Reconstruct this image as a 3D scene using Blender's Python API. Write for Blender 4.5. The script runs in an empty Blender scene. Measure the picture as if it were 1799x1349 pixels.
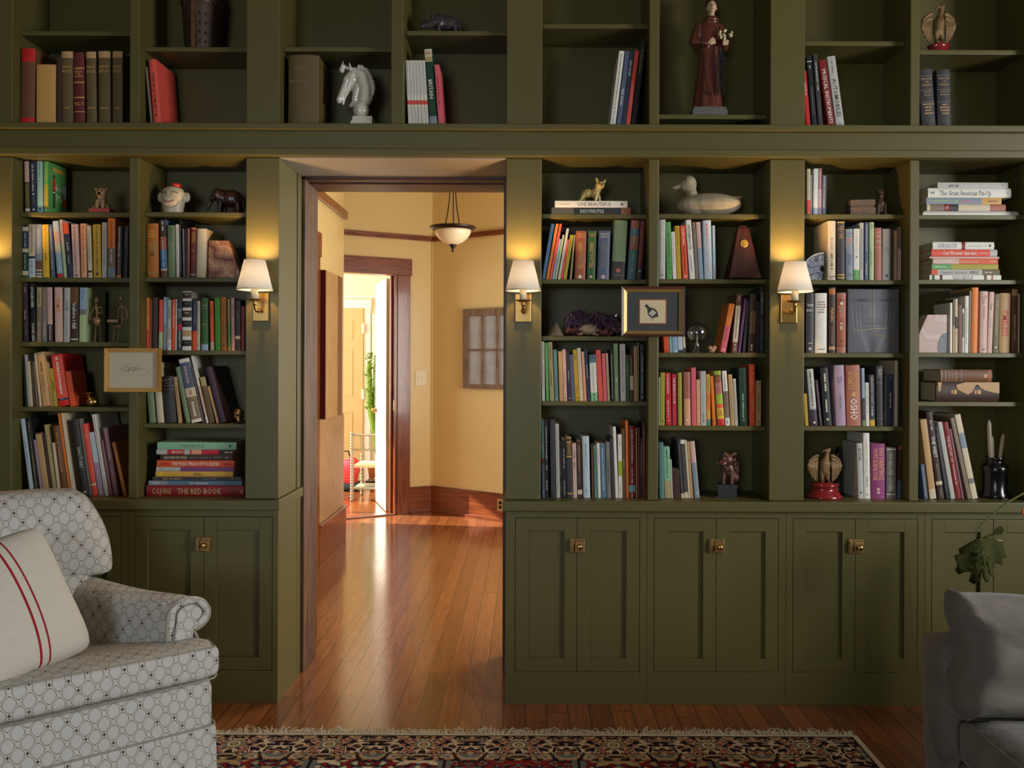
import bpy, bmesh, math, random
from mathutils import Vector, Matrix, Euler
PI = math.pi
sc = bpy.context.scene
C = sc.collection
rnd = random.Random(7)
# ------------------------------------------------------------------ camera geometry (photo 1799x1349)
FPX, CX, CY, CAMY, CAMZ, ROLL = 1480.0, 925.0, 635.0, -3.7, 1.505, 0.0035
def P(px, py, Y=0.0):
    u = px - CX; v = CY - py
    d = Y - CAMY
    return Vector(((u - ROLL*v)*d/FPX, Y, CAMZ + (v + ROLL*u)*d/FPX))
def PX(px, py=575, Y=0.0): return P(px, py, Y).x
def PZ(px, py, Y=0.0): return P(px, py, Y).z
def K(Y): return (Y - CAMY)/FPX

def lin(c):
    c = c/255.0
    return c/12.92 if c <= 0.04045 else ((c+0.055)/1.055)**2.4
def rgb(r, g, b): return (lin(r), lin(g), lin(b), 1.0)

# ------------------------------------------------------------------ materials
def nmat(name):
    m = bpy.data.materials.new(name); m.use_nodes = True
    nt = m.node_tree; b = nt.nodes['Principled BSDF']
    return m, nt, b
def N(nt, t, **kw):
    n = nt.nodes.new(t)
    for k, v in kw.items():
        if k.startswith('i_'):
            n.inputs[k[2:].replace('_', ' ')].default_value = v
        else: setattr(n, k, v)
    return n
def mixc(nt, fac, a, b, mode='MIX'):
    n = nt.nodes.new('ShaderNodeMix'); n.data_type = 'RGBA'; n.blend_type = mode
    for s, v in ((n.inputs[0], fac), (n.inputs[6], a), (n.inputs[7], b)):
        if hasattr(v, 'is_output') or isinstance(v, bpy.types.NodeSocket): nt.links.new(v, s)
        else: s.default_value = v
    return n.outputs[2]
def math_(nt, op, a, b=None, c=None):
    n = nt.nodes.new('ShaderNodeMath'); n.operation = op
    for i, v in enumerate((a, b, c)):
        if v is None: continue
        if isinstance(v, bpy.types.NodeSocket): nt.links.new(v, n.inputs[i])
        else: n.inputs[i].default_value = v
    return n.outputs[0]
def ramp(nt, fac, stops, interp='LINEAR'):
    n = nt.nodes.new('ShaderNodeValToRGB'); n.color_ramp.interpolation = interp
    e = n.color_ramp.elements
    while len(e) < len(stops): e.new(0.5)
    for i, (p, c) in enumerate(stops):
        e[i].position = p; e[i].color = c if len(c) == 4 else (*c, 1)
    nt.links.new(fac, n.inputs[0]); return n.outputs[0]
def simple(name, col, rough=0.5, metal=0.0, var=0.10, scale=18.0, bump=0.0, stretch=(1, 1, 1), spec=0.5, bscale=None, coat=0.0):
    m, nt, b = nmat(name)
    tc = N(nt, 'ShaderNodeTexCoord'); mp = N(nt, 'ShaderNodeMapping'); mp.inputs['Scale'].default_value = stretch
    nt.links.new(tc.outputs['Object'], mp.inputs[0])
    no = N(nt, 'ShaderNodeTexNoise'); no.inputs['Scale'].default_value = scale; no.inputs['Detail'].default_value = 5
    nt.links.new(mp.outputs[0], no.inputs[0])
    lo = tuple(c*(1-var) for c in col[:3])+(1,); hi = tuple(min(1, c*(1+var)) for c in col[:3])+(1,)
    nt.links.new(mixc(nt, no.outputs[0], lo, hi), b.inputs['Base Color'])
    b.inputs['Roughness'].default_value = rough; b.inputs['Metallic'].default_value = metal
    b.inputs['Specular IOR Level'].default_value = spec
    if coat: b.inputs['Coat Weight'].default_value = coat; b.inputs['Coat Roughness'].default_value = 0.08
    if bump:
        n2 = N(nt, 'ShaderNodeTexNoise'); n2.inputs['Scale'].default_value = bscale or scale*3; n2.inputs['Detail'].default_value = 6
        nt.links.new(mp.outputs[0], n2.inputs[0])
        bp = N(nt, 'ShaderNodeBump'); bp.inputs['Strength'].default_value = bump; bp.inputs['Distance'].default_value = 0.004
        nt.links.new(n2.outputs[0], bp.inputs['Height']); nt.links.new(bp.outputs[0], b.inputs['Normal'])
    return m
def wood(name, dark, light, rough=0.35, axis='Z', scale=6.0, bump=0.15, coat=0.0, stretch=12.0, wear=0.0):
    m, nt, b = nmat(name)
    tc = N(nt, 'ShaderNodeTexCoord'); mp = N(nt, 'ShaderNodeMapping')
    s = [stretch]*3; s['XYZ'.index(axis)] = 1.0
    mp.inputs['Scale'].default_value = s
    nt.links.new(tc.outputs['Object'], mp.inputs[0])
    no = N(nt, 'ShaderNodeTexNoise'); no.inputs['Scale'].default_value = scale; no.inputs['Detail'].default_value = 8; no.inputs['Distortion'].default_value = 0.6
    nt.links.new(mp.outputs[0], no.inputs[0])
    col = ramp(nt, no.outputs[0], [(0.3, dark), (0.7, light)])
    nt.links.new(col, b.inputs['Base Color']); b.inputs['Roughness'].default_value = rough
    if coat: b.inputs['Coat Weight'].default_value = coat; b.inputs['Coat Roughness'].default_value = 0.1
    bp = N(nt, 'ShaderNodeBump'); bp.inputs['Strength'].default_value = bump; bp.inputs['Distance'].default_value = 0.003
    nt.links.new(no.outputs[0], bp.inputs['Height']); nt.links.new(bp.outputs[0], b.inputs['Normal'])
    return m
def attr_mat(name, rough=0.5, var=0.08, metal=0.0, bump=0.05, spec=0.4):
    m, nt, b = nmat(name)
    a = N(nt, 'ShaderNodeAttribute'); a.attribute_name = 'Col'
    tc = N(nt, 'ShaderNodeTexCoord')
    no = N(nt, 'ShaderNodeTexNoise'); no.inputs['Scale'].default_value = 60; no.inputs['Detail'].default_value = 4
    nt.links.new(tc.outputs['Object'], no.inputs[0])
    f = math_(nt, 'MULTIPLY_ADD', no.outputs[0], var*2, 1-var)
    mu = nt.nodes.new('ShaderNodeVectorMath'); mu.operation = 'SCALE'
    nt.links.new(a.outputs['Color'], mu.inputs[0]); nt.links.new(f, mu.inputs['Scale'])
    nt.links.new(mu.outputs[0], b.inputs['Base Color'])
    b.inputs['Roughness'].default_value = rough; b.inputs['Metallic'].default_value = metal
    b.inputs['Specular IOR Level'].default_value = spec
    if bump:
        bp = N(nt, 'ShaderNodeBump'); bp.inputs['Strength'].default_value = bump; bp.inputs['Distance'].default_value = 0.001
        nt.links.new(no.outputs[0], bp.inputs['Height']); nt.links.new(bp.outputs[0], b.inputs['Normal'])
    return m

M = {}
M['paint'] = simple('olive_cabinet_paint', rgb(87, 82, 41), rough=0.42, var=0.05, scale=3, bump=0.05, bscale=90, stretch=(1, 1, 0.25), spec=0.45)
M['attr'] = attr_mat('printed_cloth_and_card')
M['figure'] = attr_mat('painted_figure', rough=0.35, bump=0.25)
M['paper'] = simple('page_paper', rgb(196, 180, 148), rough=0.9, var=0.15, scale=200, bump=0.1, stretch=(8, 1, 1))
M['plaster'] = simple('yellow_plaster', rgb(220, 194, 134), rough=0.33, var=0.04, scale=2.5, bump=0.04, bscale=25, spec=0.45)
M['white_wall'] = simple('cream_plaster', rgb(236, 226, 200), rough=0.7, var=0.03, scale=2)
M['white_paint'] = simple('white_gloss_paint', rgb(240, 238, 230), rough=0.4, var=0.02, scale=5)
M['room_wall'] = simple('room_plaster', rgb(120, 112, 96), rough=0.8, var=0.04, scale=2)
M['soffit'] = simple('pale_board', rgb(150, 146, 136), rough=0.45, var=0.08, scale=2, stretch=(.5, 10, 4))
M['trim'] = wood('reddish_trim_wood', rgb(84, 34, 14), rgb(140, 72, 34), rough=0.3, scale=5, coat=0.4)
M['trimx'] = wood('reddish_rail_wood', rgb(84, 34, 14), rgb(140, 72, 34), rough=0.3, axis='X', scale=5, coat=0.4)
M['oldwood'] = wood('old_door_frame_wood', rgb(52, 32, 20), rgb(112, 80, 54), rough=0.5, scale=4, bump=0.5)
M['darkwood'] = wood('dark_header_wood', rgb(40, 18, 10), rgb(84, 44, 26), rough=0.4, axis='X', scale=5, bump=0.3)
M['barn'] = wood('weathered_window_wood', rgb(70, 52, 38), rgb(150, 122, 94), rough=0.8, scale=8, bump=0.6)
M['brass'] = simple('aged_brass', rgb(196, 160, 96), rough=0.28, metal=1.0, var=0.12, scale=30)
M['antique'] = simple('antique_brass', rgb(168, 136, 88), rough=0.42, metal=1.0, var=0.3, scale=60)
M['bronze'] = simple('dark_bronze', rgb(46, 32, 24), rough=0.35, metal=0.6, var=0.3, scale=30)
M['black'] = simple('black_gloss', rgb(14, 13, 13), rough=0.2, var=0.2, scale=30)
M['white_cer'] = simple('white_ceramic', rgb(212, 208, 190), rough=0.16, var=0.04, scale=20, coat=0.6)
def glass(name):
    m, nt, b = nmat(name); nt.nodes.remove(b)
    t = N(nt, 'ShaderNodeBsdfTransparent'); g = N(nt, 'ShaderNodeBsdfGlossy'); g.inputs['Roughness'].default_value = .03
    lw = N(nt, 'ShaderNodeLayerWeight'); lw.inputs[0].default_value = .25; no = N(nt, 'ShaderNodeTexNoise'); no.inputs['Scale'].default_value = 4
    nt.links.new(mixc(nt, no.outputs[0], (.93, .95, .95, 1), (.98, .99, .99, 1)), t.inputs[0])
    mx = N(nt, 'ShaderNodeMixShader'); nt.links.new(math_(nt, 'MULTIPLY_ADD', lw.outputs['Facing'], .55, .05), mx.inputs[0])
    nt.links.new(t.outputs[0], mx.inputs[1]); nt.links.new(g.outputs[0], mx.inputs[2]); nt.links.new(mx.outputs[0], nt.nodes['Material Output'].inputs['Surface']); return m
M['glass'] = glass('clear_glass')
def plank_floor():
    m, nt, b = nmat('fir_plank_floor')
    tc = N(nt, 'ShaderNodeTexCoord'); sp = N(nt, 'ShaderNodeSeparateXYZ'); nt.links.new(tc.outputs['Object'], sp.inputs[0])
    x, y = sp.outputs[0], sp.outputs[1]
    W = 0.092
    xs = math_(nt, 'DIVIDE', x, W); idx = math_(nt, 'FLOOR', xs); fx = math_(nt, 'FRACT', xs)
    wn = N(nt, 'ShaderNodeTexWhiteNoise'); wn.noise_dimensions = '1D'; nt.links.new(idx, wn.inputs['W'])
    yy = math_(nt, 'ADD', math_(nt, 'DIVIDE', y, 2.3), math_(nt, 'MULTIPLY', wn.outputs[0], 7.0))
    iy = math_(nt, 'FLOOR', yy); fy = math_(nt, 'FRACT', yy)
    wn2 = N(nt, 'ShaderNodeTexWhiteNoise'); wn2.noise_dimensions = '2D'
    cb = N(nt, 'ShaderNodeCombineXYZ'); nt.links.new(idx, cb.inputs[0]); nt.links.new(iy, cb.inputs[1]); nt.links.new(cb.outputs[0], wn2.inputs['Vector'])
    # grain: stretched noise, offset per plank, with growth-ring arches
    cv = N(nt, 'ShaderNodeCombineXYZ')
    nt.links.new(math_(nt, 'ADD', x, math_(nt, 'MULTIPLY', wn2.outputs[0], 11.0)), cv.inputs[0])
    nt.links.new(math_(nt, 'MULTIPLY', y, 0.09), cv.inputs[1])
    nt.links.new(wn2.outputs[0], cv.inputs[2])
    n1 = N(nt, 'ShaderNodeTexNoise'); n1.inputs['Scale'].default_value = 5; n1.inputs['Detail'].default_value = 2; nt.links.new(cv.outputs[0], n1.inputs[0])
    rings = math_(nt, 'FRACT', math_(nt, 'MULTIPLY', n1.outputs[0], 13.0))
    n2 = N(nt, 'ShaderNodeTexNoise'); n2.inputs['Scale'].default_value = 90; n2.inputs['Detail'].default_value = 5; nt.links.new(cv.outputs[0], n2.inputs[0])
    g = math_(nt, 'ADD', math_(nt, 'MULTIPLY', rings, 0.35), math_(nt, 'MULTIPLY', n2.outputs[0], 0.75))
    col = ramp(nt, g, [(0.1, rgb(122, 68, 36)), (0.9, rgb(158, 98, 54))])
    tone = ramp(nt, wn2.outputs[0], [(0.0, (0.62, 0.54, 0.48, 1)), (.5, (.86, .80, .74, 1)), (1.0, (1.0, 1.0, 1.0, 1))])
    col = mixc(nt, 1.0, col, tone, 'MULTIPLY')
    ex = math_(nt, 'MINIMUM', fx, math_(nt, 'SUBTRACT', 1.0, fx)); ey = math_(nt, 'MINIMUM', fy, math_(nt, 'SUBTRACT', 1.0, fy))
    gap = math_(nt, 'MINIMUM', math_(nt, 'MULTIPLY', ex, W), math_(nt, 'MULTIPLY', ey, 2.3))
    gm = math_(nt, 'LESS_THAN', gap, 0.0019)
    col = mixc(nt, gm, col, rgb(58, 30, 15))
    nt.links.new(col, b.inputs['Base Color']); b.inputs['Coat Weight'].default_value = .35; b.inputs['Coat Roughness'].default_value = .12
    rr = ramp(nt, g, [(0.0, (0.13,)*3+(1,)), (1.0, (0.25,)*3+(1,))]); nt.links.new(rr, b.inputs['Roughness'])
    big = N(nt, 'ShaderNodeTexNoise'); big.inputs['Scale'].default_value = 3.5; big.inputs['Detail'].default_value = 3; nt.links.new(tc.outputs['Object'], big.inputs[0])
    h = math_(nt, 'SUBTRACT', math_(nt, 'ADD', math_(nt, 'MULTIPLY', g, 0.3), math_(nt, 'MULTIPLY', big.outputs[0], 3.0)), math_(nt, 'MULTIPLY', gm, 1.0))
    bp = N(nt, 'ShaderNodeBump'); bp.inputs['Strength'].default_value = 0.35; bp.inputs['Distance'].default_value = 0.0012
    nt.links.new(h, bp.inputs['Height']); nt.links.new(bp.outputs[0], b.inputs['Normal'])
    return m
M['floor'] = plank_floor()

# ------------------------------------------------------------------ mesh builder
class MB:
    def __init__(s): s.v = []; s.f = []; s.c = []; s.sm = []; s.uv = None
    def add(s, vs, fs, col=None, smooth=False, mat=None):
        o = len(s.v)
        for p in vs:
            p = Vector(p); s.v.append(tuple(mat @ p) if mat else tuple(p))
        for f in fs:
            s.f.append(tuple(i+o for i in f)); s.c.append(col); s.sm.append(smooth)
        return s
    def box(s, x0, x1, y0, y1, z0, z1, col=None, mat=None):
        vs = [(x, y, z) for z in (z0, z1) for y in (y0, y1) for x in (x0, x1)]
        fs = [(0, 2, 3, 1), (4, 5, 7, 6), (0, 1, 5, 4), (2, 6, 7, 3), (0, 4, 6, 2), (1, 3, 7, 5)]
        return s.add(vs, fs, col, False, mat)
    def prism(s, poly, y0, y1, col=None, mat=None):     # polygon in x,z (counter-clockwise seen from -y) extruded along y
        n = len(poly)
        vs = [(x, y0, z) for x, z in poly]+[(x, y1, z) for x, z in poly]
        fs = [tuple(range(n)), tuple(range(2*n-1, n-1, -1))]
        fs += [(i, i+n, (i+1) % n+n, (i+1) % n) for i in range(n)]
        return s.add(vs, fs, col, False, mat)
    def lathe(s, prof, cx=0, cy=0, seg=24, col=None, mat=None, smooth=True, sx=1, sy=1, cap=True):
        vs = []; fs = []
        for r, z in prof:
            for k in range(seg):
                a = 2*PI*k/seg; vs.append((cx+r*math.cos(a)*sx, cy+r*math.sin(a)*sy, z))
        for i in range(len(prof)-1):
            for k in range(seg):
                k2 = (k+1) % seg
                fs.append((i*seg+k, i*seg+k2, (i+1)*seg+k2, (i+1)*seg+k))
        if cap:
            fs.append(tuple(range(seg-1, -1, -1))); n = len(prof)-1; fs.append(tuple(n*seg+k for k in range(seg)))
        return s.add(vs, fs, col, smooth, mat)
    def tube(s, pts, rad, seg=8, col=None, mat=None, smooth=True):
        pts = [Vector(p) for p in pts]
        if not hasattr(rad, '__len__'): rad = [rad]*len(pts)
        vs = []; fs = []; up = None
        for i, p in enumerate(pts):
            t = (pts[min(i+1, len(pts)-1)]-pts[max(i-1, 0)]).normalized()
            if up is None:
                up = Vector((0, 0, 1)) if abs(t.z) < 0.9 else Vector((0, 1, 0))
            a = t.cross(up).normalized(); b = t.cross(a).normalized(); up = -b if True else up
            up = b.cross(t) if False else (a.cross(t)).normalized()
            for k in range(seg):
                g = 2*PI*k/seg; vs.append(p+a*math.cos(g)*rad[i]+up*math.sin(g)*rad[i])
        for i in range(len(pts)-1):
            for k in range(seg):
                k2 = (k+1) % seg; fs.append((i*seg+k, (i+1)*seg+k, (i+1)*seg+k2, i*seg+k2))
        fs.append(tuple(range(seg))); n = len(pts)-1; fs.append(tuple(n*seg+k for k in range(seg-1, -1, -1)))
        return s.add(vs, fs, col, smooth, mat)
    def ell(s, c, r, seg=16, rings=10, col=None, mat=None, rot=None):
        if not hasattr(r, '__len__'): r = (r, r, r)
        R = Euler(rot).to_matrix() if rot else Matrix.Identity(3)
        vs = [Vector(c)+R @ Vector((0, 0, -r[2]))]; fs = []
        for i in range(1, rings):
            t = PI*i/rings
            for k in range(seg):
                a = 2*PI*k/seg
                vs.append(Vector(c)+R @ Vector((r[0]*math.sin(t)*math.cos(a), r[1]*math.sin(t)*math.sin(a), -r[2]*math.cos(t))))
        vs.append(Vector(c)+R @ Vector((0, 0, r[2]))); L = len(vs)-1
        for k in range(seg):
            k2 = (k+1) % seg
            fs.append((0, 1+k2, 1+k)); fs.append((L, 1+(rings-2)*seg+k, 1+(rings-2)*seg+k2))
            for i in range(rings-2):
                fs.append((1+i*seg+k, 1+i*seg+k2, 1+(i+1)*seg+k2, 1+(i+1)*seg+k))
        return s.add(vs, fs, col, True, mat)
    def cap(s, p0, p1, r0, r1, seg=12, col=None, mat=None):   # tapered capsule
        p0 = Vector(p0); p1 = Vector(p1)
        s.ell(p0, r0, seg, 8, col, mat); s.ell(p1, r1, seg, 8, col, mat); s.tube([p0, p1], [r0, r1], seg, col, mat)
        return s
    def text(s, body, size, mat, col, maxlen=None, bold=0.0, align='C'):
        vs, fs, w, h = text_geo(body, bold)
        sc_ = size/0.72
        if maxlen and w*sc_ > maxlen: sx = maxlen/w
        else: sx = sc_
        ox = -w*sx/2 if align == 'C' else 0
        return s.add([(p[0]*sx+ox, (p[1]-0.36)*sc_, 0) for p in vs], fs, col, False, mat)
    def build(s, name, m, parent=None, bevel=0.0, defcol=None, box_uv=False, seg=2):
        me = bpy.data.meshes.new(name); me.from_pydata(s.v, [], s.f)
        me.polygons.foreach_set('use_smooth', s.sm)
        if any(c is not None for c in s.c) or defcol:
            at = me.color_attributes.new('Col', 'FLOAT_COLOR', 'CORNER')
            buf = []
            for p in me.polygons:
                c = s.c[p.index] or defcol or (0.5, 0.5, 0.5, 1)
                for _ in range(p.loop_total): buf.extend(c[:3]+(1.0,))
            at.data.foreach_set('color', buf)
        me.validate(clean_customdata=False); me.update()
        if box_uv: add_box_uv(me)
        o = bpy.data.objects.new(name, me); C.objects.link(o)
        for mm in (m if isinstance(m, (list, tuple)) else [m]): me.materials.append(mm)
        if parent: o.parent = parent
        if bevel:
            b = o.modifiers.new('b', 'BEVEL'); b.width = bevel; b.segments = seg; b.limit_method = 'ANGLE'; b.angle_limit = 0.6
        return o
def add_box_uv(me):
    uv = me.uv_layers.new(name='UVMap')
    for p in me.polygons:
        n = p.normal; ax = max(range(3), key=lambda i: abs(n[i]))
        for li in p.loop_indices:
            co = me.vertices[me.loops[li].vertex_index].co
            uv.data[li].uv = ((co.y, co.z), (co.x, co.z), (co.x, co.y))[ax]
TG = {}
def text_geo(body, bold=0.0):
    k = (body, bold)
    if k in TG: return TG[k]
    cu = bpy.data.curves.new('t', 'FONT'); cu.body = body; cu.resolution_u = 1; cu.offset = bold; cu.fill_mode = 'BOTH' if False else cu.fill_mode
    ob = bpy.data.objects.new('t', cu)
    me = bpy.data.meshes.new_from_object(ob)
    vs = [tuple(v.co) for v in me.vertices]; fs = [tuple(p.vertices) for p in me.polygons]
    x0 = min((v[0] for v in vs), default=0); x1 = max((v[0] for v in vs), default=1)
    vs = [(v[0]-x0, v[1], 0) for v in vs]
    bpy.data.objects.remove(ob); bpy.data.curves.remove(cu); bpy.data.meshes.remove(me)
    TG[k] = (vs, fs, max(x1-x0, 0.01), 0.72); return TG[k]
def rbox(mb, c, size, r, n=10, col=None, mat=None, fn=None, smooth=True):
    """rounded box made of a gridded cube; fn deforms each local point"""
    hx, hy, hz = size[0]/2, size[1]/2, size[2]/2
    if not hasattr(r, '__len__'): r = (r, r, r)
    vs = []; idx = {}; fs = []
    def vid(i, j, k):
        key = (i, j, k)
        if key in idx: return idx[key]
        p = Vector((-1+2*i/n, -1+2*j/n, -1+2*k/n))
        q = Vector((p.x*hx, p.y*hy, p.z*hz))
        inn = Vector((max(-(hx-r[0]), min(hx-r[0], q.x)), max(-(hy-r[1]), min(hy-r[1], q.y)), max(-(hz-r[2]), min(hz-r[2], q.z))))
        dv = Vector(((q.x-inn.x)/max(r[0], 1e-6), (q.y-inn.y)/max(r[1], 1e-6), (q.z-inn.z)/max(r[2], 1e-6)))
        if dv.length > 1e-6:
            m_ = max(abs(dv.x), abs(dv.y), abs(dv.z))
            dv = dv.normalized()*m_ if m_ < 1 else dv.normalized()
        q = inn+Vector((dv.x*r[0], dv.y*r[1], dv.z*r[2]))
        if fn: q = Vector(fn(q, p))
        vs.append(q+Vector(c)); idx[key] = len(vs)-1; return idx[key]
    for a in range(n):
        for b in range(n):
            fs.append([vid(a, b, 0), vid(a, b+1, 0), vid(a+1, b+1, 0), vid(a+1, b, 0)])
            fs.append([vid(a, b, n), vid(a+1, b, n), vid(a+1, b+1, n), vid(a, b+1, n)])
            fs.append([vid(a, 0, b), vid(a+1, 0, b), vid(a+1, 0, b+1), vid(a, 0, b+1)])
            fs.append([vid(a, n, b), vid(a, n, b+1), vid(a+1, n, b+1), vid(a+1, n, b)])
            fs.append([vid(0, a, b), vid(0, a, b+1), vid(0, a+1, b+1), vid(0, a+1, b)])
            fs.append([vid(n, a, b), vid(n, a+1, b), vid(n, a+1, b+1), vid(n, a, b+1)])
    return mb.add(vs, fs, col, smooth, mat)

def empty(name, loc=(0, 0, 0), rz=0.0):
    o = bpy.data.objects.new(name, None); C.objects.link(o); o.location = loc; o.rotation_euler = (0, 0, rz); o.empty_display_size = 0.05
    return o
LABELS = {}
def tag(o, label, cat, group=None):
    n = len(label.split())
    if n > 16 or n < 4: print('LABEL LEN', n, label)
    LABELS.setdefault(label, 0); LABELS[label] += 1
    if LABELS[label] > 1: print('DUP LABEL', label)
    o['label'] = label; o['category'] = cat
    if group: o['group'] = group
    return o
def struct(o): o['kind'] = 'structure'; return o
def fuse(o, voxel, smooth=3, iters=0.5):
    """melt overlapping lumps of a mesh into one continuous skin"""
    m = o.modifiers.new('r', 'REMESH'); m.mode = 'VOXEL'; m.voxel_size = voxel; m.use_smooth_shade = True
    s = o.modifiers.new('s', 'SMOOTH'); s.factor = iters; s.iterations = smooth
    return o
# ------------------------------------------------------------------ the setting
CEIL = 3.36
def sbox(name, m, *a, mat=None, bevel=0):
    return struct(MB().box(*a, mat=mat).build(name, m, bevel=bevel))
sbox('floor', M['floor'], -4.7, 4.9, -7.2, 7.1, -0.06, 0.0)
sbox('ceiling', M['room_wall'], -3.6, 4.9, -7.2, 0.6, CEIL, CEIL+0.08)
sbox('ceiling_hall', M['white_wall'], -4.7, 1.4, 0.6, 7.1, 3.30, 3.38)
sbox('wall_left', M['room_wall'], -3.5, -3.4, -7.1, 0.6, 0, CEIL)
sbox('wall_right', M['room_wall'], 4.7, 4.8, -7.1, 0.6, 0, CEIL)
sbox('wall_back', M['room_wall'], -3.5, 4.8, -7.2, -7.1, 0, CEIL)
OL, OR_, OT = -1.10, -0.085, 2.415
w = MB().box(-3.5, OL, 0.30, 0.60, 0, CEIL).box(OR_, 4.8, 0.30, 0.60, 0, CEIL).box(OL, OR_, 0.30, 0.60, OT, CEIL)
struct(w.build('wall_far', M['room_wall']))
# windows of the room behind and beside the camera (daylight enters here)
def room_window(name, mat):
    f = MB()
    for a in ((-.9, .9, 0, .1, 1.9, 2.0), (-.9, .9, 0, .1, .1, .2), (-.9, -.8, 0, .1, .2, 1.9), (.8, .9, 0, .1, .2, 1.9), (-.02, .02, .02, .08, .2, 1.9), (-.8, .8, .02, .08, 1.0, 1.04)):
        f.box(*a, mat=mat)
    return struct(f.build(name, M['white_paint']))
room_window('window_1', Matrix.Translation((4.69, -2.8, 0.6)) @ Matrix.Rotation(PI/2, 4, 'Z'))
room_window('window_2', Matrix.Translation((-1.6, -7.05, 0.6)))
# dark wood frame round the doorway
struct(MB().box(OL-0.02, -1.072, 0.372, 0.62, 0, 2.398).build('trim_1', M['oldwood'], bevel=.004))
struct(MB().box(-0.112, OR_+0.02, 0.372, 0.62, 0, 2.398).build('trim_2', M['darkwood'], bevel=.004))
struct(MB().box(OL-0.02, OR_+0.02, 0.372, 0.435, 2.380, 2.41).box(OL-0.02, OR_+0.02, 0.445, 0.64, 2.374, 2.41).build('trim_3', M['darkwood'], bevel=.004))
struct(MB().box(OL-0.01, -1.078, 0.6005, 0.625, 0, 2.45).box(-0.10, 0.02, 0.60, 0.625, 0, 2.45).build('trim_4', M['trim']))
# hall
sbox('wall_hall_left', M['plaster'], -1.90, -1.547, 0.60, 3.42, 0, 3.30)
sbox('wall_hall_nook', M['plaster'], -2.7, -2.6, 2.6, 4.0, 0, 3.30)
hw = MB().box(1.2, 1.3, 0.6, 1.2, 0, 3.3).box(1.2, 1.3, 2.8, 3.9, 0, 3.3).box(1.2, 1.3, 1.2, 2.8, 0, .7).box(1.2, 1.3, 1.2, 2.8, 2.5, 3.3)
struct(hw.build('wall_hall_right', M['plaster']))
struct(MB().box(1.19, 1.31, 1.2, 1.26, .7, 2.5).box(1.19, 1.31, 2.74, 2.8, .7, 2.5).box(1.19, 1.31, 1.26, 2.74, .7, .76).box(1.19, 1.31, 1.26, 2.74, 2.44, 2.5).box(1.23, 1.27, 1.26, 2.74, 1.58, 1.62).build('window_3', M['trim']))
A1 = Matrix.Translation((-1.74, 4.30, 0)) @ Matrix.Rotation(math.atan2(.44, .793), 4, 'Z')
A2 = Matrix.Translation((-0.947, 4.74, 0)) @ Matrix.Rotation(math.atan2(-.514, .744), 4, 'Z')
def sm(name, m, boxes, mat, bevel=0):
    b = MB()
    for a in boxes: b.box(*a)
    o = struct(b.build(name, m, bevel=bevel)); o.matrix_world = mat; return o
HO, HC = 0.535, 0.907          # right edge of the doorway, corner of the two angled walls
sm('wall_hall_back', M['plaster'], [(HO, HC+.06, 0, .12, 0, 3.3), (-3.2, -.38, 0, .12, 0, 3.3), (-.38, HO, 0, .12, 2.345, 3.3)], A1)
sm('wall_hall_far', M['plaster'], [(-.06, 2.75, 0, .12, 0, 3.3)], A2)
sm('trim_5', M['trim'], [(HO, .668, -.025, 0, 0, 2.345), (-.52, -.38, -.025, 0, 0, 2.345)], A1, .003)
sm('trim_6', M['trimx'], [(-.54, .682, -.032, 0, 2.345, 2.508)], A1, .004)
sm('trim_7', M['trim'], [(HO-.022, HO, -.01, .14, 0, 2.345), (HO-.045, HO-.022, .05, .085, 0, 2.345)], A1, .002)
sm('trim_8', M['trimx'], [(-3, HC-.01, -.022, 0, 2.70, 2.748), (-3, HC-.01, -.032, 0, 2.735, 2.748)], A1, .003)
sm('trim_9', M['trimx'], [(.01, 2.7, -.022, 0, 2.70, 2.748), (.01, 2.7, -.032, 0, 2.735, 2.748)], A2, .003)
sm('trim_10', M['plaster'], [(-.012, .012, -.014, 0, .28, 2.7)], A2, .004)
sbox('trim_11', M['trim'], -1.547, -1.515, 0.62, 3.44, 2.70, 2.77, bevel=.006)
sm('baseboard_back', M['trimx'], [(.668, HC-.012, -.022, 0, 0, .262), (.668, HC, -.04, 0, 0, .03)], A1, .003)
sm('baseboard_right', M['trimx'], [(.01, 2.7, -.022, 0, 0, .262), (.01, 2.7, -.04, 0, 0, .03)], A2, .003)
sbox('baseboard_left', M['trim'], -1.547, -1.522, 2.53, 3.43, 0, .27, bevel=.004)
sbox('trim_12', M['trim'], -1.547, -1.512, 2.53, 3.44, .27, .285, bevel=.003)
sm('trim_13', M['trimx'], [(-.38, HO-.02, -.02, .12, 0.0, .014)], A1, .004)       # threshold
sbox('trim_17', wood('pale_wainscot_wood', rgb(150, 108, 68), rgb(196, 156, 110), rough=.25, scale=6, coat=.3), -1.547, -1.541, 2.53, 3.42, .287, 1.06)
# door casing on the left hall wall
struct(MB().box(-1.547, -1.525, 2.34, 2.525, 0, 2.27).box(-1.547, -1.52, 1.35, 2.55, 2.27, 2.45).build('trim_14', M['trim'], bevel=.003))
struct(MB().box(-1.548, -1.540, 1.5, 2.34, 0, 2.27).build('door_1', M['darkwood']))
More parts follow.
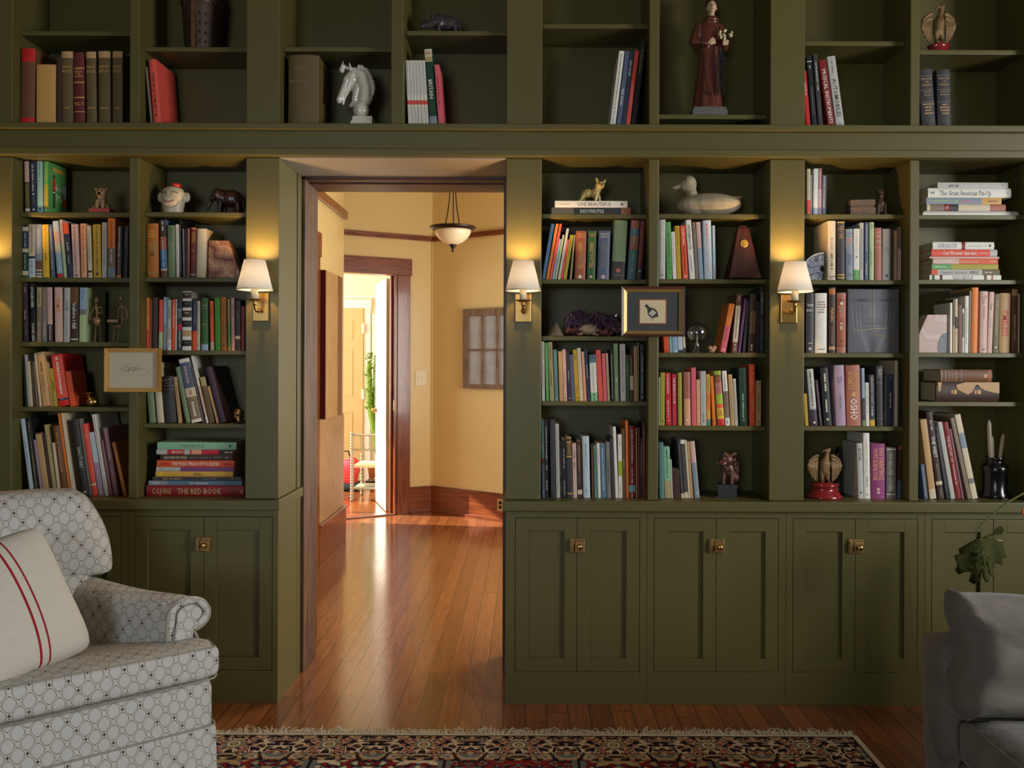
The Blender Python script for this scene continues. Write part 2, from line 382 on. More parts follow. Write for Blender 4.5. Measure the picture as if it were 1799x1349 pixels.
# sun room beyond
sbox('wall_sunroom_back', M['white_wall'], -4.6, -0.8, 6.9, 7.0, 0, 3.3)
sbox('wall_sunroom_right', M['white_wall'], -0.9, -0.8, 4.86, 6.9, 0, 3.3)
struct(MB().box(-4.6, -4.5, 2.6, 4.3, 0, 3.3).box(-4.6, -4.5, 6.6, 6.9, 0, 3.3).box(-4.6, -4.5, 4.3, 6.6, 0, .75).box(-4.6, -4.5, 4.3, 6.6, 2.7, 3.3).build('wall_sunroom_left', M['white_wall']))
f = MB()
for y in (4.3, 5.04, 5.80, 6.54): f.box(-4.62, -4.48, y, y+.06, .75, 2.7)
f.box(-4.62, -4.48, 4.3, 6.6, .75, .81).box(-4.62, -4.48, 4.3, 6.6, 2.64, 2.7)
struct(f.build('window_4', M['white_paint']))
yb = 6.9
dx0, dx1 = P(560, 700, yb-.03).x, P(638, 700, yb-.03).x
dtop = P(620, 542, yb-.03).z
door = struct(MB().box(dx0, dx1, yb-.045, yb-.002, 0.005, dtop).build('door_2', simple('tan_door_paint', rgb(208, 182, 126), rough=.5, var=.03), bevel=.002))
pan = MB()
for (z0, z1) in ((P(0, 595, yb-.04).z, P(0, 559, yb-.04).z), (P(0, 694, yb-.04).z, P(0, 610, yb-.04).z), (.25, P(0, 720, yb-.04).z)):
    for (a, b) in ((P(598, 0, yb-.04).x, P(622, 0, yb-.04).x), (dx0+.08, P(598, 0, yb-.04).x-.1)):
        for q in ((a, b, z0, z0+.02), (a, b, z1-.02, z1), (a, a+.02, z0+.0202, z1-.0202), (b-.02, b, z0+.0202, z1-.0202)):
            pan.box(q[0], q[1], yb-.050, yb-.0452, q[2], q[3])
pan.build('door_panel_moulding', M['white_wall'], door).data.materials[0] = door.data.materials[0]
for z in (P(0, 575, yb).z, P(0, 690, yb).z):
    MB().box(dx1-.012, dx1+.012, yb-.065, yb-.04, z-.06, z+.06).build('hinge', M['white_paint'], door)
struct(MB().box(dx1+.001, dx1+.09, yb-.028, yb-.0005, 0, dtop+.001).box(dx0-.1, dx1+.10, yb-.034, yb-.0005, dtop+.002, dtop+.12).build('trim_15', M['white_paint'], bevel=.003))
struct(MB().box(-4.49, -.91, yb-.018, yb-.0005, dtop+.14, dtop+.17).build('trim_16', M['white_paint']))
wx0 = dx1+.105
wz1 = P(0, 545, yb).z
o = struct(MB().box(wx0, wx0+1.0, yb-.02, yb-.001, .8, wz1-.03).build('window_5', M['white_paint']))
bl = empty('window_blind', (wx0+.06, yb-.08, 0)); tag(bl, 'white slatted blind on the window beside the tan door in the far room', 'blind')
MB().box(0, .86, -.01, .04, wz1-.16, wz1-.06).build('head_rail', M['white_paint'], bl)
sl = MB(); z = .86
while z < wz1-.17:
    sl.box(0, .86, -.006, .034, z, z+.004, mat=Matrix.Translation((0, 0, 0))); z += .036
sl.build('slats', M['white_paint'], bl)
# white door leaf swung open behind the hall doorway
hx, hy = (A1 @ Vector((HO-.03, .16, 0))).xy
ang = math.atan2(5.36-hy, P(663, 700, 5.36).x-hx)
L = math.hypot(5.36-hy, P(663, 700, 5.36).x-hx)
leaf = struct(MB().box(0.01, L, -.02, .02, .01, 2.33).build('door_3', M['white_paint'], bevel=.002))
leaf.location = (hx, hy, 0); leaf.rotation_euler.z = ang
MB().ell((L-.06, .045, .98), .028, col=None).tube([(L-.06, -.04, .98), (L-.06, .04, .98)], .01).build('door_handle', M['brass'], leaf)
o = MB().box(HO-.024, HO-.0215, .0, .04, 1.02, 1.12).build('strike_plate', M['antique']); o.matrix_world = A1; tag(o, 'small brass strike plate set in the red wood door frame of the hall', 'strike plate')

# ------------------------------------------------------------------ things of the hall
sw = empty('light_switch'); sw.matrix_world = A1 @ Matrix.Translation((.785, -.001, 1.335)); tag(sw, 'cream double light switch plate on the yellow hall wall beside the door', 'light switch')
MB().box(-.058, .058, -.007, 0, -.074, .074).build('plate', M['white_wall'], sw, bevel=.002)
for x in (-.023, .023): MB().box(x-.005, x+.005, -.016, -.006, -.012, .014).build('toggle', M['white_paint'], sw)
ol = empty('wall_outlet'); ol.matrix_world = A2 @ Matrix.Translation((.875, -.0225, .155)); tag(ol, 'dark outlet with metal plate in the reddish baseboard of the hall', 'outlet')
MB().box(-.036, .036, -.005, 0, -.058, .058).build('plate', M['antique'], ol)
for z in (-.02, .02): MB().box(-.015, .015, -.008, -.004, z-.014, z+.014).build('socket', M['black'], ol)
# old six-pane window hung as decoration
ow = empty('salvaged_window'); ow.matrix_world = A2 @ Matrix.Translation((.4235, -.004, 1.245)); tag(ow, 'old weathered wooden window sash hung as decoration on the yellow hall wall', 'window sash')
W_, H_ = .645, .765
fr = MB().box(0, .055, -.035, 0, 0, H_).box(W_-.055, W_, -.035, 0, 0, H_).box(.055, W_-.055, -.035, 0, 0, .04).box(.055, W_-.055, -.035, 0, H_-.07, H_)
fr.build('sash_frame', M['barn'], ow, bevel=.003)
mu = MB()
for k in (1, 2): x = .055+(W_-.11)*k/3; mu.box(x-.011, x+.011, -.03, -.008, .04, H_-.07)
mu.box(.055, W_-.055, -.03, -.008, .36, .378)
mu.build('muntin', M['barn'], ow)
mir = simple('old_glass_painted_reflection', rgb(168, 172, 178), rough=.25, metal=.15, var=.3, scale=9)  # window reflection in the panes is put into the grey-blue base colour
for i in range(3):
    for j in range(2):
        x0 = .055+(W_-.11)*i/3; MB().box(x0, x0+(W_-.11)/3, -.014, -.010, .04+.33*j, .37+.325*j).build('pane', mir, ow)
# wooden art panel on the left hall wall
wp = empty('wooden_wall_panel', (-1.547, 2.57, 1.07)); tag(wp, 'tall two-tone wooden art panel hanging on the left hall wall', 'wall art')
MB().box(0, .052, 0, .40, 0, 1.11).build('panel', wood('pale_panel_wood', rgb(150, 112, 66), rgb(196, 158, 106), rough=.35, scale=5), wp)
MB().box(0, .053, .40, .56, 0, 1.11).build('side_strip', wood('dark_panel_wood', rgb(96, 56, 34), rgb(134, 90, 58), rough=.35, scale=5), wp)
MB().box(0, .053, -.012, 0, 0, 1.11).build('edge_strip', simple('maroon_edge', rgb(72, 18, 10), rough=.3), wp)
# pendant lamp
pc = P(795.5, 400, 3.0)
pl = empty('pendant_lamp', (pc.x, pc.y, 0)); tag(pl, 'pendant ceiling lamp with cream glass bowl and three dark rods in the hall', 'ceiling lamp')
zr = P(795, 402, 3.0).z; k = K(3.0)
MB().lathe([(33*k, zr-1*k), (31*k, zr-8*k), (26*k, zr-16*k), (18*k, zr-23*k), (9*k, zr-27*k), (.004, zr-28.5*k)], seg=40).build('glass_bowl', simple('frosted_bowl_glass', rgb(226, 206, 168), rough=.35, var=.12, scale=6), pl)
MB().lathe([(34*k, zr-3*k), (37*k, zr-1*k), (41*k, zr+2*k), (40.5*k, zr+3.5*k), (33*k, zr+3*k), (31*k, zr)], seg=40, cap=False).build('rim', M['bronze'], pl)
for a in (PI/2, PI/2+2*PI/3, PI/2-2*PI/3):
    pts = []
    for t in [i/12 for i in range(13)]:
        zz = zr+2*k+(3.1-zr)*t; r = (16+ -10*(min(t*2.2, 1))**.7)*k
        pts.append((r*math.cos(a), r*math.sin(a), zz))
    MB().tube(pts, .0045).build('rod', M['bronze'], pl)
MB().lathe([(.012, 3.09), (.03, 3.1), (.012, 3.12), (.010, 3.27), (.065, 3.275), (.065, 3.299)], seg=24).build('canopy', M['bronze'], pl)
MB().lathe([(.003, zr-41*k), (2.6*k, zr-39*k), (1.6*k, zr-36.5*k), (3.4*k, zr-34*k), (6.5*k, zr-29*k), (7*k, zr-27.5*k), (.004, zr-27*k)], seg=20).build('finial', M['bronze'], pl)
# ------------------------------------------------------------------ things of the sun room
Ys = 5.35
cr = empty('spool_chair', P(628, 883, Ys)); cr.location.z = 0; tag(cr, 'spool-turned grey wooden chair holding potted plants in the bright far room', 'chair')
grey = simple('grey_turned_wood', rgb(150, 142, 120), rough=.6, var=.25, scale=40)
def spool(p0, p1, r, n):
    p0 = Vector(p0); p1 = Vector(p1); pts = []; rr = []
    for i in range(n*4+1):
        t = i/(n*4); pts.append(p0.lerp(p1, t)); rr.append(r*(1.0 if i % 4 in (1, 2, 3) else .55))
    return MB().tube(pts, rr, 8)
x0 = -.06; x1 = .36; h = P(0, 757, Ys).z
spool((x0, 0, 0), (x0, 0, h), .019, 24).build('leg', grey, cr); spool((x1, 0, 0), (x1, 0, h), .019, 24).build('leg', grey, cr)
spool((x0+.03, .40, 0), (x0+.03, .40, .47), .018, 12).build('leg', grey, cr); spool((x1, .40, 0), (x1, .40, .47), .018, 12).build('leg', grey, cr)
zs = P(0, 815, Ys).z
MB().box(x0+.02, x1-.02, .022, .38, zs-.03, zs+.005).build('seat', simple('tan_chair_seat', rgb(214, 196, 150), rough=.6), cr, bevel=.006)
br = MB()
for z in (P(0, 762, Ys).z, P(0, 788, Ys).z, P(0, 856, Ys).z): spool((x0, 0, z), (x1, 0, z), .012, 16).build('rail', grey, cr)

for x in (.04, .13): spool((x, 0, P(0, 788, Ys).z), (x, 0, P(0, 762, Ys).z), .01, 6).build('spindle', grey, cr)
zl = P(0, 856, Ys).z
MB().box(x0, x1, 0, .4, zl-.012, zl).build('lower_shelf', grey, cr)
def leafy(name, label, loc, h, n, r, leaf, cols, pot=True, seed=1, group=None, cat='plant'):
    rr = random.Random(seed); e = empty(name, loc); tag(e, label, cat, group)
    if pot:
        MB().lathe([(.055, 0), (.075, .12), (.08, .125), (.068, .125), (.06, .1)], seg=20).build('pot', simple('pale_pot', rgb(224, 196, 176), rough=.6), e)
    st = MB(); lf = MB()
    for i in range(n):
        a = rr.uniform(0, 2*PI); q = rr.uniform(.3, 1)*r; hh = h*rr.uniform(.45, 1)
        p = [(0, 0, .1), (q*.4*math.cos(a), q*.4*math.sin(a), .1+hh*.6), (q*math.cos(a), q*math.sin(a), .1+hh)]
        st.tube(p, .003, 5)
        for j in range(7):
            t = rr.uniform(.2, 1); c = Vector(p[0]).lerp(Vector(p[2]), t)+Vector((rr.uniform(-.03, .03), rr.uniform(-.03, .03), 0))
            lf.ell(c, (leaf, leaf*.55, leaf*.12), 8, 4, None, None, (rr.uniform(-1, 1), rr.uniform(-1, 1), rr.uniform(0, 6)))
    st.build('stem', cols, e); lf.build('leaves', cols, e); return e
green = simple('leaf_green', rgb(104, 128, 62), rough=.5, var=.35, scale=30)
c0 = Vector(cr.location)
leafy('potted_plant', 'leafy green potted plant on the seat of the grey spool chair', c0+Vector((.25, .16, zs+.008)), .32, 12, .16, .03, green, seed=3)
leafy('potted_plant', 'low potted plant in pale pot on the lower shelf of the spool chair', c0+Vector((.26, .2, zl+.003)), .10, 6, .07, .02, green, seed=5)
mg = empty('magazine_stack', c0+Vector((.05, .12, zl+.003))); tag(mg, 'small stack of magazines on the lower shelf of the spool chair', 'magazines')
MB().box(0, .13, 0, .2, 0, .04, col=None).build('magazines', M['white_cer'], mg); MB().box(.01, .14, 0, .2, .0405, .06).build('top_magazine', M['black'], mg)
# tall cactus in the window
cc = P(664, 700, 6.3); cp = empty('cactus', (cc.x+.045, 6.3, 0)); tag(cp, 'tall bright green euphorbia cactus standing by the far window', 'plant')
MB().lathe([(.13, 0), (.17, .3), (.18, .31), (.15, .31), (.14, .25)], seg=24).build('pot', simple('terracotta_pot', rgb(196, 140, 96), rough=.8), cp)
cac = simple('cactus_green', rgb(122, 160, 52), rough=.5, var=.3, scale=12)
cb_ = MB(); rr = random.Random(4)
for (bx, top) in ((-.06, P(0, 620, 6.3).z), (-.14, P(0, 632, 6.3).z), (.0, P(0, 598, 6.3).z), (.08, 2.0)):
    pts = [(bx*.2, 0, .25), (bx*.5, .0, .6), (bx, 0, 1.0), (bx*1.1, 0, top-.08), (bx*1.1, 0, top)]
    cb_.tube(pts, [.03, .04, .045, .035, .012], 5)
cb_.build('stalk', cac, cp)
lv = MB()
for i in range(150):
    z = rr.uniform(.95, 1.6); a = rr.uniform(0, 6.3); q = rr.uniform(.03, .13)
    lv.ell((-.07+q*math.cos(a), q*math.sin(a), z), (.035, .016, .006), 8, 4, None, None, (rr.uniform(-.8, .8), rr.uniform(-.8, .8), a))
lv.build('leaves', cac, cp)
# pink bag on the floor
bc = P(612, 852, 6.1); bg = empty('bag', (bc.x-.02, 6.1, 0)); tag(bg, 'pink and navy cloth bag slumped on the floor of the far room', 'bag')
def bagf(q, p): s = 1-.35*max(0, p.z); return (q.x*s+.03*math.sin(q.z*20), q.y*s, q.z*(1+.15*math.sin(q.x*14)))
m_ = MB(); rbox(m_, (0, 0, .22), (.30, .2, .30), .06, 8, fn=bagf); m_.build('bag_body', simple('pink_cloth', rgb(222, 78, 92), rough=.8), bg)
m_ = MB(); rbox(m_, (0, 0, .055), (.31, .21, .11), .05, 6); m_.build('bag_bottom', simple('navy_cloth', rgb(60, 70, 96), rough=.8), bg)
MB().tube([(-.08, -.02, .34), (-.06, -.05, .46), (.03, -.05, .46), (.06, -.02, .34)], .009).build('handle', M['bronze'], bg)
bx = empty('cardboard_box', (c0.x+.10, 5.86, 0)); tag(bx, 'brown cardboard box on the floor behind the spool chair', 'box')
MB().box(-.02, .3, 0, .25, 0, .17).build('box_body', simple('cardboard', rgb(196, 150, 100), rough=.8), bx)
# ------------------------------------------------------------------ built-in bookcases
PT = M['paint']
SH = 0.0205; SY = 0.055; BK = 0.285     # shelf thickness, setback, inner depth
def xs(*a): return [PX(v) for v in a]
zTop = 3.335
zLedge = PZ(900, 217, -.045)            # top of the ledge the upper books stand on
zEntB = PZ(900, 276, -.02)              # underside of the entablature
zCT = 0.897; zCB = 0.852                # counter
p0a, p0b = PX(-45), PX(20.5)
d1a, d1b = xs(226, 243); p1a, p1b = PX(431), -1.088
p2a, p2b = -0.0925, PX(951); d2a, d2b = xs(1139, 1157); p3a, p3b = xs(1352, 1413); d3a, d3b = xs(1598, 1614.5); p4a, p4b = xs(1812, 1878)
ent = empty('bookcase_ledge', (0, 0, 0)); tag(ent, 'olive green painted wooden ledge and beam running across above the doorway', 'ledge')
zl0 = PZ(900, 228, -.045); zf1 = PZ(900, 262, -.02)
XL, XR = -3.38, 3.38
MB().box(XL, XR, -.045, .28, zl0, zLedge).build('ledge_board', PT, ent, bevel=.004)
MB().box(XL, XR, -.012, .0, zf1, zl0).box(XL, -1.0881, 0, .2985, zEntB+.0002, zl0).box(-1.088, -.0925, 0, .28, zEntB+.01, zl0).box(-.0924, XR, 0, .2985, zEntB+.0002, zl0).build('fascia', PT, ent)
MB().box(XL, XR, -.035, .0, zEntB, zf1).build('lower_moulding', PT, ent, bevel=.006)
MB().box(-1.0875, -.093, .0, .37, zEntB-.003, zEntB+.009).build('soffit_board', M['soffit'], ent)
MB().box(-1.09, -.09, .282, .2985, zEntB+.01, zLedge).build('backing', PT, ent)
def bay(name, label, a, b, za, zb, opens, group, side_l=True, div=None, back=None):
    """opens: list of (xleft, xright, [shelf top z...])"""
    e = empty(name, ((a+b)/2, 0, za)); tag(e, label, 'bookcase', group)
    off = Vector(e.location)
    def part(nm, m, bev=.0025):
        m.v = [(x-off.x, y-off.y, z-off.z) for x, y, z in m.v]
        return m.build(nm, PT, e, bevel=bev)
    part('back_panel', MB().box(a, b, BK, .2985, za, zb), 0)
    for (x0, x1, zs) in opens:
        for z in zs: part('shelf', MB().box(x0, x1, SY, BK-.001, z-SH, z))
    for (x0, x1) in (div or []): part('divider', MB().box(x0, x1, 0.0, BK-.0005, za, zb), .004)
    return e, part
def shz(px, pys): return [PZ(px, py, SY) for py in pys]
LZ = zCT+.0005; UZ = zLedge+.0005; LB = zEntB-.0005
gL = 'lower bookcase bays beside the doorway'; gU = 'upper bookcase bays above the ledge'
eA, pA = bay('bookcase', 'olive green lower bookcase left of the doorway, behind the patterned armchair', p0a, p1b, LZ, LB,
    [(p0b, d1a, shz(130, [372.7, 487.3, 600.8, 714.8])), (d1b, p1a, shz(340, [372.6, 487.3, 615.5, 744]))], None, div=[(d1a, d1b)])
for (x0, x1) in ((p0a, p0b), (p1a, p1b)): pA('pilaster', MB().box(x0, x1, 0, BK-.0005, LZ, LB), .004)
pA('jamb_panel', MB().box(p1b-.03, p1b, BK, .371, LZ, LB), .002)
eB, pB = bay('bookcase', 'olive green lower bookcase between the doorway and the rightmost wall lamp', p2a, p3b, LZ, LB,
    [(p2b, d2a, shz(1045, [375.9, 490.6, 590.4, 705])), (d2b, p3a, shz(1250, [375.8, 490.2, 619.8, 748.4]))], None, div=[(d2a, d2b)])
for (x0, x1) in ((p2a, p2b), (p3a, p3b)): pB('pilaster', MB().box(x0, x1, 0, BK-.0005, LZ, LB), .004)
pB('jamb_panel', MB().box(p2a, p2a+.03, BK, .371, LZ, LB), .002)
eC, pC = bay('bookcase', 'olive green lower bookcase at far right, right of the rightmost wall lamp', p3b+.0005, p4b, LZ, LB,
    [(p3b+.001, d3a, shz(1500, [376.2, 491.7, 620.2, 749])), (d3b, p4a, shz(1710, [377.6, 491.4, 620, 705.9]))], None, div=[(d3a, d3b)])
pC('pilaster', MB().box(p4a, p4b, 0, BK-.0005, LZ, LB), .004)
d0a, d0b = PX(685), PX(707)
eU1, u1 = bay('bookcase', 'olive green upper bookcase bay at far left, holding the knight helmet', p0a, p1b, UZ, zTop,
    [(p0b, d1a, shz(130, [54.3])), (d1b, p1a, shz(340, [82.5]))], None, div=[(d1a, d1b)])
for (x0, x1) in ((p0a, p0b), (p1a, p1b)): u1('pilaster', MB().box(x0, x1, 0, BK-.0005, UZ, zTop), .004)
eU2, u2 = bay('bookcase', 'olive green upper bookcase bay above the doorway, holding the white horse bust', p1b+.0005, p2a-.0005, UZ, zTop,
    [(p1b+.001, d0a, shz(590, [82.2])), (d0b, p2a-.001, shz(800, [54]))], None, div=[(d0a, d0b)])
eU3, u3 = bay('bookcase', 'olive green upper bookcase bay holding the standing friar statue', p2a, p3b, UZ, zTop,
    [(p2b, d2a, shz(1045, [41.9])), (d2b, p3a, shz(1250, [201]))], None, div=[(d2a, d2b)])
for (x0, x1) in ((p2a, p2b), (p3a, p3b)): u3('pilaster', MB().box(x0, x1, 0, BK-.0005, UZ, zTop), .004)
eU4, u4 = bay('bookcase', 'olive green upper bookcase bay at far right, holding the small eagle', p3b+.0005, p4b, UZ, zTop,
    [(p3b+.001, d3a, shz(1500, [72.2])), (d3b, p4a, shz(1710, [87.6]))], None, div=[(d3a, d3b)])
u4('pilaster', MB().box(p4a, p4b, 0, BK-.0005, UZ, zTop), .004)
# ------------------------------------------------------------------ counters and base cabinets
def counter(label, boxes):
    m = MB()
    for b_ in boxes: m.box(*b_)
    o = m.build('countertop', PT, bevel=.004); tag(o, label, 'countertop')
counter('olive green painted countertop left of the doorway, behind the armchair', [(XL, p1b+.012, -.03, .2985, zCB, zCT), (p1b-.03, p1b+.012, .2985, .371, zCB, zCT)])
counter('olive green painted countertop right of the doorway, behind the grey sofa', [(p2a-.008, XR, -.03, .2985, zCB, zCT)])
def latch(parent, x, z):
    # brass cupboard latch: keeper, case, knob
    e = MB().box(-.033, -.013, -.008, 0, -.031, .031).box(-.030, -.015, -.016, -.008, -.022, .022).build('latch_keeper', M['antique'], parent, bevel=.002)
    c = MB().box(-.011, .033, -.008, 0, -.031, .031).box(-.011, .031, -.017, -.008, -.023, .020).build('latch_case', M['antique'], parent, bevel=.002)
    kn = MB().lathe([(.004, 0), (.004, .010), (.012, .013), (.013, .018), (.008, .022), (.001, .0225)], seg=20, mat=Matrix.Translation((.009, -.016, -.001)) @ Matrix.Rotation(PI/2, 4, 'X')).build('latch_knob', M['brass'], c)
    for px_ in (-.028, -.017, -.006, .028):
        for pz_ in (-.027, .027): MB().ell((px_, -.0085, pz_), (.0022, .0015, .0022), 8, 4).build('screw', M['brass'], e if px_ < -.012 else c)
    for o in (e, c): o.location = (x, -.001, z)
def door_(parent, x0, x1, px0, px1, z0, z1, pz0, pz1, hinge_left=True):
    m = MB().box(x0, px0, 0, .02, z0, z1).box(px1, x1, 0, .02, z0, z1).box(px0, px1, 0, .02, z0, pz0).box(px0, px1, 0, .02, pz1, z1)
    d = m.build('door', PT, parent, bevel=.0012)
    MB().box(px0-.004, px1+.004, .0135, .019, pz0-.004, pz1+.004).build('door_panel', PT, d)
    return d
def cabinet(label, a, b, dl, dm, dr, pans, zt, zb, pzt, pzb, latch_x=None, ends=None, left_only=None):
    e = empty('base_cabinet', ((a+b)/2, 0, 0)); tag(e, label, 'cabinet')
    ox = (a+b)/2; g = .0022
    m = MB().box(a-ox, dl-ox, 0, .022, 0, zCB-.001).box(dr-ox, b-ox, 0, .022, 0, zCB-.001).box(dl-ox, dr-ox, 0, .022, zt, zCB-.001).box(dl-ox, dr-ox, 0, .022, 0, zb)
    m.build('face_frame', PT, e, bevel=.0015)
    MB().box(a-ox+.001, b-ox-.001, .0225, .298, 0, zCB-.001).build('carcass', PT, e)
    d1 = door_(e, dl-ox+g, dm-ox-g/2, pans[0]-ox, pans[1]-ox, zb+g, zt-g, pzb, pzt)
    d2 = door_(e, dm-ox+g/2, dr-ox-g, pans[2]-ox, pans[3]-ox, zb+g, zt-g, pzb, pzt)
    latch(e, dm-ox+.001, PZ(dm and 0 or 0, 0, 0) if False else LATZ)
    return e
LATZ = P(360, 955.5, 0).z
zt = P(1014, 909.5, 0).z; zb = P(1014, 1180, 0).z; pzt = P(1014, 932.6, 0).z; pzb = P(1014, 1156.5, 0).z
pyc = 1040
def XC(*a): return [P(v, pyc, 0).x for v in a]
x_ = XC(236.4, 357.4, 478.2, 258.7, 334.3, 379.7, 455)
cb1 = cabinet('olive green two-door base cabinet left of the doorway, partly behind the armchair', P(224, pyc).x, p1b, x_[0], x_[1], x_[2], x_[3:7], zt, zb, pzt, pzb)
x_ = XC(-30, 91, 211.5, -8, 68, 113, 187.5)
cabinet('olive green base cabinet at far left, almost hidden behind the armchair', P(-60, pyc).x, P(223.6, pyc).x, x_[0], x_[1], x_[2], x_[3:7], zt, zb, pzt, pzb)
x_ = XC(904.3, 1013.4, 1123.7, 928.3, 991.2, 1037.7, 1100)
cb2 = cabinet('olive green two-door base cabinet immediately right of the doorway', p2a+.003, P(1136, pyc).x, x_[0], x_[1], x_[2], x_[3:7], zt, zb, pzt, pzb)
x_ = XC(1148.3, 1258, 1367.7, 1172, 1235, 1281, 1344.5)
cabinet('olive green two-door base cabinet, second right of the doorway', P(1136.4, pyc).x, P(1380.3, pyc).x, x_[0], x_[1], x_[2], x_[3:7], zt, zb, pzt, pzb)
x_ = XC(1392.6, 1502.3, 1612, 1416.5, 1479.5, 1525, 1588.5)
cabinet('olive green two-door base cabinet, third right of the doorway, beside the sofa', P(1380.7, pyc).x, P(1624, pyc).x, x_[0], x_[1], x_[2], x_[3:7], zt, zb, pzt, pzb)
x_ = XC(1636.2, 1745, 1856, 1660, 1722, 1768, 1833)
cabinet('olive green base cabinet behind the grey sofa and hanging leaf', P(1624.4, pyc).x, P(1868, pyc).x, x_[0], x_[1], x_[2], x_[3:7], zt, zb, pzt, pzb)
o = MB().box(p1b-.03, p1b, .2985, .371, 0, zCB-.001).build('jamb_board', PT, cb1); o.location = -Vector(cb1.location)
o = MB().box(p2a, p2a+.03, .2985, .371, 0, zCB-.001).build('jamb_board', PT, cb2); o.location = -Vector(cb2.location)
# ------------------------------------------------------------------ wall sconces
SHADE = None
def shade_mat():
    m, nt, b = nmat('linen_lamp_shade')
    tc = N(nt, 'ShaderNodeTexCoord'); no = N(nt, 'ShaderNodeTexNoise'); no.inputs['Scale'].default_value = 250; nt.links.new(tc.outputs['Object'], no.inputs[0])
    c = mixc(nt, no.outputs[0], rgb(220, 224, 228), rgb(230, 234, 238))
    d = N(nt, 'ShaderNodeBsdfDiffuse'); t = N(nt, 'ShaderNodeBsdfTranslucent'); mx = N(nt, 'ShaderNodeMixShader'); mx.inputs[0].default_value = .55
    nt.links.new(c, d.inputs[0]); nt.links.new(c, t.inputs[0]); nt.links.new(d.outputs[0], mx.inputs[1]); nt.links.new(t.outputs[0], mx.inputs[2])
    nt.links.new(mx.outputs[0], nt.nodes['Material Output'].inputs['Surface']); return m
M['shade'] = shade_mat()
candle = simple('ivory_candle_sleeve', rgb(236, 222, 182), rough=.5, var=.03)
def bulb_mat():
    m, nt, b = nmat('warm_bulb'); b.inputs['Emission Color'].default_value = (1, .62, .28, 1); b.inputs['Emission Strength'].default_value = 12
    no = N(nt, 'ShaderNodeTexNoise'); nt.links.new(mixc(nt, no.outputs[0], rgb(255, 240, 200), rgb(255, 250, 230)), b.inputs['Base Color']); return m
M['bulb'] = bulb_mat()
def sconce(px, label):
    c = P(px, 541, 0); e = empty('wall_sconce', (c.x, 0, 0)); tag(e, label, 'wall lamp')
    ys = -.095
    zc = P(920, 541, 0).z
    MB().box(-.0355, .0355, -.014, -.0005, zc-.0625, zc+.0625).build('back_plate', M['brass'], e, bevel=.0025)
    arm = MB().cap((0, -.014, zc-.015), (0, -.05, zc-.015), .008, .007).tube([(0, -.045, zc-.018), (0, -.07, zc-.02), (0, ys+.006, zc-.012), (0, ys, zc+.0), (0, ys, zc+.022)], .0055, 10).lathe([(.0075, zc-.0), (.0085, zc+.012), (.006, zc+.02), (.0055, zc+.022)], 0, ys, 16)
    arm.ell((.0, -.05, zc-.016), (.011, .013, .012), 14, 8)
    arm.build('arm', M['brass'], e)
    MB().lathe([(.003, zc+.018), (.02, zc+.021), (.036, zc+.027), (.0365, zc+.0285), (.02, zc+.0245), (.004, zc+.024)], 0, ys, 28).build('drip_dish', M['antique'], e)
    z0 = 1.762
    MB().lathe([(.0145, zc+.026), (.0148, 1.822), (.010, 1.825)], 0, ys, 20).build('candle_sleeve', candle, e)
    MB().lathe([(.008, 1.825), (.015, 1.845), (.018, 1.862), (.012, 1.885), (.003, 1.897)], 0, ys, 16).build('bulb', M['bulb'], e)
    s = MB().lathe([(.0745, 1.806), (.0745, 1.809), (.0440, 1.9345), (.0425, 1.9345), (.0725, 1.809), (.0730, 1.806), (.0745, 1.806)], 0, ys, 40, cap=False).build('lamp_shade', M['shade'], e)
    MB().lathe([(.0747, 1.8055), (.0755, 1.807), (.0755, 1.8105), (.0745, 1.812)], 0, ys, 40, cap=False).build('shade_trim', candle, s)
    L = bpy.data.lights.new('sconce_light', 'POINT'); L.energy = SCONCE_W; L.color = (1, .57, .25); L.shadow_soft_size = .018
    lo = bpy.data.objects.new('sconce_light', L); C.objects.link(lo); lo.location = (c.x, ys, 1.91)
    return e
SCONCE_W = 11.5
sconce(-16, 'brass wall lamp with cream shade at the far left edge, on the outermost green pilaster')
sconce(459.5, 'brass wall lamp with cream shade on the green pilaster left of the doorway')
sconce(919, 'brass wall lamp with cream shade on the green pilaster right of the doorway')
sconce(1384.5, 'brass wall lamp with cream shade, rightmost, beside the grey agate slice')
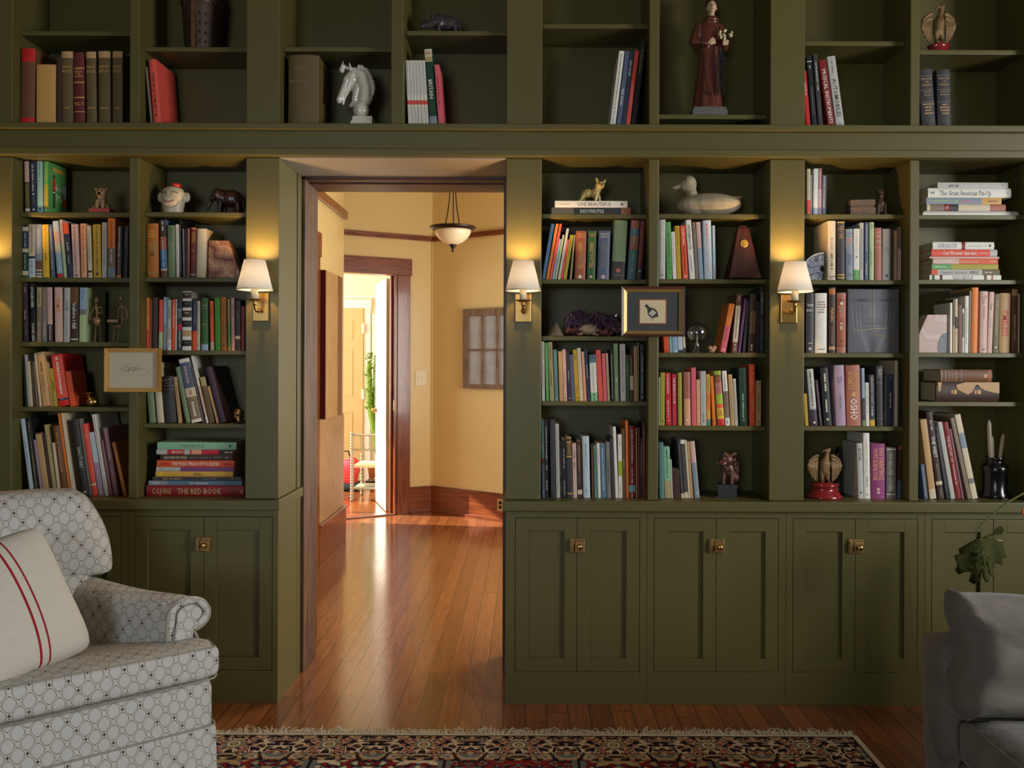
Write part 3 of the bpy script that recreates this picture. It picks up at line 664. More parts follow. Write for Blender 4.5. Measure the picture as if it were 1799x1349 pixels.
# ------------------------------------------------------------------ books
COL = {'wht': ('white', 222, 219, 205), 'crm': ('cream', 206, 192, 160), 'blk': ('black', 26, 24, 25), 'cha': ('charcoal', 56, 54, 54),
 'gry': ('grey', 120, 117, 110), 'pgr': ('pale grey', 180, 180, 170), 'nvy': ('navy', 44, 50, 72), 'slt': ('slate blue', 82, 94, 116),
 'blu': ('blue', 74, 110, 150), 'lbl': ('light blue', 140, 168, 186), 'pbl': ('pale blue', 182, 198, 204), 'stl': ('steel blue', 84, 116, 136),
 'aqu': ('aqua', 128, 176, 172), 'tea': ('dull teal', 84, 124, 118), 'grn': ('forest green', 54, 92, 44), 'dgn': ('dark green', 24, 62, 42),
 'bgn': ('bright green', 70, 158, 44), 'lgn': ('leaf green', 92, 160, 84), 'sag': ('sage green', 116, 136, 98), 'mnt': ('mint', 132, 186, 150),
 'olv': ('olive brown', 98, 84, 50), 'khk': ('khaki', 166, 154, 104), 'yel': ('yellow', 216, 176, 48), 'mus': ('mustard', 192, 154, 32),
 'oly': ('olive yellow', 164, 154, 46), 'lim': ('lime', 150, 178, 40), 'org': ('orange', 220, 124, 44), 'oro': ('orange red', 216, 84, 40),
 'amb': ('amber brown', 176, 106, 34), 'rus': ('rust', 158, 84, 50), 'cor': ('coral', 220, 84, 68), 'red': ('red', 198, 36, 34),
 'dre': ('dark red', 124, 26, 24), 'mar': ('maroon', 98, 40, 34), 'cri': ('crimson', 190, 40, 60), 'pnk': ('pink', 216, 96, 104),
 'ppk': ('dusty pink', 206, 170, 156), 'mau': ('mauve', 136, 92, 100), 'lil': ('lilac', 160, 140, 160), 'prp': ('purple', 118, 66, 118),
 'mag': ('plum', 138, 58, 108), 'dpu': ('dark purple', 58, 44, 56), 'brn': ('brown', 110, 72, 44), 'dbr': ('dark brown', 62, 42, 32),
 'tan': ('tan', 186, 150, 102), 'gld': ('gold', 206, 160, 60), 'pch': ('peach', 218, 158, 120), 'tau': ('taupe', 130, 112, 92),
 'tgd': ('golden tan', 204, 156, 84), 'gbl': ('blue grey', 130, 142, 150), 'pgn': ('pale green', 172, 192, 140), 'ros': ('rosy brown', 166, 104, 84)}
def col(k): c = COL[k]; return rgb(*c[1:4])
BK_N = [0]
def make_book(w, h, dp, ck, bands=(), titles=(), hard=False, tcol='crm', horiz=False, seed=0, side=None):
    """local frame: spine faces -y, x is thickness, z is height; cover mesh with all printing + page block"""
    r = random.Random(seed); base = col(ck); m = MB()
    t = .0028 if hard else .0009
    bul = (0.10 if hard else 0.04)*w
    zz = sorted({0.0, h} | {h*(1-f) for b in bands for f in b[:2] if 0 < f < 1})
    xs_ = [0, .08, .3, .5, .7, .92, 1.0]
    prof = [0, .45, .9, 1, .9, .45, 0]
    for i in range(len(zz)-1):
        zc = (zz[i]+zz[i+1])/2; f = 1-zc/h; cc = base
        for b in bands:
            if b[0] <= f <= b[1]: cc = col(b[2])
        vs = []
        for z in (zz[i], zz[i+1]):
            for k in range(7): vs.append((xs_[k]*w, -prof[k]*bul, z))
        m.add(vs, [(k, k+1, k+8, k+7) for k in range(6)], cc, True)
    m.box(0, t, 0, dp, 0, h, base).box(w-t, w, 0, dp, 0, h, base)
    m.box(0, w, 0.0, t, 0, h, base)
    yf = -bul-.0004
    def put(body, f0, f1, tc, kind):
        L = (f1-f0)*h; zc = h*(1-(f0+f1)/2)
        if kind == 'h':
            lines = body.split('/'); n = len(lines); sz = min(.62*L/n, .35*w if n > 1 else .5*w)
            for i, ln in enumerate(lines):
                mat = Matrix.Translation((w/2, yf, h*(1-f0)-L*(i+.5)/n)) @ Matrix.Rotation(PI/2, 4, 'X')
                m.text(ln, sz*.9, mat, tc, maxlen=w*.84, bold=.01)
        else:
            mat = Matrix(((0, 1, 0, w/2), (0, 0, -1, yf), (-1, 0, 0, zc), (0, 0, 0, 1)))
            lines = body.split('/'); n = len(lines)
            for i, ln in enumerate(lines):
                m2 = Matrix.Translation((w*((n-1)/2-i)*.42, 0, 0)) @ mat
                m.text(ln, w*(.52 if n == 1 else .34), m2, tc, maxlen=L, bold=.012)
    def scrib(f0, f1, tc, kind):
        if kind == 'h':
            z = h*(1-f0); zend = h*(1-f1); s = max(.0022, w*.10)
            while z-s > zend:
                ww = w*r.uniform(.35, .75); x = w/2-ww/2
                while x < w/2+ww/2:
                    q = r.uniform(.5, 1.2)*s; m.add([(x, yf, z-s), (x+q, yf, z-s), (x+q, yf, z), (x, yf, z)], [(0, 1, 2, 3)], tc); x += q+s*.4
                z -= s*2.2
        else:
            z = h*(1-f0); zend = h*(1-f1); s = w*.24; x = w/2-s/2+r.uniform(-.03, .03)*w
            while z > zend:
                q = s*r.uniform(.25, .8)
                m.add([(x, yf, z-q), (x+s*r.uniform(.75, 1), yf, z-q), (x+s*r.uniform(.75, 1), yf, z), (x, yf, z)], [(0, 1, 2, 3)], tc); z -= q+s*(.25 if r.random() > .15 else .9)
    for (body, f0, f1, tk, kind) in titles:
        tc = col(tk)
        if body == '?': scrib(f0, f1, tc, kind)
        elif body == 'o':
            n = 16; rr_ = w*.17; zc = h*(1-(f0+f1)/2)
            m.add([(w/2+rr_*math.cos(2*PI*k/n), yf, zc+rr_*math.sin(2*PI*k/n)) for k in range(n)], [tuple(range(n))], tc)
        else: put(body, f0, f1, tc, kind)
    if side: side(m, w, h, dp)
    o = m.build('book', M['attr'])
    g = .003 if hard else 0.0003
    MB().box(t+.0001, w-t-.0001, t+.0002, dp-g, g, h-g).build('page_block', M['paper'], o)
    BK_N[0] += 1
    return o
def parse(line):
    a = [s.strip() for s in line.split('|')]
    nums = a[0].split(); hard = 'H' in nums[5:]; deep = [float(s[1:]) for s in nums[5:] if s[0] == 'd']
    push = [float(s[1:]) for s in nums[5:] if s[0] == 'y']
    bands = []; titles = []
    if len(a) > 1 and a[1]:
        for b in a[1].split(','): f0, f1, c = b.split(); bands.append((float(f0), float(f1), c))
    if len(a) > 2 and a[2]:
        for b in a[2].split(';'):
            kind = 'v'; b = b.strip()
            if b.startswith('='): kind = 'h'; b = b[1:]
            body, f0, f1, c = b.rsplit(' ', 3); titles.append((body, float(f0), float(f1), c, kind))
    desc = a[3] if len(a) > 3 else ''
    return [float(x) for x in nums[:4]]+[nums[4], hard, bands, titles, deep[0] if deep else None, push[0] if push else 0.0, desc]
ORD = 'first second third fourth fifth sixth seventh eighth ninth tenth eleventh twelfth thirteenth fourteenth fifteenth sixteenth seventeenth eighteenth nineteenth twentieth twenty-first twenty-second twenty-third twenty-fourth twenty-fifth twenty-sixth'.split()
def size_word(w):
    return 'slim ' if w < .013 else ('thick ' if w > .036 else '')
def nwords(s): return len(s.split())
def shelf(where, group, ox, oy, s, z0, txt, Y=.075, flagz=0):
    rows = [parse(l) for l in txt.strip().split('\n') if l.strip()]
    prev = None; used = set(); op = None
    Xm = P(ox+rows[0][0]/s, 600, Y).x+.04
    for o_ in OPENS:
        if o_[0]-.06 < Xm < o_[1]+.02: op = o_
    roof = min([z-SH for z in op[2] if z > z0+.05]+[LB if z0 < zLedge-.01 else zTop])-.003
    cols = [r[4] for r in rows]
    for i, (x0, x1, yt, dx, ck, hard, bands, titles, deep, push, desc) in enumerate(rows):
        Yb = Y+push; kk = K(Yb)
        pxa, pxb, pyt = ox+x0/s, ox+x1/s, oy+yt/s
        base_py = 635-(z0-CAMZ)/kk
        Xa, Xb = P(pxa, base_py, Yb).x, P(pxb, base_py, Yb).x
        zt = P((pxa+pxb)/2+dx/s, pyt, Yb).z; vis = zt-z0
        zt = min(zt, roof); vis = zt-z0
        tn = dx/s*kk/vis
        if prev:
            if Xa < prev[0]+.0006: Xa = prev[0]+.0006
            Xb = max(Xb, Xa+.004)
            hm = min(vis, prev[2]); tn = max(tn, prev[1]-(Xa-.0006-prev[0])/hm)
        if Xa+tn*vis < op[0]+.0015:
            if Xa < op[0]+.03 and tn > -.12 and Xa > op[0]+.002: tn = (op[0]+.0015-Xa)/vis
            else: q_ = op[0]+.0015-(Xa+tn*vis); Xa += q_; Xb = max(Xb, Xa+.006)
        if Xb+max(0, tn)*vis > op[1]-.0015:
            if tn > 0: tn = max(0.0, (op[1]-.0015-Xb)/vis)
            Xb = min(Xb, op[1]-.0015)
        prev = (Xb, tn, vis)
        th = math.atan(tn); w = max((Xb-Xa)*math.cos(th)-.0007, .003); h = (vis-w*abs(math.sin(th)))/math.cos(th)
        dp = deep or min(.185, max(.12, h*.68)); dp = min(dp, BK-.012-Yb)
        sd = None
        if 'Need Me' in desc:
            def sd(m, w_, h_, dp_):
                mm = Matrix(((0, 0, 1, w_+.0004), (1, 0, 0, dp_*.58), (0, 1, 0, h_*.55), (0, 0, 0, 1)))
                m.text('Need', .034, mm, col('wht'), maxlen=dp_*.6); m.text('Me', .034, Matrix.Translation((0, .004, -.045)) @ mm, col('wht'), maxlen=dp_*.5)
                X = w_+.0005
                for (y0, y1, z0_, z1_, c) in ((.24, .36, .45, .68, 'red'), (.25, .30, .12, .42, 'blk'), (.32, .36, .12, .42, 'blk'), (.26, .34, .42, .48, 'wht'), (.25, .35, .70, .78, 'dbr'), (.78, .98, .2, .34, 'oro'), (.8, .96, .36, .62, 'pbl'), (.25, .9, .84, .92, 'gld')):
                    m.add([(X, dp_*y0, h_*z0_), (X, dp_*y1, h_*z0_), (X, dp_*y1, h_*z1_), (X, dp_*y0, h_*z1_)], [(0, 1, 2, 3)], col(c))
        o = make_book(w, h, dp, ck, bands, titles, hard, seed=BK_N[0], side=sd)
        R = Matrix.Rotation(th, 3, 'Y')
        if th <= 0: o.location = (Xa, Yb, z0+.0004)
        else: o.location = Vector((Xb-.0007, Yb, z0+.0004))-R @ Vector((w, 0, 0))
        o.rotation_euler = (0, th, 0)
        finish(o, i, rows, cols, w, dx/s, desc, where, group, used)
def finish(o, i, rows, cols, w, lean, desc, where, group, used, stack=False):
    cn = COL[cols[i]][0]; sw_ = '' if stack else size_word(w)
    d = desc or (sw_+cn+' book')
    cands = []
    if stack:
        pos = 'topmost' if i == len(rows)-1 else ('bottom' if i == 0 else None)
        if pos: cands.append(f'{d}, {pos} of {where}')
        if i+1 < len(rows): cands.append(f'{d} under the {COL[cols[i+1]][0]} one in {where}')
        if i: cands.append(f'{d} on the {COL[cols[i-1]][0]} one in {where}')
    else:
        if i: cands.append(f'{d} right of the {COL[cols[i-1]][0]} one, {where}')
        else: cands.append(f'{d}, leftmost {where}')
        if i+1 < len(rows): cands.append(f'{d} left of the {COL[cols[i+1]][0]} one, {where}')
        if i and i+1 < len(rows): cands.append(f'{d} between {COL[cols[i-1]][0]} and {COL[cols[i+1]][0]}, {where}')
        cands.append(f'{d}, {ORD[i]} from left, {where}'); cands.append(f'{cn} book, {ORD[i]} from left, {where}')
    # a description must be right of one book only
    key = lambda a: sum(1 for j in range(len(rows)) if j and cols[j] == cols[a] and cols[j-1] == cols[a-1])
    if not stack and i and key(i) > 1 and not desc: cands = cands[-2:]
    for c in cands:
        if c not in LABELS and nwords(c) <= 16: tag(o, c, 'book', group); return
    c = cands[-1]; tag(o, c, 'book', group)
def stack(where, group, ox, oy, s, z0, txt, Y=.075):
    rows = [parse(l) for l in txt.strip().split('\n') if l.strip()]
    cols = [r[4] for r in rows]; z = z0+.0004; used = set(); kk = K(Y)
    tops = []
    for i, (x0, x1, yt, yb_, ck, hard, bands, titles, deep, push, desc) in enumerate(rows):
        pxa, pxb = ox+x0/s, ox+x1/s
        zt = P((pxa+pxb)/2, oy+yt/s, Y).z
        th_ = max(zt-z-.0006, .004)
        Xa, Xb = P(pxa, oy+yt/s, Y).x, P(pxb, oy+yt/s, Y).x
        L = Xb-Xa; Yb = Y+push
        dp = min(deep or L*.72, BK-.012-Yb)
        sd = None
        if 'tattered' in desc:
            def sd(m, w_, h_, dp_):
                yf = -.1*w_-.0006
                for poly in (((.31, .86), (.34, .62), (.4, .52), (.5, .36), (.57, .5), (.62, .84), (.655, .88), (.7, .72), (.76, .6), (.88, .5), (1, .42), (1, 1), (.45, 1)), ((.02, 1), (.03, .55), (.06, .5), (.09, .98))):
                    m.add([(x*w_, yf, h_*(1-f)) for f, x in poly], [tuple(range(len(poly)))], col('tan'))
        o = make_book(th_, L, dp, ck, bands, titles, hard, seed=BK_N[0], side=sd)
        o.rotation_euler = (0, -PI/2, 0); o.location = (Xb, Yb, z)
        z += th_+.0008; tops.append((z, (Xa+Xb)/2))
        finish(o, i, rows, cols, th_, 0, desc, where, group, used, stack=True)
    return z
zA1, zA2 = shz(130, [372.7, 487.3, 600.8, 714.8]), shz(340, [372.6, 487.3, 615.5, 744])
zB1, zB2 = shz(1045, [375.9, 490.6, 590.4, 705]), shz(1250, [375.8, 490.2, 619.8, 748.4])
zC1, zC2 = shz(1500, [376.2, 491.7, 620.2, 749]), shz(1710, [377.6, 491.4, 620, 705.9])
YU = .055
OPENS = [(p0b, d1a, zA1+shz(130, [54.3])), (d1b, p1a, zA2+shz(340, [82.5])), (p1b, d0a, shz(590, [82.2])), (d0b, p2a, shz(800, [54])),
 (p2b, d2a, zB1+shz(1045, [41.9])), (d2b, p3a, zB2+shz(1250, [201])), (p3b, d3a, zC1+shz(1500, [72.2])), (d3b, p4a, zC2+shz(1710, [87.6]))]
# columns: x0 x1 top lean colour flags | bands | lettering | description   (x0,x1 = spine foot)
shelf('on the far-left upper shelf', 'old books on the far-left upper shelf', 20, 60, 8.177, zLedge, '''
130 335 210 12 brn H d.22 | 0 .17 red, .87 1 red | | thick brown book with red ends
360 640 440 0 tgd d.19 | | | coverless golden tan book with bare spine
645 718 330 -15 dbr H
725 892 252 -22 olv H | 0 .085 tan | =CHARACTER/SKETCHES .17 .29 tgd; =? .73 .76 tgd
905 1062 265 -18 mar H | .2 .213 tgd, .39 .405 tgd, .59 .605 tgd, .78 .79 tgd | =? .22 .34 tgd; =VOL. VI .64 .72 tgd | brown leather volume with gilt bands
1085 1230 255 -18 olv H | 0 .085 tan | =CHARACTER/SKETCHES .17 .29 tgd; =? .73 .76 tgd
1257 1430 250 -10 olv H | 0 .085 tan | =CHARACTER/SKETCHES .17 .29 tgd; =? .73 .76 tgd
1455 1600 250 -5 olv H | 0 .085 tan | =CHARACTER/SKETCHES .17 .29 tgd; =? .73 .76 tgd
''', YU)
shelf('under the knight helmet', 'leaning books under the knight helmet', 230, 0, 5.995, zLedge, '''
213 236 705 -66 tau
246 326 625 -62 cor H d.2 | | ? .2 .82 blk
''', YU)
shelf('beside the white horse bust', None, 490, 60, 8.175, zLedge, '''
135 575 312 0 olv H d.2 | | =WEBSTERS .15 .22 tau; =DICTIONARY .32 .41 tau | huge worn olive brown dictionary
''', YU)
shelf('under the rhino figurine', 'books under the rhino figurine', 690, 0, 5.995, zLedge, '\n'.join(
 f'{a} {b} 636 -{l} wht | .58 .64 cor | ? .03 .5 gry; ? .68 .95 gry | slim white guidebook' for a, b, l in ((168, 202, 66), (205, 237, 66), (240, 271, 66), (276, 308, 66), (312, 347, 64), (350, 384, 60)))+'''
396 475 515 -72 dgn d.2 | 0 .1 crm, .1 .16 khk, .84 1 gbl | =DK .02 .08 rus; BRITAIN .28 .72 wht | green and cream guidebook
487 540 680 -52 pnk d.18 | | ? .18 .62 dre
''', YU)
shelf('left of the friar statue', 'leaning art books left of the friar statue', 940, 30, 6.918, zLedge, '''
905 970 410 116 wht d.2 | | ? .04 .96 gry
982 1036 412 113 slt d.2 | | VAN GOGH .42 .74 wht
1040 1092 412 112 nvy d.2 | | VAN GOGH .05 .38 pbl
1097 1148 405 116 cor d.2 | | ? .42 .72 ppk
1162 1222 265 130 dgn d.22 | 0 1 blk | the impressionists .05 .44 tau | tall black book
''', YU)
shelf('right of the friar statue', 'leaning books right of the friar statue', 1400, 60, 8.175, zLedge, '''
140 202 520 -70 red d.18 | | ? .2 .4 wht; o .94 .98 crm
226 295 312 -92 blk d.2 | .07 .08 wht | ? .13 .17 wht; ? .42 .78 gry
320 384 285 -95 cha d.2 | | ? .1 .48 wht; ? .62 .8 gry
458 562 362 -150 dre d.2 | | MUSICAL INSTRUMENTS .12 .92 wht
577 695 312 -150 pgr d.2 | | ? .03 .22 gry; AUTOMOBILES .26 .86 cha; ? .9 .97 gry
''', YU)
shelf('under the upper eagle figurine', 'black volumes under the upper eagle figurine', 1590, 0, 5.995, zLedge, '''
182 328 730 -46 cha H d.2 | .1 .107 gry, .33 .337 gry, .53 .537 gry | =PRACTICE/OF/SURGERY .13 .28 tan; =? .36 .44 tau; =? .56 .76 tan
345 488 735 -16 cha H d.2 | .09 .097 gry, .32 .327 gry, .52 .527 gry | =PRACTICE/OF/SURGERY .12 .27 tan; =? .35 .43 tau; =? .56 .74 tan
''', YU)
shelf('on shelf with the pug figurine', 'paperbacks on shelf with the pug figurine', 25, 270, 8.367, zA1[0], '''
165 232 110 -18 olv | 0 .4 ppk, .92 .97 wht | ? .45 .85 khk | pink and olive paperback
245 337 110 -22 nvy | | ? .06 .58 wht; o .62 .66 wht; ? .7 .85 gry; o .92 .96 wht
343 427 110 -12 aqu | | ? .03 .4 tea; o .92 .94 cha
436 502 116 0 lgn d.15 | .45 .9 oly | ? .15 .35 yel; o .93 .96 wht | bright green romance paperback titled Need Me
''')
shelf('below the pug figurine', 'paperbacks on shelf below the pug figurine', 25, 375, 8.567, zA1[1], '''
115 212 188 0 nvy d.15 | .0 .02 cha, .02 .1 crm, .44 .51 crm, .51 .87 dgn, .87 .95 crm, .95 1 grn | ? .14 .4 pgr; ? .56 .84 pgr | navy and green banded book
220 318 165 -4 pbl | 0 .6 crm, .6 .64 blk | ? .04 .55 ros; ? .68 .9 gry | cream and pale blue paperback
326 422 165 -18 gbl | .68 .85 brn, .85 1 crm, .88 .91 blk, .94 .96 blk | ? .08 .55 pbl | blue grey paperback with buildings
436 530 167 -18 yel | | ? .05 .5 mus; ? .55 .68 dbr
556 614 165 -42 slt | | ? .05 .5 wht; ? .55 .84 wht
652 738 112 -78 lbl | 0 .18 pbl, .18 .4 ppk, .4 .55 crm, .93 1 cri | ? .55 .75 pbl; ? .8 .9 wht | pink and light blue paperback
750 796 92 -76 ppk d.17 | .4 1 pgn | ? .08 .3 ros
808 886 140 -76 nvy | 0 .2 oro | ? .35 .5 wht; ? .6 .75 pbl | navy paperback with orange top
892 992 160 -38 ppk | | ? .05 .9 gry; o .94 .97 cha
1010 1094 152 -18 pch | | ? .05 .5 red; ? .55 .9 rus
1116 1176 185 -28 crm | .86 .9 dbr | ? .1 .7 gry; o .93 .96 blk
1196 1310 165 -14 mus | | ? .03 .9 olv; o .92 .95 dbr
1320 1392 137 0 pgr | | ? .1 .8 gry
1406 1520 60 0 org | .5 .82 tau, .82 1 gbl | ? .05 .5 rus; ? .52 .75 wht
1536 1608 190 16 dbr | .94 1 org | ? .02 .6 wht; ? .62 .9 ppk
1632 1698 190 20 blk | | ? .1 .4 gry
''')
shelf('on shelf below monkey jar', 'books on shelf below the monkey jar', 240, 375, 8.994, zA2[1], '''
166 352 160 -42 amb H | | =? .14 .26 yel; =? .37 .5 khk; o .54 .6 brn; =? .9 .93 khk
388 492 97 -34 blu H | 0 .3 dbr, .3 .52 rus, .85 1 crm, .88 1 brn | ? .03 .18 wht; ? .3 .8 pbl | rust and blue illustrated book
502 620 190 -18 sag H | | =? .03 .3 grn
632 680 172 -18 wht | | ? .05 .8 gry
692 715 102 -20 blk d.2 | | ? .1 .9 wht
738 766 245 -18 gry d.16
776 800 246 -12 cha d.16
806 836 237 -2 ros d.16
848 932 217 10 mar H | .02 .04 gld, .93 .95 crm | =? .1 .32 gld; =? .45 .5 gld; =? .6 .62 gld
942 1092 242 12 crm H d.19
''')
shelf('left of the wire musicians', 'paperbacks left of the wire musicians', 25, 490, 8.567, zA1[2], '''
145 214 70 -22 dpu d.16 | | ? .06 .14 ppk; Chosen .42 .64 ppk; ? .68 .9 gry
256 330 72 -28 blk d.16 | | STOLEN HEIR .03 .44 wht; SOPHIE LARK .68 .99 wht
338 412 126 0 tau | 0 .36 khk | ? .08 .3 dbr; ? .64 .94 crm | khaki and taupe paperback
420 492 126 -4 gry | 0 .4 tau | ? .08 .4 khk; ? .64 .92 crm
505 582 126 -12 dpu | 0 .68 ppk | ? .08 .38 lil; ? .7 .96 wht | pink and dark purple paperback
618 732 126 -14 ppk | | GAMES .2 .45 org; ? .65 .9 crm
746 836 132 6 pgr | | LOVE .24 .42 slt; ? .55 .9 gbl
850 966 126 0 dbr | 0 .3 brn, .94 .96 wht | before i fall .24 .82 wht; o .26 .34 khk
980 1082 130 6 pgn d.17 | 0 .4 lbl, .4 .5 gry | ? .05 .2 sag
''')
shelf('left of left sconce', 'books in the bright row left of the left sconce', 240, 490, 8.994, zA2[2], '''
116 202 297 0 oro | 0 .6 org | ? .1 .3 red; ? .33 .6 yel; ? .65 .95 red
205 232 318 6 rus
242 330 290 2 dbr | | ? .05 .6 mar
350 412 325 6 cor | .64 1 pgn | o .86 .9 tea | coral and pale green paperback
420 470 286 6 lbl | .5 1 gbl | ? .05 .5 pbl; o .92 .96 tea
484 546 330 0 pgr | .8 1 wht | SURVIVOR .04 .46 cha; ? .55 .78 mar; ? .82 .95 cha
552 612 320 8 oro | | ? .02 .55 wht; o .92 .96 mar
616 632 322 0 wht
644 716 332 0 cha | .48 .6 cri | THE LOST/CITY OF Z .06 .46 pbl; ? .62 .94 wht
724 866 197 0 wht d.17 | .018 .12 dbr, .165 .275 blk, .325 .44 dbr, .495 .605 blk, .66 .765 tan, .825 .93 blk | =? .045 .09 crm; =? .2 .23 gry; =? .36 .4 wht; =? .53 .57 gry; =? .86 .9 gry | white book with film-strip photo spine
880 950 326 6 nvy | .62 1 oro | ? .1 .5 gbl | navy and orange paperback
956 1000 347 2 crm | | ? .05 .68 tau; ? .8 .95 gry
1020 1134 300 -4 grn H | .14 .15 sag, .2 .205 sag, .88 1 lbl | =? .12 .2 sag; =? .5 .54 khk | green book with light blue foot
1170 1226 345 -18 oro | .83 1 crm | ? .1 .3 dre; ? .35 .8 org; ? .85 .97 rus
1245 1326 303 -14 bgn | | ? .04 .3 grn; ? .35 .9 grn
1335 1430 290 -14 amb H | | DOGS .12 .3 olv; ? .42 .7 olv; o .9 .93 dbr
1446 1486 315 -14 lgn | 0 .46 khk, .93 1 khk | ? .1 .4 gry; o .9 .92 cha
1500 1552 300 -12 ppk | | FIGHT CLUB .02 .45 blk; ? .5 .95 rus
1560 1640 340 -2 dpu | .71 .77 crm | ? .2 .4 gry
1650 1704 435 0 dre
''')
shelf('left of brass bell', 'leaning books left of the brass bell', 25, 600, 8.567, zA1[3], '''
166 202 205 -76 blk
208 226 196 -72 pgr
230 286 300 -66 crm
292 330 310 -74 dbr | | ? .1 .9 tan
336 364 300 -84 tau
382 418 175 -150 crm d.17
430 550 152 -160 tan H d.17 | | ? .18 .36 brn; ? .4 .75 tau
558 580 300 -138 tgd
586 602 318 -134 khk
606 662 402 -108 oly | | SHTTLES .1 .8 blk
668 832 180 -118 red d.17 | .03 .88 cor, .85 .89 nvy | ? .05 .78 wht; ? .86 .88 lbl | thick red paperback with white top cover
846 932 442 -84 oro
''')
shelf('right of the small framed drawing', 'leaning books right of the small framed drawing', 240, 610, 8.994, zA2[3], '''
205 312 560 -60 sag H
332 440 240 -80 crm H d.2
450 640 450 -62 cha H | .06 .07 gry, .2 .21 gry, .28 .29 gry | =? .08 .18 gry
662 716 466 -94 tan | | ? .2 .85 brn
782 858 305 -196 sag H
874 1040 165 -238 wht d.2 | .06 .46 slt, .46 .6 crm, .6 .95 tau | ? .12 .36 ppk; ? .5 .56 ros; ? .68 .88 wht | white art book with photographed spine
1046 1082 310 -190 cha | | ? .02 .98 pgr
1104 1140 132 -262 wht d.21 | .45 .9 ppk
1150 1238 462 -160 olv | 0 .2 khk
1264 1304 612 -160 tan
1312 1428 300 -246 dpu H d.2
''')
shelf('behind the armchair', 'leaning books on the counter behind the armchair', 25, 715, 8.176, zCT, '''
230 292 165 -145 pbl d.2 | | ? .3 .7 gry
300 374 152 -140 blk d.2 | | ? .05 .95 khk
386 418 470 -112 lil
424 518 366 -128 tan | .0 .02 brn
524 564 380 -128 dbr | | ? .3 .9 tau
570 624 250 -145 khk
634 680 510 -96 crm
692 784 262 -150 brn H | | ? .1 .65 tan
794 826 86 -178 org d.2
834 876 86 -170 crm d.2
988 1082 170 -165 cha H d.2 | | SANCTUARY .36 .64 pgr; o .94 .96 wht
1090 1120 165 -165 gry d.2
1126 1206 235 -176 cor H | .83 .855 crm | ? .1 .2 ppk
1216 1292 356 -152 lil | 0 .48 pbl | o .93 .96 wht | pale blue and lilac book
1306 1362 102 -196 wht d.2 | | ? .02 .98 gry | white spiral-bound cookbook
1376 1420 462 -142 mau | | ? .05 .95 ppk
1432 1504 286 -168 mau | | ? .03 .5 wht; ? .55 .95 lil
1572 1624 500 -176 amb | | ? .15 .7 yel
''', .062)
zS1 = stack('the stack left of the doorway', 'stacked art books left of the doorway', 240, 745, 8.994, zCT, '''
160 1700 965 0 dre H d.21 | | C.G.JUNG .06 .25 tan; THE RED BOOK .32 .77 tan; ? .97 .99 tan
190 1665 895 0 stl | 0 .2 gbl | DALI .04 .12 wht; Pure Abundance .44 .64 wht
255 1650 830 0 cha | | NET OF BEING .07 .37 tan; ALEX GREY .53 .76 gry; o .88 .92 gld
300 1525 745 0 gld | .04 .09 yel | DALI .49 .6 dbr
310 1535 678 0 prp | 0 .31 pgr | ? .04 .08 slt
320 1540 572 0 oro | | ? .05 .16 dre; THE MAGIC MIRROR OF M.C. ESCHER .2 .81 wht; ? .87 .97 dre
375 1510 480 0 dbr | | SALVADOR DALI .05 .37 crm; ? .4 .7 gry; ? .75 .86 gry; o .9 .95 ppk
315 1540 402 0 cri | 0 .14 pgr, .36 .43 pgr, .45 .58 pch, .8 1 dbr | EROTIC .2 .35 wht; ? .88 .97 wht | red and white paperback
330 1575 285 0 pgn | 0 1 mnt | FASHIONS .3 .6 sag; o .9 .95 cha; | sage green hardback
'''.replace('; |', ' |'), .062)
zS2 = stack('the stack under the gold dog', 'stacked books under the gold dog figurine', 940, 290, 8.567, zB1[0], '''
248 1440 640 0 cha | 0 .28 tau, .88 1 ros | EXECUTIVE STYLE .36 .66 wht | dark book with brown ends
298 1390 537 0 wht | | ? .06 .2 pgr; LIVE BEAUTIFUL .27 .83 gry; o .9 .95 cha
''')
shelf('below gold dog', 'books on shelf below the gold dog', 940, 375, 8.567, zB1[1], '''
100 152 152 140 blu | | ? .05 .95 lbl
164 206 155 148 org
212 250 155 156 cor
256 290 386 108 lbl
296 326 322 118 pgn
342 376 226 134 wht | | ? .03 .97 cha
382 414 390 96 cor
422 474 320 98 oly | | ? .1 .45 olv
522 550 322 58 khk | | ? .05 .95 brn
596 754 265 20 rus H | | =? .06 .14 tgd; HARRY POTTER .24 .78 tgd; o .93 .96 wht
776 902 262 20 grn H | | =? .06 .14 tgd; HARRY POTTER .24 .76 tgd; o .93 .96 ppk
936 1112 262 20 slt H | | =? .06 .14 pgr; HARRY POTTER .24 .76 gry; o .93 .96 ppk
1142 1346 96 50 sag H d.17 | .7 1 cha | o .82 .88 ros; =? .92 .95 gry
1386 1514 96 62 stl H | 0 .14 ros, .26 .5 ros, .5 .95 tea | ? .15 .42 aqu; ? .55 .75 aqu; o .82 .87 aqu
1526 1606 105 66 mar H | .8 1 cha | ? .05 .7 rus; o .83 .88 wht
''')
shelf('left of the metronome', 'books left of the metronome', 1150, 375, 8.776, zB2[1], '''
65 166 96 0 pgr H | | ? .1 .8 wht; o .92 .94 gry
190 270 132 -34 lgn | | ? .2 .9 dgn
283 340 282 -36 wht | | ? .05 .7 lil
346 416 190 -42 mus | | ? .04 .36 olv; ? .4 .96 tgd
436 520 186 -48 oro | | ? .05 .35 wht; ? .38 .85 dre; o .93 .96 wht
544 628 96 -68 wht | | FATHERHOOD .05 .54 cha; ? .6 .85 gbl
634 682 132 -56 tau | | ? .05 .7 gry
692 756 132 -56 lbl | 0 .45 ppk | ? .05 .9 gbl
770 896 106 -32 pbl H | | ? .06 .35 pnk; ? .4 .85 ppk
906 946 186 -18 pbl d.17 | | ? .75 .95 cri
''')
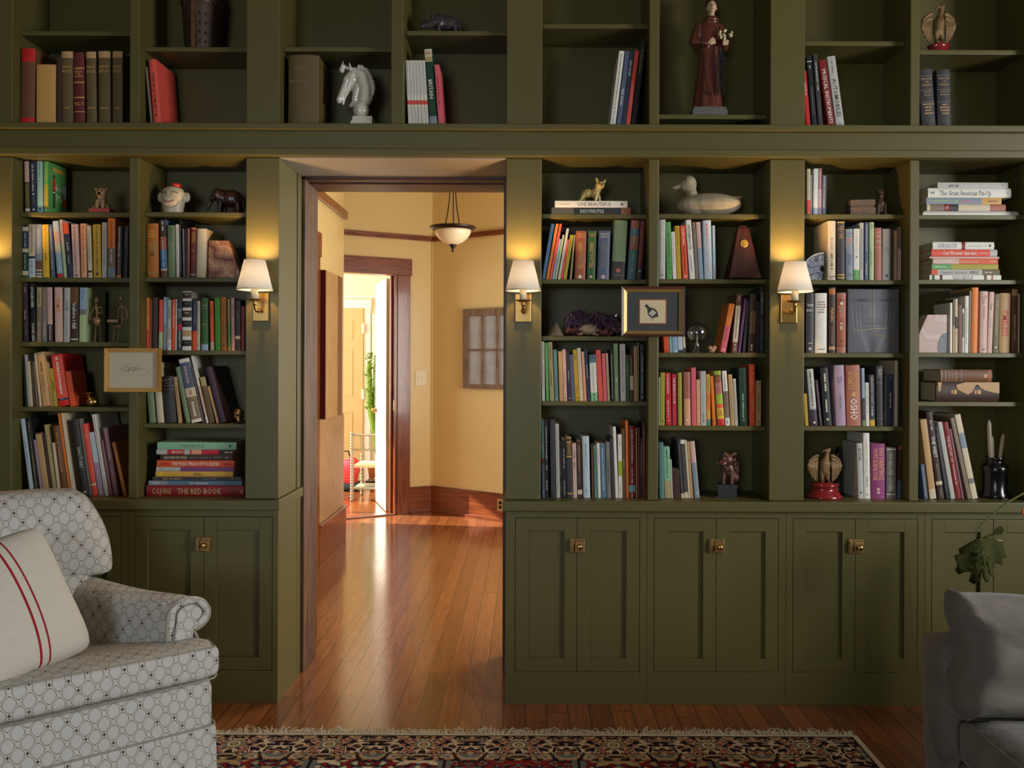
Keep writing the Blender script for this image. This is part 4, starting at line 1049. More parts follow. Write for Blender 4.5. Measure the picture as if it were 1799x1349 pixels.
shelf('behind the framed bird print', 'books beside the framed bird print', 1080, 490, 6.542, zB2[2], '''
572 632 600 -18 oro | | o .9 .95 dre
636 666 590 -18 aqu
670 730 590 -18 lbl | | o .93 .97 wht
734 786 585 -18 pbl | .88 1 cha
790 820 590 -16 crm | .78 1 cha
''')
shelf('right of the glass bulb', 'books right of the glass bulb', 1080, 490, 6.542, zB2[2], '''
1210 1276 280 106 org | .45 1 pnk | ? .5 .75 mag; o .92 .96 wht | orange and pink book
1344 1404 172 58 brn | .2 .82 crm | ? .03 .12 wht; ? .25 .75 tau; ? .85 .95 wht | cream and brown book
1414 1444 225 76 prp | | ? .2 .5 lil
1468 1500 250 40 cha
1530 1612 170 20 dbr H | | EASTERN BODY/WESTERN MIND .3 .68 tan; ? .86 .95 wht
1618 1660 260 4 blk
1666 1722 102 0 blk d.19 | | NUMEROLOGY .02 .46 tan; ? .5 .8 gry; ? .86 .95 gry
''')
shelf('below the geode', 'books on shelf below the amethyst geode', 940, 590, 8.567, zB1[3], '''
86 150 86 -12 wht d.16 | | ? .05 .3 gry; ? .38 .8 gry
166 214 105 -24 lgn d.16 | | ? .1 .8 pgn
226 290 92 -34 khk d.16 | | ? .08 .35 dbr; ? .48 .75 dbr
298 356 205 -28 tea | | ? .05 .5 aqu; o .94 .97 wht
370 430 232 -24 tan
435 486 202 -42 ppk | | ? .4 .75 gry; o .93 .96 dbr
498 548 226 -42 dpu | | ? .4 .6 wht; o .93 .97 wht
552 604 280 -42 slt
610 668 206 -52 mus | | ? .06 .2 olv; ? .7 .85 olv; o .93 .96 dbr
674 732 182 -48 crm | | ? .1 .8 ppk
740 780 235 -46 pch
790 836 207 -52 nvy | | ESCAPE ARTIST .05 .82 pgr; o .93 .97 gry
844 944 280 -32 wht | 0 .1 slt, .1 .18 tea, .82 1 mnt | ? .22 .8 pgr; ? .84 .98 grn | white and green patterned paperback
956 1028 212 -58 cor | | ? .05 .3 rus; ? .5 .8 org; o .92 .95 rus
1034 1086 265 -34 pnk
1094 1130 260 -34 khk
1150 1190 205 -22 blk | | ? .1 .95 crm
1202 1264 117 -24 sag d.17 | | ? .07 .55 grn; ? .6 .66 wht
1286 1370 122 -16 pgr H d.17 | | ? .1 .85 gry
1378 1430 285 -14 grn | | ? .2 .6 mnt
1434 1486 285 -14 mar | .45 .76 crm | ? .05 .4 tan
1492 1544 156 -8 tan d.16 | | ? .05 .95 rus
1548 1560 100 -2 khk d.17
1578 1650 132 0 blk H d.17 | | o 0 .09 mar; ? .18 .85 pgr; o .9 .95 wht
''')
shelf('below framed bird print', 'books on shelf below the framed bird print', 1150, 625, 8.994, zB2[3], '''
65 90 340 0 pgn | | ? .1 .9 sag
94 162 265 -6 oly | | o .9 .93 grn
182 270 270 -20 red | | ? .03 .4 wht; ? .52 .84 wht; o .88 .93 ppk
284 350 290 -10 cri | | THE BRAIN IN LOVE .02 .62 wht; ? .7 .85 pnk
372 436 265 -10 oly H
470 572 256 -14 pch H | 0 .5 ros | ? .1 .45 rus; o .87 .93 wht
588 662 186 -14 pnk d.16
668 726 376 -10 pch | | o .94 .96 rus
734 820 242 -14 pgr d.16 | | ? .4 .7 lbl; ? .76 .94 cha
826 886 292 -14 gld | .36 .7 org, .88 1 tea | ? .08 .34 cha; ? .42 .54 red
922 970 320 -46 org | | ? .86 .98 blk; o .02 .06 ppk
1000 1110 236 -68 gld H | 0 .07 lim, .07 .2 brn, .2 .43 ros, .43 .61 lim, .61 .68 oro, .68 .88 yel, .88 1 red | =20 .09 .19 org; =YOU .22 .32 ppk; =? .72 .84 brn | multicoloured banded book
1122 1196 236 -62 tau | 0 .37 wht, .86 1 wht | ? .06 .35 cha; ? .38 .65 blk; ? .9 .96 cha | white and taupe book
1208 1270 292 -50 tan | | ? .08 .9 gry
1274 1322 362 -42 pgr | | ? .05 .9 gry
1348 1468 187 -24 dgn H d.16 | | ? .45 .85 pgn; o .88 .93 sag
1504 1600 132 -18 oro H d.17 | | o .13 .17 ppk; ? .02 .08 pch; ? .2 .4 pch; ? .55 .75 pch
1606 1684 392 -2 tan | | =? .04 .12 dbr; ? .25 .7 dbr; o .9 .93 dbr
''')
shelf('by the doorway', 'tall books on the counter by the doorway', 940, 725, 8.433, zCT, '''
80 148 102 -22 slt d.19 | 0 .5 tea, .5 .57 mar | NEON .22 .48 pgn; o .9 .95 wht
154 204 116 -20 blk d.19 | | ? .08 .5 wht; ? .58 .64 wht; ? .78 .9 wht
234 306 97 -24 cha H d.19
318 374 166 -24 pgr d.18 | | ? .05 .95 gry
378 406 440 -14 blk | | ? .1 .6 gry; ? .7 .9 gry
412 470 402 -20 blk | | ? .15 .5 pgr; ? .7 .95 pgr
476 558 362 -24 cha H | 0 .02 gld, .07 .09 gld, .31 .33 gld, .92 .94 gld | =? .1 .3 gld
566 626 452 -20 ppk | | ICON .12 .3 cha; ? .35 .45 cha
634 702 416 -22 dbr | .86 .94 crm | ? .08 .55 tan; ? .6 .75 gry
716 820 346 -24 pbl H | | ? .12 .5 gbl; ? .86 .94 gbl
846 870 500 -16 brn
882 932 490 -20 tea | | ? .1 .45 dgn; ? .9 1 lim
938 978 452 -28 crm | 0 1 wht | ? .1 .4 pnk | white ragged-edged book
986 1062 456 -32 stl | | ? .1 .85 pbl
1070 1130 436 -28 gry | | ? .3 .7 cha
1138 1190 376 -34 cha H
1194 1236 206 -46 wht d.18
1240 1296 322 -16 wht | .42 .65 lim | ? .05 .2 gry; ? .8 .95 gry
1300 1344 242 -18 brn | | FREE FALL .25 .75 tan
1352 1390 117 -16 org d.19 | | o .84 .88 wht
1396 1488 196 -10 dre H | .82 .92 aqu | ? .05 .5 wht; ? .58 .8 wht; ? .94 .98 wht
1496 1514 232 -8 tan
1522 1552 222 -2 mar
1560 1586 380 0 dbr | | ? .1 .6 wht
1594 1646 152 -6 dbr d.19 | 0 1 mar | ? .1 .7 tan | dark maroon book
''', .062)
shelf('left of the foo dog', 'books left of the foo dog figurine', 1150, 750, 8.994, zCT, '''
76 158 242 -22 tea H
166 262 312 -48 mnt | .66 1 khk | ? .05 .6 dgn
268 292 516 -42 crm
300 408 672 -20 dbr
422 468 210 -172 cha | .92 1 crm | ? .05 .9 gry
472 534 202 -184 cha | 0 .07 wht, .9 1 crm | ? .1 .9 gry | charcoal book with white top
538 572 206 -172 crm
576 614 232 -164 tan
634 716 222 -140 gbl H | 0 .38 ppk | o .88 .94 pbl
''', .062)
shelf('right of rightmost sconce, top shelf', 'books at top right beside the ornate box', 1400, 275, 8.995, zC1[0], '''
163 216 196 -2 crm | .68 1 cor | ? .05 .6 tau; o .95 .97 wht | cream floral paperback with coral foot
219 242 292 -2 gbl
262 332 192 6 pbl d.15
336 388 187 6 mau | .45 1 lil | ? .05 .6 wht; ? .66 .74 wht
394 458 300 10 slt | | ? .03 .85 pgr; ? .9 .96 pgr
''')
zS3 = stack('the white stack, top right', 'stacked books at top right', 1600, 300, 9.04, zC2[0], '''
190 1715 668 0 wht d.19 | | | slim white magazine
205 1700 642 0 pgr d.2 | | | slim grey magazine
255 1505 532 0 crm H | .04 .22 tau, .22 .3 dre, .3 .4 cha, .8 1 ros | =? .24 .28 wht
245 1440 430 0 gbl | .74 1 tgd | ? .04 .42 pgn; ? .45 .58 pnk; ? .82 .95 brn | blue and orange comic book
270 1590 276 0 wht H | | ? .03 .06 gry; The Great American Pin-Up .14 .76 gry; ? .95 .96 gry
425 1545 185 0 pgr | | pin-up .13 .33 blk; ? .9 .94 gry
''')
shelf('right of the grey agate', 'books right of the grey agate slice', 1400, 375, 8.995, zC1[1], '''
482 610 120 0 crm H d.18 | | ? .28 .5 gbl; ? .55 .8 cha; =? .93 .98 cha | thick cream boxed book
636 756 125 -4 cha H d.17 | .01 .03 gld, .9 .92 gld, .95 .97 gld | =THE/FOREST/OF .07 .2 tgd; =? .22 .3 tgd
772 886 246 -4 gbl H | .08 .1 slt, .13 .14 slt | =? .19 .3 org; =? .5 .7 slt; =? .86 .95 slt
896 988 242 0 wht | .8 1 lgn | ? .04 .45 pgr; o .5 .6 gry; ? .83 .93 pgn | white paperback with green foot
994 1052 147 0 pgr d.17 | | ? .1 .8 cha
1074 1126 142 0 slt d.17 | | ? .05 .5 pbl; ? .7 .9 wht
1144 1216 141 0 pgn H d.17 | | ? .03 .12 cha; ? .5 .75 sag
1226 1340 230 -4 ros H | .08 .09 pch, .36 .37 pch | =? .14 .2 crm; =? .24 .3 crm
1348 1478 246 6 pgr H | | =? .36 .46 gbl; o .88 .94 cha
1482 1514 312 8 cha | | ? .3 .8 gry
1534 1582 275 2 tan
1590 1646 216 4 tau | .4 1 ppk | ? .05 .45 cha; ? .5 .8 cri
''')
stack('the cookbook stack', 'stacked cookbooks at right', 1600, 400, 9.04, zC2[1], '''
300 1435 750 0 wht | .03 .07 grn, .14 .18 dbr, .76 .8 brn, .86 .89 ros | ENCYCLOPEDIA OF/HERBAL MEDICINE .23 .7 gry
328 1415 662 0 pgr | 0 .09 oro, .74 1 olv | Vegetable Gardeners .13 .53 gry; BIBLE .55 .7 cha; ? .78 .88 wht | white book with olive end
335 1390 578 0 oly | 0 .3 lgn | ? .05 .22 wht; ? .6 .75 khk
350 1385 490 0 oro | 0 .4 ppk | ? .02 .3 wht; comfort food .35 .68 crm; ? .88 .96 crm
300 1405 458 0 ppk d.17
325 1370 346 0 cor H | .89 1 pgr | Cut Flower Garden .17 .68 wht; ? .73 .85 pch
345 1320 226 0 wht H | .47 .53 dre | LIVER RESCUE .08 .39 lil; ? .58 .88 pgr; o .91 .95 mar
''')
shelf('left of the face print', 'books left of the face print', 1400, 490, 8.995, zC1[2], '''
140 266 226 0 cha H | | =THE/BODY .16 .33 wht; =? .36 .4 gry; =? .83 .86 wht; o .9 .96 pgr
286 472 226 0 wht H | | =? .14 .34 mau; =? .93 .96 gry
502 606 135 0 dbr H | .02 .11 amb, .9 .95 tan | MAGIC .26 .58 tgd; ? .6 .85 tau
626 774 220 0 rus H | 0 .1 ros, .11 .12 dbr, .88 .89 dbr, .9 1 ros | o .17 .19 wht; =? .23 .42 ppk; ? .5 .6 wht; =? .8 .84 dbr
''')
shelf('right of the pink agate', 'books right of the pink agate bookend', 1600, 490, 9.04, zC2[2], '''
624 660 380 0 wht
668 702 322 0 olv | .5 1 tan
706 744 320 0 crm | .33 .55 cha | ? .6 .7 ros
750 814 416 -4 brn
820 846 472 0 wht d.13 | .1 .65 gry
852 914 270 8 wht H | | ? .2 .85 gry
920 950 190 12 tau d.18
954 1058 136 16 tgd H d.18 | 0 1 org | Brown .15 .75 tgd; ? .88 .95 tan | tall orange tan book
1088 1210 196 16 ppk H | | The .06 .2 ros; ? .25 .45 ros; o .93 .96 gry
1216 1290 206 34 ppk | | Clean .1 .38 dbr; ? .42 .58 gbl; ? .65 .85 ppk | slimmer dusty pink book
1300 1390 238 24 grn | 0 1 olv | ? .1 .7 khk; o .88 .93 wht | dark olive book
1398 1570 226 18 tan H | | TIMELESS .28 .72 red
1600 1694 166 4 brn H d.17 | .0 .1 tan | ? .4 .8 crm
1704 1728 236 4 crm
1734 1790 240 4 blk
''')
shelf('right of rightmost sconce, fourth shelf', 'books on the shelf below the face print', 1400, 620, 8.995, zC1[3], '''
130 184 640 -30 mus
226 332 250 -78 gbl H | 0 .7 pgr, .72 1 dpu | ? .05 .65 cha; o .92 .97 wht | pale grey and dark purple paperback
364 404 424 -78 dpu | | ? .1 .9 lil
430 554 230 -68 blk H | | ? .1 .4 wht; ? .55 .75 wht; o .86 .92 pgn
618 776 190 -38 lil H d.17 | | =? .2 .32 slt; ? .5 .7 gry
790 1014 190 -24 cor H d.18 | 0 1 ros | THE BOOK OF/SECRETS .1 .4 tgd; o .46 .5 tgd; OSHO .55 .9 wht | thick dusty red book lettered OSHO
1040 1086 240 -22 lbl | .52 .9 cha, .9 1 sag | ? .1 .45 gbl; ? .58 .8 gry | light blue and charcoal paperback
1095 1146 470 -14 wht | | ? .05 .7 cha
1156 1234 345 -16 cha | .88 1 gld | ? .03 .55 pgr; ? .6 .8 wht | charcoal paperback with gold foot
1262 1366 206 -14 cha H | .08 .09 gry, .18 .19 gry, .27 .28 gry, .87 .88 gry | =? .05 .17 pgr | old charcoal hardback with grey bands
1376 1426 352 0 blk | | ? .7 .9 ros
1434 1524 346 0 nvy | | ? .04 .08 wht; ? .35 .65 wht
1546 1592 120 2 crm d.17 | | ? .05 .6 tan
1606 1662 300 -4 blk H
''')
stack('the old pair at right', 'two old books lying at right', 1600, 630, 9.04, zC2[3], '''
392 1390 372 0 dbr H d.15 | | ? .24 .33 tgd; ? .61 .66 tgd | tattered dark brown volume with torn tan spine
465 1285 172 0 brn H | 0 .04 tau, .09 .12 tau, .16 .18 tau, .22 .24 tau, .29 .32 tau, .4 .42 tau, .92 .98 rus | o .82 .92 tan | brown leather volume with raised bands
''')
shelf('right of the lower eagle', 'books right of the lower eagle figurine', 1400, 750, 8.995, zCT, '''
970 1058 256 -28 pgr H d.17 | | GUITAR .08 .32 cha; o .87 .91 nvy
1062 1162 96 -20 wht H d.19 | | ? .1 .6 pgr; ? .66 .82 gry; ? .92 .95 cha
1168 1394 265 -4 mag H d.17 | | 1001 PAINTINGS/YOU MUST SEE BEFORE YOU DIE .08 .66 pch; =? .7 .71 ppk; ? .8 .92 ppk | thick plum purple paintings book
1416 1566 327 0 gry | .02 .05 wht, .9 .92 wht | 1000 RECORD COVERS .1 .85 wht | grey and purple record-cover book
1580 1640 306 75 dbr | 0 .06 rus, .65 1 slt | ? .45 .65 blk | dark brown and slate book leaning right
''', .062)
shelf('left of the black vase', 'leaning books left of the black vase', 1600, 710, 7.709, zCT, '''
186 236 812 -54 slt | | ? .05 .9 pgr
262 350 200 -138 tan d.17 | .88 1 crm | ? .2 .6 tgd
372 460 96 -212 dbr H d.2 | .8 .84 crm | THE WEST .26 .55 wht; ? .1 .2 wht; ? .6 .78 gry; ? .88 .97 gry
478 530 300 -196 blk d.18 | | ? .1 .9 gry
546 606 236 -236 pgr d.19
612 690 236 -230 dre H d.19 | | THE HISTORY OF .18 .52 ppk; ? .55 .82 ppk
700 726 330 -200 mau d.18
774 826 182 -244 tau d.19
834 914 132 -246 crm d.2 | .22 .4 gbl, .76 .82 gry
''', .062)
print('BOOKS', BK_N[0])
# ------------------------------------------------------------------ ornaments (drawn in photo pixels, k = metres per pixel at that depth)
class Fig:
    def __init__(s, name, label, cat, px, z0, Y, group=None, rz=0, H=None):
        s.k = K(Y); s.zs = 1.0
        if H and z0 > CAMZ:      # height of a thing whose foot the shelf edge hides
            fy = -.045 if abs(z0-zLedge) < .01 else SY
            s.zs = (H+(z0-CAMZ)/K(fy)-(z0-CAMZ)/K(Y))/H
        k = s.k; s.e = empty(name, (PX(px, 635-(z0-CAMZ)/s.k, Y), Y, z0+.0006), rz); tag(s.e, label, cat, group)
    def part(s, m, name, mat, vox=None, parent=None, smooth=4):
        m.v = [(x*s.k, y*s.k, z*s.k*s.zs) for x, y, z in m.v]
        o = m.build(name, mat, parent or s.e)
        if vox: fuse(o, vox*s.k, smooth)
        return o
def cm(*a, **kw): return simple(*a, **kw)
# knight helmet
f = Fig('knight_helmet', 'dark steel great helm with breathing holes on the upper left shelf', 'helmet', 355, shz(340, [82.5])[0], .16, H=125)
helm = cm('dark_rusty_steel', rgb(72, 58, 46), rough=.5, metal=.55, var=.3, scale=12, bump=.2)
m = MB(); seg = 48; vs = []; fs = []
prof = [(28, 0), (29.5, 20), (32, 50), (33.5, 66), (34, 70), (33, 84), (31, 100), (27, 116), (16, 123), (1, 125)]
def hr(a): c = max(0, math.cos(a+PI/2)); return 1+.16*c**8
for r, z in prof:
    for q in range(seg): a = 2*PI*q/seg; vs.append((r*math.cos(a)*hr(a), r*math.sin(a)*hr(a)*.98, z))
for i in range(len(prof)-1):
    for q in range(seg): q2 = (q+1) % seg; fs.append((i*seg+q, i*seg+q2, (i+1)*seg+q2, (i+1)*seg+q))
m.add(vs, fs, None, True); f.part(m, 'skull', helm)
m = MB(); m.box(-3.2, 3.2, -41, -37, 0, 118); m.lathe([(34.6, 73), (35.8, 75), (35.8, 80), (34.6, 82)], seg=40, cap=False, sy=1.02)
f.part(m, 'reinforcing_band', cm('brown_steel_band', rgb(104, 76, 58), rough=.45, metal=.5, var=.2))
m = MB()
for sx in (-1, 1):
    for col_ in ((9, 4), (18, 4), (26, 3)):
        for i in range(col_[1]):
            a = -PI/2+sx*math.asin(min(.95, col_[0]/35)); z = 12+i*14-(col_[0]-9)*.0; R_ = 29.9+z*.055
            f.part(MB().ell((math.cos(a)*R_*hr(a), math.sin(a)*R_*hr(a)*.98, z), (1.5, 1.2, 2.4), 8, 6), 'breathing_hole', M['black'])
for sx in (-1, 1):
    pts = []
    for t in range(7): a = -PI/2+sx*(.16+t*.13); pts.append((math.cos(a)*34.6*hr(a), math.sin(a)*34.6*hr(a), 76+.6*t*-1.2+3))
    f.part(MB().tube(pts, 1.7, 6), 'eye_slit', M['black'])
# horse bust
f = Fig('horse_head_bust', 'white glazed ceramic horse head bust on a ball and octagonal pedestal', 'figurine', 634.6, zLedge, .10, H=107)
k_ = 1
m = MB(); m.prism([(-18, 0), (22, 0), (21.5, 14), (22, 21), (-12, 21), (-13, 16), (-16, 12)], -16, 16)
m.v = [(x, y*(1-.1*z/21), z) for x, y, z in m.v]
f.part(m, 'pedestal', M['white_cer']).modifiers.new('b', 'BEVEL').width = .001
m = MB().ell((0, 0, 33), 14.5, 24, 14); f.part(m, 'ball', M['white_cer'])
m = MB()
m.cap((6, 0, 50), (7, 0, 66), 12, 13).cap((7, 0, 66), (0, 0, 84), 13, 11.5).cap((0, 0, 84), (-13, 0, 90), 11.5, 9)
m.cap((2, 0, 56), (-18, 0, 40), 9, 3.5).cap((-5, 0, 66), (-10, 0, 50), 10, 7)
m.cap((-13, 0, 87), (-24, 0, 78), 10, 8.5).cap((-24, 0, 78), (-38, 0, 50), 7.5, 5).cap((-16, 0, 80), (-22, 0, 66), 10, 6).cap((-22, 0, 68), (-31, 0, 52), 5.5, 3.8)
m.ell((-39, 0, 49), (5, 5.5, 6)).cap((-31, 0, 52), (-32, 0, 43), 3.5, 2.4)
for sy in (-1, 1): m.cap((-18, sy*6, 94), (-20, sy*7, 104), 3, .9).ell((-27, sy*6.5, 80), (2.4, 2.2, 2)).ell((-38, sy*4.5, 50), 2)
m.cap((8, 0, 50), (15, 0, 53), 11, 6)
f.part(m, 'head_and_neck', M['white_cer'], 1.1)
m = MB(); r_ = random.Random(3)
for i in range(26):
    t = i/25; a = 1.75-t*2.25
    x = 0+19*math.cos(a)*1.0-1; z = 76+20*math.sin(a)*1.15-(t*6)
    m.ell((x, r_.uniform(-2, 2), z), (3.2, 4.5, 4.2), 10, 7, rot=(0, r_.uniform(-1, 1), 0))
m.cap((-22, 0, 97), (-33, 0, 100), 3, 4).ell((-34, 0, 95), (5, 4, 5.5)).cap((-34, 0, 99), (-32, 0, 108), 2.4, .8)
m.tube([(18, 0, 78), (21, 0, 66), (19, 0, 56)], [5, 4, 3], 10)
f.part(m, 'mane', M['white_cer'], .9, smooth=2)
# quadruped helper
def quad(f, body, vox, mat, name='body', smooth=4):
    m = MB()
    for b in body:
        if len(b) == 4 and not hasattr(b[2], '__len__'): m.cap(b[0], b[1], b[2], b[3])
        elif len(b) == 3: m.ell(b[0], b[1], rot=b[2])
        else: m.ell(b[0], b[1])
    m.v = [(x, y, max(z, .3)) for x, y, z in m.v]
    return f.part(m, name, mat, vox, smooth=smooth)
f = Fig('rhino_figurine', 'small black rhinoceros figurine on the upper shelf above the doorway', 'figurine', 776, shz(800, [54])[0], .10, rz=.25, H=27)
blk = cm('black_resin', rgb(52, 50, 50), rough=.3, var=.3, scale=20, bump=.3)
quad(f, [((12, 0, 17), (20, 10, 10)), ((-4, 0, 18), (13, 10, 11)), ((-10, 0, 17), (-26, 0, 11), 8, 6), ((-26, 0, 11), (-34, 0, 9), 6, 4.5), ((-6, -5, 12), (-7, -6, 1.5), 4.5, 3.2), ((-6, 6, 12), (-4, 6, 1.5), 4.5, 3.2),
    ((22, -5, 12), (23, -6, 1.5), 5, 3.2), ((22, 6, 12), (25, 6, 1.5), 5, 3.2), ((30, 0, 18), (34, 0, 8), 2, 1), ((-34, 0, 13), (-41, 0, 26), 2.4, .5), ((-28, 0, 16), (-30, 0, 22), 2, .5), ((-17, -5, 21), (-18, -6, 27), 2, 1), ((-17, 5, 21), (-18, 6, 27), 2, 1)], 1.0, blk)
# friar statue
zs_ = shz(1250, [201])[0]
f = Fig('friar_statue', 'tall painted friar statue in brown robe holding flowers, with hanging dark rosaries', 'statue', 1243, zs_, .13, H=200)
robe = cm('brown_glazed_robe', rgb(88, 44, 32), rough=.25, var=.25, scale=6, coat=.4)
skin = cm('painted_skin', rgb(196, 164, 130), rough=.45, var=.06)
MBs = MB().box(-30, 30, -22, 22, 0, 10).box(-28, 28, -20, 20, 10, 15); f.part(MBs, 'plinth', cm('grey_plinth', rgb(88, 88, 84), rough=.6))
m = MB(); vs = []; fs = []; seg = 48
for z, rx, ry, cx_ in ((15, 27, 19, 0), (20, 26, 18, 0), (50, 22, 16, 0), (90, 19, 14, 1), (120, 19, 13, 2), (135, 21, 13, 3), (150, 22, 12, 3), (160, 18, 10, 4), (167, 9, 7, 5)):
    for q in range(seg):
        a = 2*PI*q/seg; fo = 1+.07*math.sin(a*9+1)*max(0, (130-z)/115)
        vs.append((cx_+rx*fo*math.cos(a), ry*fo*math.sin(a), z))
for i in range(8):
    for q in range(seg): q2 = (q+1) % seg; fs.append((i*seg+q, i*seg+q2, (i+1)*seg+q2, (i+1)*seg+q))
fs.append(tuple(range(seg-1, -1, -1))); fs.append(tuple(8*seg+q for q in range(seg))); m.add(vs, fs, None, True)
m.cap((-17, 0, 152), (-26, -6, 128), 9, 8.5).cap((-26, -6, 128), (-6, -16, 122), 8.5, 6).cap((20, 0, 152), (28, -5, 122), 9, 8).cap((28, -5, 120), (24, -16, 124), 8, 6)
m.lathe([(10, 160), (14, 164), (13, 170), (9, 171)], 5, 0, 24)
f.part(m, 'robe', robe, 1.3)
m = MB(); m.cap((6, 0, 164), (6, -1, 176), 6, 5.5); m.ell((6, -1, 188), (8.5, 9, 11.5)).ell((6, -9, 180), (4.5, 3, 3.5)).ell((6, -10.5, 187), (1.5, 2.2, 3)).ell((-2.8, 0, 187), (1.4, 2.4, 3)).ell((14.8, 0, 187), (1.4, 2.4, 3))
m.ell((2.5, -8.6, 190.5), (2, 1, 1.2)).ell((9.5, -8.6, 190.5), (2, 1, 1.2))
f.part(m, 'head', skin, .8, smooth=2)
m = MB()
for sx in (2.5, 9.5): m.ell((sx, -9.3, 190), (1.3, .6, .8))
m.ell((6, -9.6, 182), (2.6, .6, .5)); f.part(m, 'eyes_and_mouth', cm('painted_features', rgb(90, 44, 36), rough=.4))
m = MB().ell((6, 3, 194), (10, 9.5, 9.5)).ell((-2.2, 2, 190), (2.5, 6, 6)).ell((14.2, 2, 190), (2.5, 6, 6)); f.part(m, 'hair', cm('dark_painted_hair', rgb(40, 28, 22), rough=.5), .9)
m = MB(); m.ell((1, -20, 122), (6, 3.5, 4.5))
for i in range(4): m.cap((3, -21, 119.5+i*2.3), (9-i*.5, -22, 120+i*2.4), 1.3, .9)
m.cap((0, -21, 126), (4, -22.5, 129), 1.3, 1)
f.part(m, 'hand', skin, .7, smooth=1); m = MB(); m.ell((27, -20, 122), (5, 3.5, 5.5))
for i in range(4): m.cap((22.5+i*2.6, -23.5, 124), (21.5+i*2.6, -23, 117), 1.25, 1)
f.part(m, 'hand', skin, .7, smooth=1)
m = MB(); r_ = random.Random(8)
for i in range(9): m.ell((24+r_.uniform(-9, 13), -20+r_.uniform(-2, 2), 134+r_.uniform(-4, 9)), (4, 2, 2.4), 8, 5, rot=(r_.uniform(-1, 1), r_.uniform(-1, 1), r_.uniform(0, 3)))
m.tube([(24, -20, 122), (25, -21, 134)], 2); f.part(m, 'flowers', cm('cream_flowers', rgb(216, 206, 160), rough=.5))
def beads(f, strands, rad, mat, name):
    m = MB()
    for pts in strands:
        pts = [Vector(p) for p in pts]; L = sum((pts[i+1]-pts[i]).length for i in range(len(pts)-1)); n = int(L/(rad*2.1)); acc = 0
        for j in range(n):
            d_ = L*j/n; i = 0
            while i < len(pts)-2 and d_ > (pts[i+1]-pts[i]).length: d_ -= (pts[i+1]-pts[i]).length; i += 1
            m.ell(pts[i].lerp(pts[i+1], d_/(pts[i+1]-pts[i]).length), rad, 7, 5)
    return f.part(m, name, mat)
st = [[(17, -15, 150), (16, -20, 118), (12+i*3.4, -23+abs(i-2), 90), (11+i*3.4, -22+abs(i-2), 36-i % 2*4)] for i in range(5)]
st += [[(-13, -13, 152), (-14, -19, 128), (-10, -20, 80), (-4, -20, 40), (6, -21, 34)]]
beads(f, st, 1.5, M['black'], 'rosary')
# eagles
wingm = cm('bronze_feathers', rgb(128, 100, 64), rough=.4, metal=.35, var=.35, scale=10, stretch=(60, 1, 14), bump=.6, bscale=12)
redg = cm('red_glazed_base', rgb(128, 26, 28), rough=.18, var=.12, coat=.6)
def eagle(label, px, z0, Y, base, top, w):
    f = Fig('eagle_figurine', label, 'figurine', px, z0, Y, H=top); b = base[-1][1]; s = (top-b)/64.0
    m = MB().lathe(base, 0, 0, 40, sy=.8); f.part(m, 'base', redg)
    def T(p): return (p[0]*w/62., p[1]*w/62., b+p[2]*s)
    m = MB()
    for p0, p1, r0, r1 in (((0, 0, 20), (1, 0, 34), 9, 10), ((1, 0, 34), (3, -1, 46), 9, 5), ((3, -1, 46), (5, -2, 57), 5, 4), ((5, -2, 57), (7, -2, 60), 4.5, 3.8), ((0, 2, 14), (0, 6, 2), 6, 3)):
        m.cap(T(p0), T(p1), r0*s, r1*s)
    for sx in (-1, 1): m.cap(T((sx*5, -2, 18)), T((sx*5, -3, 7)), 4.6*s, 3*s).cap(T((sx*5, -3, 7)), T((sx*6, -8, 1.5)), 2.2*s, 1.6*s)
    m.cap(T((3, -3, 59)), T((-4, -5, 57)), 2.6*s, 1.4*s).cap(T((-4, -5, 57)), T((-5.5, -5, 53.5)), 1.4*s, .6*s)
    f.part(m, 'body', wingm, 1.0*s)
    for sx in (-1, 1):
        m = MB()
        for i in range(9):
            t = i/8; tp = T((sx*(12+14.5*t), 2-1.5*(i % 2), 49-10*t*t)); bt = T((sx*(13.5+15*t), -1+1.5*(i % 2), 1.5+20*t**1.7)); md = (Vector(tp)+Vector(bt))/2+Vector((sx*(1+3*math.sin(t*3)), -2, 0))
            m.cap(tp, md, 2.3*s, 2.1*s).cap(md, bt, 2.1*s, 1.0*s)
        for i in range(8): t = i/7; m.ell(T((sx*(11.5+15*t), -.5, 48-10*t*t)), (2.3*s, 3.0*s, 3.4*s), 8, 6); m.ell(T((sx*(13+14*t), -.8, 41-9*t*t)), (1.9*s, 2.6*s, 3.6*s), 8, 6)
        f.part(m, 'wing', wingm, .62*s, smooth=1)
eagle('bronze eagle figurine with raised wings on red base, on the top right shelf', 1648, shz(1710, [87.6])[0], .12, [(20, 0), (20, 3), (18, 5), (17, 12), (19, 14), (12, 15.5), (11, 17)], 80, 62)
eagle('larger bronze eagle figurine on stepped red base, on the counter by the guitar book', 1448, zCT, .09, [(31, 0), (31, 3), (28, 6), (26, 10), (22, 13), (21, 18), (25, 22), (24, 25), (14, 26), (13, 27)], 89, 62)
